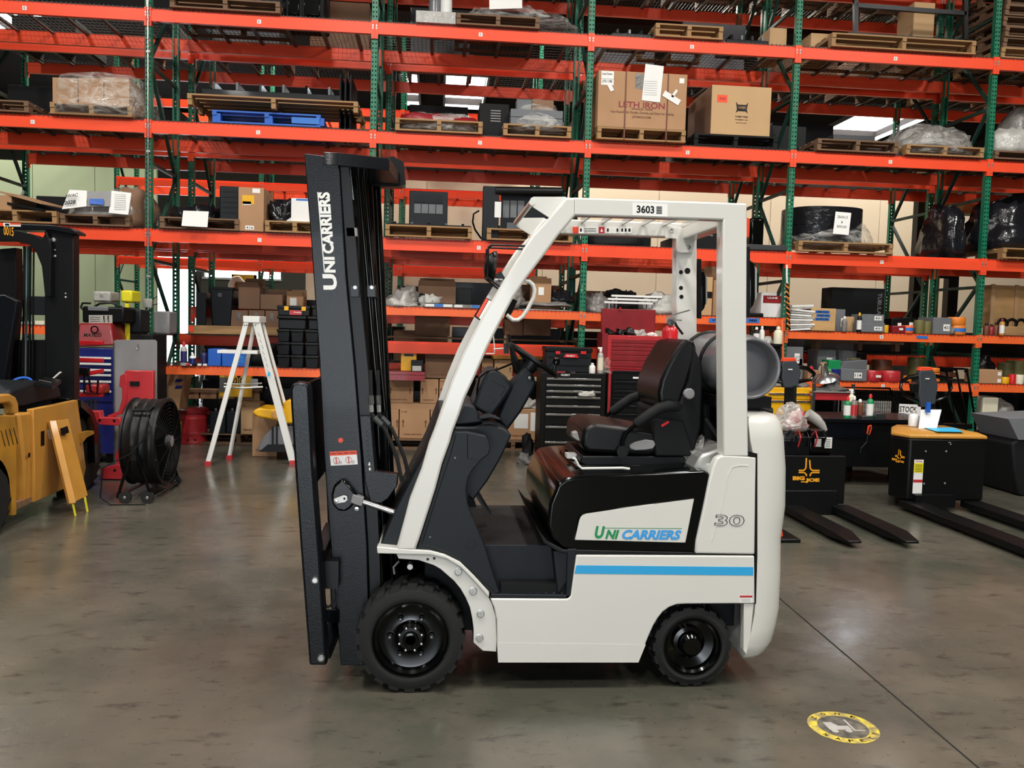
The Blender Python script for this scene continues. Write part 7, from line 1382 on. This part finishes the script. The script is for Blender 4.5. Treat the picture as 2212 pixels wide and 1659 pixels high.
# ------------------------------------------------------------------ pallet trucks at the right
def handle(t, Yh, cx, top, bot, lean, headw):
    """control head with loop grips; cx, top, bot in photo pixels at the plane y=Yh"""
    P = lambda a, b, d=0: at(cx+a*1.15, b, Yh)+Vector((0, d, 0))
    h = bot-top
    MB().prism([P(-16, top+12), P(-14, top+3), P(10, top+2), P(16, top+14), P(20, top+h*.45), P(18, top+h*.62), P(14, bot), P(-12, bot), P(-17, top+h*.62), P(-15, top+h*.40)], (0, .07, 0)).build('control_head', 'plastic_grey', t, bevel=.012, seg=3)
    MB().prism([P(-15, top+5), P(-12, top-3), P(8, top-3), P(12, top+4)], (0, .06, 0)).build('reverse_button', 'orange_red', t, bevel=.004)
    for s in (-1, 1): MB().tube([P(s*14, top+16, .03), P(s*34, top+20, .03), P(s*46, top+30, .03), P(s*48, top+h*.5, .03), P(s*40, top+h*.72, .03), P(s*14, bot-12, .03)], [.020, .020, .017, .014, .014, .018], 8).build('grip', 'black_gloss', t, smooth=True)
    MB().prism([P(-30, top+h*.40), P(-17, top+h*.38), P(-17, top+h*.62), P(-28, top+h*.62)], (0, .05, 0)).build('key_pad', 'black', t, bevel=.004); MB().box(P(-3, 0).x, P(7, 0).x, Yh-.004, Yh, P(0, top+h*.38).z, P(0, top+h*.33).z).build('display', 'black', t)
    p = P(-1, top+22); MB().bar(p+Vector((-.02, -.004, 0)), p+Vector((.02, -.004, 0)), .01, .003, up=(0, 1, 0)).build('emblem', 'white', t)
def forks(t, xs, y0, y1, w=.165):
    for x in xs:
        z1 = .085; b_ = MB().loft([[Vector(v) for v in ((x-w/2, y0, .03), (x+w/2, y0, .03), (x+w/2, y0, z1), (x-w/2, y0, z1))], [Vector(v) for v in ((x-w/2, y1+.22, .03), (x+w/2, y1+.22, .03), (x+w/2, y1+.22, z1), (x-w/2, y1+.22, z1))], [Vector(v) for v in ((x-w*.3, y1, .04), (x+w*.3, y1, .04), (x+w*.3, y1, .06), (x-w*.3, y1, .06))]])
        o = b_.build('fork', 'black', t, bevel=.008)
        for d in (.30, .42): MB().box(x-w*.30, x+w*.30, y1+d, y1+d+.05, z1, z1+.0015).build('wheel_slot', 'black', o)
        MB().cyl((x-w*.3, y1+.36, .035), (x+w*.3, y1+.36, .035), .035, 14).build('load_roller', 'rubber', o)
def bigjoe(t, ll, lr, ul, m='gold'):
    """four-armed line emblem over the two-line wordmark"""
    a, r, u = Vector(ll), Vector(lr)-Vector(ll), Vector(ul)-Vector(ll); n = Vector((0, -.003, 0))
    text('BIG', a+u*.12, r*.44, u*.16, m, t, .003, .07); text('JOE', a+r*.46+u*.02, r*.52, u*.18, m, t, .003, .07); MB().bar(a+r*.30+u*.06+n, a+r*.56+u*.06+n, .008, .002, up=(0, 1, 0)).build('logo_line', m, t)
    b_ = MB(); P = lambda x, y: a+r*x+u*y+n; th = r.length*.05
    for pts in (((.22, .50), (.40, .50), (.48, .58), (.50, .98)), ((.22, .42), (.42, .42), (.50, .34), (.50, .28)), ((.98, .50), (.72, .50), (.64, .58), (.62, .90)), ((.98, .42), (.70, .42), (.64, .34), (.64, .28))):
        for i in range(len(pts)-1): b_.bar(P(*pts[i]), P(*pts[i+1]), th, .002, up=(0, 1, 0))
    b_.build('logo_emblem', m, t)
t = thing('pallet_truck', 'black electric pallet truck with its motor cover off next to the white forklift', 'pallet truck', (3.27, 6.95, 0))
Yq = 7.02; xa, xb = at(1678, 1050, Yq).x, at(1825, 1050, Yq).x; zt = at(1750, 985, Yq).z
MB().box(xa, xb, Yq, Yq+.05, .09, zt).build('front_plate', 'black', t, bevel=.004); MB().box(xa+.02, xb-.02, Yq+.05, Yq+.62, .08, zt-.05).build('chassis', 'black', t, bevel=.02)
MB().prism([at(a, b, Yq-.04) for a, b in ((1685, 1060), (1810, 1060), (1812, 1112), (1700, 1115))], (0, .04, 0)).build('battery_box', 'black', t, bevel=.006)
bigjoe(t, at(1712, 1044, Yq), at(1771, 1044, Yq), at(1712, 988, Yq))
for i, (a, b, t_, bb, m) in enumerate(((1690, 1722, 950, 984, 'black_mast'), (1724, 1752, 944, 984, 'black'), (1755, 1800, 945, 984, 'black_gloss'), (1700, 1730, 935, 955, 'steel_dark'), (1762, 1800, 932, 948, 'black'))):
    x0, x1 = at(a, t_, Yq+.1).x, at(b, t_, Yq+.1).x; MB().box(x0, x1, Yq+.08+.03*i, Yq+.35, zt-.05, at(a, t_, Yq+.1).z).build('motor_part', m, t, bevel=.008)
for i in range(5): x_ = 1700+18*i; MB().tube([at(x_, 940, Yq+.08), at(x_+8, 930, Yq+.03), at(x_+12, 945, Yq+.02), at(x_+6, 965, Yq+.05)], .007, 6).build('cable', ['black', 'red', 'black_gloss', 'red', 'black'][i], t)
b_ = MB(); p = at(1781, 968, Yq+.07); card(b_, p, (.065, 0, 0), (0, 0, .095)); b_.cur = 1
for i in range(5): card(b_, p+Vector((.008, -.002, .012+.016*i)), (.045, 0, 0), (0, 0, .004))
b_.build('rating_label', ['paper', 'black'], t); MB().box(at(1760, 960, Yq+.06).x, at(1774, 960, Yq+.06).x, Yq+.06, Yq+.064, at(1765, 967, Yq).z, at(1765, 950, Yq).z).build('white_label', 'bag_white', t)
MB().bar(at(1704, 950, Yq+.45), at(1708, 830, Yq+.42), .10, .06).build('tiller', 'black', t, bevel=.01); handle(t, Yq+.38, 1708, 776, 838, 0, 0); forks(t, (at(1706, 1095, Yq).x, at(1812, 1095, Yq).x-.0), Yq, 5.86)
soft(1686, 1760, 882, Yq+.12, .35, at(1720, 935, Yq+.1).z+.01, 'clear bag with a pink glove inside on the open pallet truck', 'film_thick', 'plastic_bag', 'bag', p=2.4, amp=.05, fr=8, seed=100); soft(1708, 1748, 890, Yq+.2, .16, at(1720, 935, Yq+.1).z+.02, 'pink rubber glove inside the clear bag', 'pink', 'rubber_glove', 'glove', p=2.4, amp=.06, fr=12, seed=101)
o = MB().tube([at(a, b, Yq+.06) for a, b in ((1745, 893), (1762, 905), (1775, 918), (1783, 930))], [.045, .045, .035, .02], 10).build('cloth_roll', 'bag_white', None, smooth=True); tag(o, 'white cloth roll hanging over the open pallet truck', 'cloth')
t = thing('pallet_truck', 'black electric pallet truck with yellow top and blue paper at the right', 'pallet truck', (4.5, 7.3, 0)); Yq = 7.2
xa, xb = at(1962, 1020, Yq).x, at(2127, 1020, Yq).x; zt = at(2040, 948, Yq).z
def v2e(y, z): return Vector((at(1921, 1020, y).x, y, z))
RG = lambda z: [Vector((xa, Yq, z)), Vector((xb, Yq, z)), Vector((xb+.02, Yq+.1, z)), Vector((xb+.02, Yq+.62, z)), v2e(Yq+.62, z), v2e(Yq+.20, z)]
MB().loft([RG(.09), RG(zt)]).build('body', 'black', t, bevel=.02, seg=3); MB().box(xa+.05, xb-.3, Yq-.06, Yq, .04, .15).build('battery_box', 'black', t)
rg2 = lambda z, e: [Vector((xa-e, Yq-e, z)), Vector((xb+e, Yq-e, z)), Vector((xb+.02+e, Yq+.62, z)), v2e(Yq+.62, z)-Vector((e, 0, 0)), v2e(Yq+.20, z)-Vector((e, 0, 0))]
MB().loft([rg2(zt, .006), rg2(zt+.03, .006), rg2(zt+.055, -.05)]).build('top_cover', 'yellow', t, bevel=.01)
def side_face(px, py): return None
p0 = v2e(Yq+.2, 0); pd = (Vector((xa, Yq, 0))-p0)
bigjoe(t, p0+pd*.12+Vector((-.004, -.004, at(1950, 1000, Yq+.1).z)), p0+pd*.78+Vector((-.004, -.004, at(1950, 1000, Yq+.1).z)), p0+pd*.12+Vector((-.004, -.004, at(1950, 970, Yq+.1).z)))
b_ = MB(); p = at(1973, 1028, Yq); r = at(1993, 1028, Yq)-p; zz = [at(1983, y, Yq).z for y in (1066, 1042, 1036, 1027, 1021, 1000, 993)]
b_.box(p.x, p.x+r.x, Yq-.002, Yq, zz[0], zz[6]); b_.cur = 1; b_.box(p.x, p.x+r.x, Yq-.003, Yq-.002, zz[4], zz[5]); b_.cur = 2; b_.box(p.x, p.x+r.x, Yq-.003, Yq-.002, zz[1], zz[2]); b_.cur = 3
for i in range(5): b_.box(p.x+.01, p.x+r.x-.01, Yq-.004, Yq-.003, zz[4]+.012+.014*i, zz[4]+.016+.014*i)
b_.cur = 2; addtext(b_, 'TOTAL', (p.x+.01, Yq-.003, zz[5]+.006), (r.x-.02, 0, 0), (0, 0, .016), .002, .02); b_.build('label', ['paper', 'yellow_label', 'red', 'black'], t)
for a, b in ((2000, 975), (2044, 975), (1996, 1045), (2041, 1044)): MB().lathe([(.009, 0), (.007, -.004), (.001, -.004)], at(a, b, Yq), (0, 1, 0), 8).build('screw', 'grey', t)
MB().tube(arc(at(2052, 958, Yq-.005), .012, -90, 160, 8), .003, 5).build('hook', 'steel', t)
handle(t, Yq+.40, 2004, 796, 880, 0, 0); MB().bar(at(2006, 948, Yq+.45), at(2006, 870, Yq+.44), .10, .07).build('tiller', 'black', t, bevel=.01); forks(t, (xa+.04, xb-.09), Yq+.05, 5.35, .19)
a, b, c_, d = at(2022, 944, Yq+.02), at(2080, 946, Yq+.02), at(2062, 925, Yq+.35), at(1992, 928, Yq+.35); zz = zt+.062
o = MB().prism([Vector((v.x, v.y, zz)) for v in (a, b, c_, d)], (0, 0, .002)).build('blue_paper', 'cyan', None); tag(o, 'bright blue paper sheet lying on the yellow-topped pallet truck', 'paper')
p = at(1985, 925, Yq+.3); o = MB().prism([at(1985, 926, Yq+.3), at(2024, 924, Yq+.3), at(2034, 885, Yq+.38), at(1990, 885, Yq+.38)], (0, .012, 0)).build('document_holder', 'paper', t); MB().box(at(2006, 890, Yq+.3).x, at(2014, 890, Yq+.3).x, Yq+.33, Yq+.36, at(2010, 892, Yq+.3).z, at(2010, 870, Yq+.3).z).build('blue_clip', 'blue', t)
o = bottle(1972, 930, 886, Yq+.45, .045, 'clear', 'bag_white', 'clear plastic bottle behind the document holder', 'plastic_bottle', 'bottle', z=zt+.06)
# work bench between the pallet trucks
Yw = 8.35; zw = at(1850, 905, Yw).z; t = thing('work_bench', 'long black steel work bench with tool clutter between the pallet trucks', 'bench', (4.4, Yw+.3, 0))
x0, x1 = at(1770, 905, Yw).x, at(1975, 905, Yw).x; MB().box(x0, x1+.3, Yw, Yw+.75, zw-.04, zw).build('bench_top', 'black_mast', t, bevel=.004); MB().box(x0+.02, x1+.2, Yw+.03, Yw+.7, at(1850, 1010, Yw).z, zw-.04).build('cabinet', 'black', t, bevel=.006)
for xx in (x0+.1, x1+.15): MB().box(xx-.03, xx+.03, Yw+.06, Yw+.66, 0, at(1850, 1010, Yw).z).build('skid', 'black', t)
MB().box(x0+.1, x0+.5, Yw+.02, Yw+.03, zw-.20, zw-.06).build('drawer', 'black_mast', t)
MB().tube([at(a, b, Yw-.02) for a, b in ((1880, 921), (1875, 938), (1872, 955), (1860, 968), (1858, 978))], .008, 6).build('cord', 'black', t); MB().prism([at(a, b, Yw-.02) for a, b in ((1876, 920), (1883, 918), (1884, 926), (1879, 940), (1873, 938))], (0, .02, 0)).build('orange_grip', 'orange_red', t, bevel=.003)
for i, (x_, t_, m, l, lab) in enumerate(((1829, 857, 'logo_green', 'green and white spray can, leftmost on the work bench', 'paper'), (1843, 855, 'bag_grey', 'clear bottle with red label on the work bench', 'red'), (1856, 862, 'brown', 'small can with yellow top on the work bench', 'yellow_label'), (1878, 851, 'logo_green', 'green and white spray can with red cap standing apart', 'paper'))):
    bottle(x_, 905, t_, Yw+.1+.05*(i == 2), .034, m, 'red_bright' if i in (0, 3) else 'white', l, z=zw, lab=None if i == 2 else lab)
bottle(1837, 905, 840, Yw+.28, .032, 'cream', 'white', 'white trigger spray bottle behind the cans', 'spray_bottle', 'bottle', z=zw, nozzle=True)
for i in range(2): o = MB().box(at(1860+28*i, 903, Yw+.05).x, at(1880+30*i, 903, Yw+.05).x, Yw+.02, Yw+.16, zw, zw+.03+.03*i).build('steel_block', 'steel_dark', None, bevel=.004); tag(o, ['flat', 'taller'][i]+' steel block on the work bench beside the spray can', 'block')
# yellow cabinet and red cart
t, x0, x1, zt = chest(1648, 1757, 838, 985, 9.4, .5, 'bright yellow roller tool cabinet behind the first pallet truck', 'yellow_bright', [(848, 862), (864, 900), (902, 930)], 'steel')
soft(1660, 1750, 826, 9.5, .3, zt, 'grey rags and gloves heaped on the yellow cabinet', 'bag_grey', 'rag_heap', 'rag', seed=103, amp=.1, p=2.4)
t = thing('service_cart', 'red-drawered steel service cart right of the yellow cabinet', 'cart', (at(1795, 880, 9.3).x, 9.5, 0)); x0, x1 = at(1757, 860, 9.3).x, at(1842, 860, 9.3).x; z1 = at(1800, 848, 9.3).z
MB().box(x0, x1, 9.3, 9.75, at(1800, 865, 9.3).z, z1).build('drawer', 'red', t, bevel=.006); MB().box(x0-.01, x1+.01, 9.28, 9.77, z1, z1+.012).build('tray', 'zinc', t)
for xx in (x0, x1):
    for yy in (9.3, 9.74): MB().box(xx-.015, xx+.015, yy-.015, yy+.015, .08, z1+.1).build('post', 'steel_dark', t); MB().cyl((xx-.02, yy, .045), (xx+.02, yy, .045), .045, 12).build('caster', 'black', t)
MB().box(x0, x1, 9.3, 9.75, .3, .32).build('shelf', 'steel_dark', t)
soft(1772, 1838, 835, 9.35, .3, z1+.013, 'grey cloth and white scraps on the service cart', 'cloth_grey', 'rag_heap', 'rag', seed=104, amp=.1, p=2.5); c = at(1796, 832, 9.4); o = MB().lathe([(.16, 0), (.14, .03), (.05, .07), (.03, .16), (.04, .2)], (c.x, 9.55, z1+.14), (-.3, -.2, 1), 20).build('funnel', 'steel', None, smooth=True); tag(o, 'steel work-light reflector lying on the service cart', 'lamp')
# wire cage and stock sign
t = thing('wire_cage', 'black wire mesh cage with white paper behind the spray cans', 'cage', (at(1880, 880, 9.6).x, 9.8, 0)); x0, x1 = at(1815, 880, 9.6).x, at(1940, 880, 9.6).x; z1 = at(1880, 838, 9.6).z; g = MB(); nx, nz = 26, 18
for i in range(nx+1): xx = x0+(x1-x0)*i/nx; g.box(xx-.002, xx+.002, 9.6, 9.604, .1, z1)
for i in range(nz+1): zz = .1+(z1-.1)*i/nz; g.box(x0, x1, 9.598, 9.602, zz-.002, zz+.002)
g.build('mesh', 'black', t)['kind'] = 'stuff'
MB().tube([(x0, 9.6, .02), (x0, 9.6, z1), (x1-.12, 9.6, z1), (x1, 9.6, z1-.2), (x1, 9.6, .02)], .014, 6).build('frame', 'black_gloss', t)
MB().box(x0+.02, x1-.03, 9.7, 9.71, at(1880, 900, 9.7).z, at(1880, 866, 9.7).z).build('backing_paper', 'bag_white', t)
o = thing('stock_sign', 'white handwritten card reading STOCK ON behind the document holder', 'sign', (at(1965, 912, 9.2).x, 9.2, 0)); b_ = MB(); p = at(1940, 910, 9.2); r = at(1987, 912, 9.2)-p; u = Vector((0, 0, .20)); card(b_, p, r, u, .004); b_.cur = 1; addtext(b_, 'STOCK', p+r*.02+u*.55, r*.8, u*.32, .006, .01); addtext(b_, 'ON', p+r*.45+u*.1, r*.4, u*.3, .006, .01); b_.build('card', ['paper', 'black'], o)
MB().box(p.x+.05, p.x+.08, 9.21, 9.24, .0, p.z+.1).build('stake', 'black', o)
# hand truck with four bars
t = thing('hand_truck', 'tall black bar-backed cart leaning behind the second pallet truck', 'hand truck', (at(2060, 900, 8.9).x, 9.0, 0))
for i, (a, b) in enumerate(((2000, 2040), (2035, 2066), (2057, 2090), (2080, 2110))): MB().tube([at(a+4, 800+4*(i % 2), 8.9), at(a+8, 796, 8.9), at(b-4, 905, 8.95), at(b, 1000, 9.0)], .012, 7).build('bar', 'black_gloss', t, smooth=True)
MB().cyl(at(2036, 795, 8.9), at(2084, 797, 8.9), .012, 8).build('top_bar', 'black_gloss', t); MB().box(at(2030, 915, 8.95).x, at(2095, 915, 8.95).x, 8.9, 9.0, at(2060, 925, 8.95).z, at(2060, 915, 8.95).z).build('cross_plate', 'black', t); MB().box(at(2040, 1000, 9).x, at(2112, 1000, 9).x, 8.7, 9.1, .05, .09).build('base', 'black', t)
MB().cyl((at(2045, 1000, 9).x, 9.1, .1), (at(2110, 1000, 9).x, 9.1, .1), .1, 16).build('wheel', 'rubber', t)
# far right: boxes, drum, black machine, cone
o = MB().box(at(2122, 900, 10.2).x, at(2156, 900, 10.2).x, 10.2, 10.5, .32, at(2140, 858, 10.2).z).build('foam_block', 'cream', None, bevel=.02); tag(o, 'cream foam block stack under the far right rack', 'block')
soft(2152, 2205, 866, 10.2, .35, .5, 'grey bagged bundle beside the cream block', 'bag_grey', 'bagged_bundle', 'bag', seed=106)
o = MB().box(at(2110, 930, 10.2).x, at(2300, 930, 10.2).x, 10.15, 10.7, .28, .31).build('low_shelf', 'wood_dark', None); tag(o, 'low board under the cream block at the far right', 'board')
c = at(2150, 942, 9.6); t = thing('paint_can', 'dark red round tin on the floor at the far right', 'tin', (c.x, 9.6, 0)); MB().lathe([(.12, 0), (.12, at(2150, 912, 9.6).z), (.10, at(2150, 912, 9.6).z)], (c.x, 9.6, 0), (0, 0, 1), 24).build('body', 'red_dark', t, smooth=True)
stackbox(2118, 2190, 945, .28, 'low open carton with papers at the far right', arrows=False, m='cardboard_dark', Yv=9.2, dep=.4)
o = MB().box(at(2112, 1000, 9.1).x, at(2192, 1000, 9.1).x, 9.1, 9.7, .02, .27).build('steel_box', 'steel_dark', None, bevel=.01); tag(o, 'grey steel box beneath the low open carton', 'box')
t = thing('floor_machine', 'black sloping machine cut off by the right picture edge', 'machine', (at(2215, 1000, 7.9).x, 8.2, 0)); MB().prism([at(a, b, 7.9) for a, b in ((2186, 958), (2230, 930), (2330, 930), (2330, 1080), (2215, 1075), (2200, 1068), (2190, 1010))], (0, .7, 0)).build('body', 'black_matte', t, bevel=.02); MB().prism([at(a, b, 7.88) for a, b in ((2178, 905), (2300, 900), (2300, 950), (2200, 950))], (0, .6, 0)).build('top_plate', 'grey_box', t); [MB().box(at(a, 1070, 8).x-.03, at(a, 1070, 8).x+.03, 8, 8.3, 0, .1).build('foot', 'black', t) for a in (2210, 2290)]
o = MB().tube([at(2113, 937, 8.9), at(2160, 925, 8.8), at(2215, 914, 8.6), at(2260, 906, 8.5)], .006, 6).build('loose_string', 'white', None); tag(o, 'thin white string strung above the floor at the far right', 'string')
c = flo(1692, 1165)+Vector((-.07, .05, 0)); t = thing('traffic_cone', 'orange traffic cone with black base half hidden behind the counterweight', 'cone', tuple(c)); MB().box(c.x-.16, c.x+.16, c.y-.16, c.y+.16, 0, .03).build('base', 'black', t, bevel=.01); MB().lathe([(.11, .03), (.025, .42), (.02, .42)], (c.x-.03, c.y, 0), (0, 0, 1), 24).build('cone', 'orange_red', t, smooth=True); MB().lathe([(.082, .17), (.060, .27)], (c.x-.03, c.y, 0), (0, 0, 1), 24).build('stripe', 'white', t)
# round sticker on the floor
c = flo(1821, 1571); R = .135; t = thing('floor_sticker', 'worn round yellow and black floor sticker with a truck picture', 'floor sticker', (c.x, c.y, 0))
MB().lathe([(R, .0008), (R, .0016), (.001, .0016)], (c.x, c.y, 0), (0, 0, 1), 40).build('disc', 'sticker_ring', t)
MB().lathe([(R*.72, .0016), (R*.72, .0021), (.001, .0021)], (c.x, c.y, 0), (0, 0, 1), 40).build('disc_centre', 'sticker_mid', t)
b_ = MB()
for s, a0, a1, fl_ in (('SAFETY', 200, 340, 1), ('ZONE', 150, 30, 0)):
    for i, ch in enumerate(s):
        an = math.radians(a0+(a1-a0)*(i+.5)/len(s)); rr = R*.78 if fl_ else R*.78; o_ = Vector((c.x+math.cos(an)*R*.86, c.y+math.sin(an)*R*.86, .0018)); tn = Vector((-math.sin(an), math.cos(an), 0)); tn = tn if fl_ else -tn; nr = Vector((-math.cos(an), -math.sin(an), 0)) if fl_ else Vector((math.cos(an), math.sin(an), 0))
        addtext(b_, ch, o_-tn*.010-nr*.010, tn*.020, nr*.020, .0004, .02)
b_.build('lettering', 'black', t)
b_ = MB(); Q = lambda x, y: Vector((c.x+x*R*.6, c.y+y*R*.6, .0022))
for pts in (((-.8,-.3),(.3,-.3),(.3,.1),(-.2,.1),(-.4,.5),(-.8,.5)), ((.36,-.45),(.46,-.45),(.46,.75),(.36,.75)), ((.46,-.45),(.95,-.45),(.95,-.36),(.46,-.36))): b_.prism([Q(*p) for p in pts], (0, 0, .0004))
for x in (-.6, .1): b_.lathe([(R*.10, 0), (R*.10, .0006), (.001, .0006)], Q(x, -.42), (0, 0, 1), 12)
b_.build('truck_picture', 'bag_white', t)
# ------------------------------------------------------------------ mostly dark loads added behind the front row to darken the interior
rnd = random.Random(5)
LN = {'C': 'lowest high level', 'D': 'middle level', 'E': 'upper level', 'F': 'topmost level'}
BN = ['bay left of the conduit', 'bay behind the ladder', 'bay behind the forklift mast', 'bay behind the forklift roof', 'bay behind the first pallet truck', 'rightmost bay']
BN = ['first bay', 'second bay', 'third bay', 'fourth bay', 'fifth bay', 'sixth bay']
for k in range(-1, 5):
    xc = bx(k)+.09
    for lv in 'CDEF':
        z = TOP[lv]
        for s, side_ in ((-1, 'left'), (1, 'right')):
            if lv == 'C' and k in (-1, 3, 4): continue
            if rnd.random() < .12: continue
            w = rnd.uniform(.86, 1.08); x = xc+s*.60; y = YB+.06; kind = rnd.choice(['d', 'k', 'd', 'w']); 
            me = KIND[kind]; t = thing('wooden_pallet', 'filler pallet, %s half of %s, %s, second racking row' % (side_, BN[k+1], LN[lv]), 'pallet', (x, y+.45, z), 'filler pallets on the second row')
            for i in range(3): ub(me, 'stringer', t, x-w/2+(w-.05)*i/2, x-w/2+(w-.05)*i/2+.05, y, y+.95, z, z+.10)
            for i in range(5): ub(me, 'slat', t, x-w/2, x+w/2, y+.2*i, y+.2*i+.14, z+.10, z+.12)
            h = rnd.uniform(.18, .62) if lv != 'C' else rnd.uniform(.14, .4); m = rnd.choice(['black_matte', 'black_matte', 'cardboard_dark', 'grey_box', 'black_mast', 'cardboard_dark'])
            if lv == 'C': m = rnd.choice(['black_matte', 'black_mast'])
            nm = {'black_matte': 'black covered crate', 'cardboard_dark': 'dim brown carton', 'grey_box': 'grey case', 'black_mast': 'dark steel housing'}[m]
            carton(x-w*.44, x+w*.44, y+.05, .82, z+.121, z+.121+h, 'filler %s, %s half of %s, %s, second racking row' % (nm, side_, BN[k+1], LN[lv]), m=m, tape=m.startswith('card'), name={'cardboard_dark': 'cardboard_box'}.get(m, 'machine_crate'), group='filler goods on the second row')
for j, (x_, h, w, lab) in enumerate(((1270, .9, 1.3, 'dark crate stack far behind the forklift cab'), (1000, .55, 1.4, 'dark crate far behind the books on the B shelf'), (1420, .7, 1.2, 'dark crate far behind the red tool chest'), (820, .9, .8, 'dark crate far behind the forklift mast'))):
    p = at(x_, 640, 14.2); MB_ = carton(p.x-w/2, p.x+w/2, 14.2, .8, 0, h+.6, lab, m='black_matte', tape=False, name='dark_crate', cat='crate')
# black forklift parked far behind the right bays
t = thing('forklift', 'dark forklift with tall mast parked beyond the fifth bay of the racking', 'forklift', (at(2000, 650, 13.6).x, 14.0, 0)); Yk = 13.6
for a, b in ((1975, 1996), (2050, 2072)): MB().box(at(a, 600, Yk).x, at(b, 600, Yk).x, Yk, Yk+.15, .05, at(a, 410, Yk).z).build('mast_rail', 'black', t)
MB().box(at(1996, 600, Yk).x, at(2050, 600, Yk).x, Yk+.03, Yk+.12, at(2020, 600, Yk).z, at(2020, 590, Yk).z).build('mast_crossbar', 'black', t)
text('MATERIAL HANDLING', at(1996, 478, Yk-.002)+Vector((.06, 0, 0)), (0, 0, .34), (-.07, 0, 0), 'grey', t, .002)
MB().box(at(1985, 700, Yk).x, at(2075, 700, Yk).x, Yk+.2, Yk+1.6, .15, 1.25).build('body', 'black_matte', t, bevel=.05); MB().box(at(1930, 690, Yk).x, at(1980, 690, Yk).x, Yk+.3, Yk+.7, at(1950, 690, Yk).z, at(1950, 672, Yk).z).build('orange_rack', 'orange_red', t)
for a in (1990, 2060): MB().cyl((at(a, 700, Yk).x-.1, Yk+.5, .28), (at(a, 700, Yk).x+.1, Yk+.5, .28), .28, 18).build('wheel', 'rubber', t)
o = MB().box(at(2036, 400, 12.9).x, at(2140, 400, 12.9).x, 12.9, 13.2, at(2080, 460, 12.9).z, at(2080, 408, 12.9).z).box(at(2044, 400, 12.9).x, at(2050, 400, 12.9).x, 13.0, 13.05, 0, at(2080, 455, 12.9).z).build('olive_panel', 'olive', None); tag(o, 'olive equipment panel high behind the right end of the racking', 'panel')
# dark goods low in the second row and on the floor behind the work shelves
ORD = ('first', 'second', 'third', 'fourth', 'fifth', 'sixth', 'seventh')
for k in range(-1, 5):
    xc = bx(k)+.09; lv_ = (0, 1.04, 1.71) if k in (0, 1, 2) else ((0, 1.31) if k in (3, 4) else (0,))
    for j, z in enumerate(lv_):
        for s in (-1, 0, 1):
            w = rnd.uniform(.62, .74); h = rnd.uniform(.62, .80) if z == 0 else rnd.uniform(.32, .50); h = min(h, .52) if z > 1.6 else h
            if z > 1.6: h = rnd.uniform(.30, .42)
            if k == 0 and z > 1.0: h = rnd.uniform(.25, .40) if z < 1.6 else .12
            if k in (3, 4) and z > 0: h = rnd.uniform(.28, .42)
            x = xc+s*.78; m = rnd.choice(['black_matte', 'black', 'cardboard_dark', 'black_mast', 'cardboard_dark'] if k in (1, 2) and z > 0 else ['black_matte', 'black', 'black_mast', 'steel_dark'])
            nm = {'black_matte': 'matt black crate', 'black': 'black cabinet', 'cardboard_dark': 'dim brown carton', 'black_mast': 'dark steel housing', 'steel_dark': 'dark steel box'}[m]
            carton(x-w/2, x+w/2, YB+.08, .8, z+.005, z+h, '%s %s in the %s bay of the second row, %s' % (('left', 'middle', 'right')[s+1], nm, ORD[k+1], ('on the floor', 'at waist height', 'at head height')[j]), m=m, tape=m.startswith('card'), name={'cardboard_dark': 'cardboard_box'}.get(m, 'machine_crate'), group='low goods of the second row')
            if z == 0: # a second layer keeps the lower row filled to the shelf above
                carton(x-w/2+.03, x+w/2-.03, YB+.1, .7, h+.006, min(h+rnd.uniform(.12, .2), .86), 'flat crate on the %s stack, %s bay of the second row' % (('left', 'middle', 'right')[s+1], ORD[k+1]), m='black_matte', tape=False, name='flat_crate', cat='crate', group='low goods of the second row')
# orange rail, braided rope and small things beside the fourth upright
o = MB().tube([at(1689, 690, YA-.08), at(1691, 760, YA-.09), at(1689, 850, YA-.10), Vector((at(1688, 960, YA-.1).x, YA-.1, 0))], .018, 8).build('orange_pole', 'orange_light', None, smooth=True); tag(o, 'thin orange pole standing beside the fourth upright', 'pole')
rp = MB(); tp_, bt_ = at(1700, 612, YA-.1), at(1704, 712, YA-.1)
for ph, m in ((0, 0), (math.pi, 1)):
    rp.cur = m; rp.tube([tp_+(bt_-tp_)*(i/60)+Vector((.014*math.cos(ph+i*.9), .014*math.sin(ph+i*.9), 0)) for i in range(61)], .011, 5)
o = rp.build('braided_rope', ['amber', 'black'], None, smooth=True); tag(o, 'orange and black braided rope hanging from the fourth upright', 'rope')
o = MB().tube([tp_, tp_+Vector((-.01, 0, .12)), tp_+Vector((.0, .03, .22))], .012, 6).build('white_cord_end', 'white', None, smooth=True); tag(o, 'white knotted end above the braided rope', 'rope')
zq = at(1650, 742, 9.9).z
o = MB().box(at(1612, 745, 9.85).x, at(1690, 745, 9.85).x, 9.85, 10.3, zq-.03, zq).box(at(1612, 745, 9.85).x, at(1690, 745, 9.85).x, 9.9, 10.3, 0, zq-.03).build('supply_cabinet', 'black', None); tag(o, 'black supply cabinet between the gas tank and the fourth upright', 'cabinet')
bottle(1633, 742, 706, 9.95, .035, 'black', 'white', 'black and white bottle over the gas tank', 'bottle', 'bottle', z=zq, lab='paper'); bottle(1645, 742, 704, 9.98, .03, 'white', 'white', 'slim white bottle over the gas tank', 'bottle', 'bottle', z=zq)
bottle(1680, 742, 705, 9.92, .05, 'cream', 'cream', 'cream tin beside the orange pole', 'tin', 'tin', z=zq); soft(1648, 1672, 728, 9.92, .15, zq, 'white paper towel heap by the cream tin', 'bag_white', 'paper_towel', 'paper', p=2.4, amp=.05, seed=120)
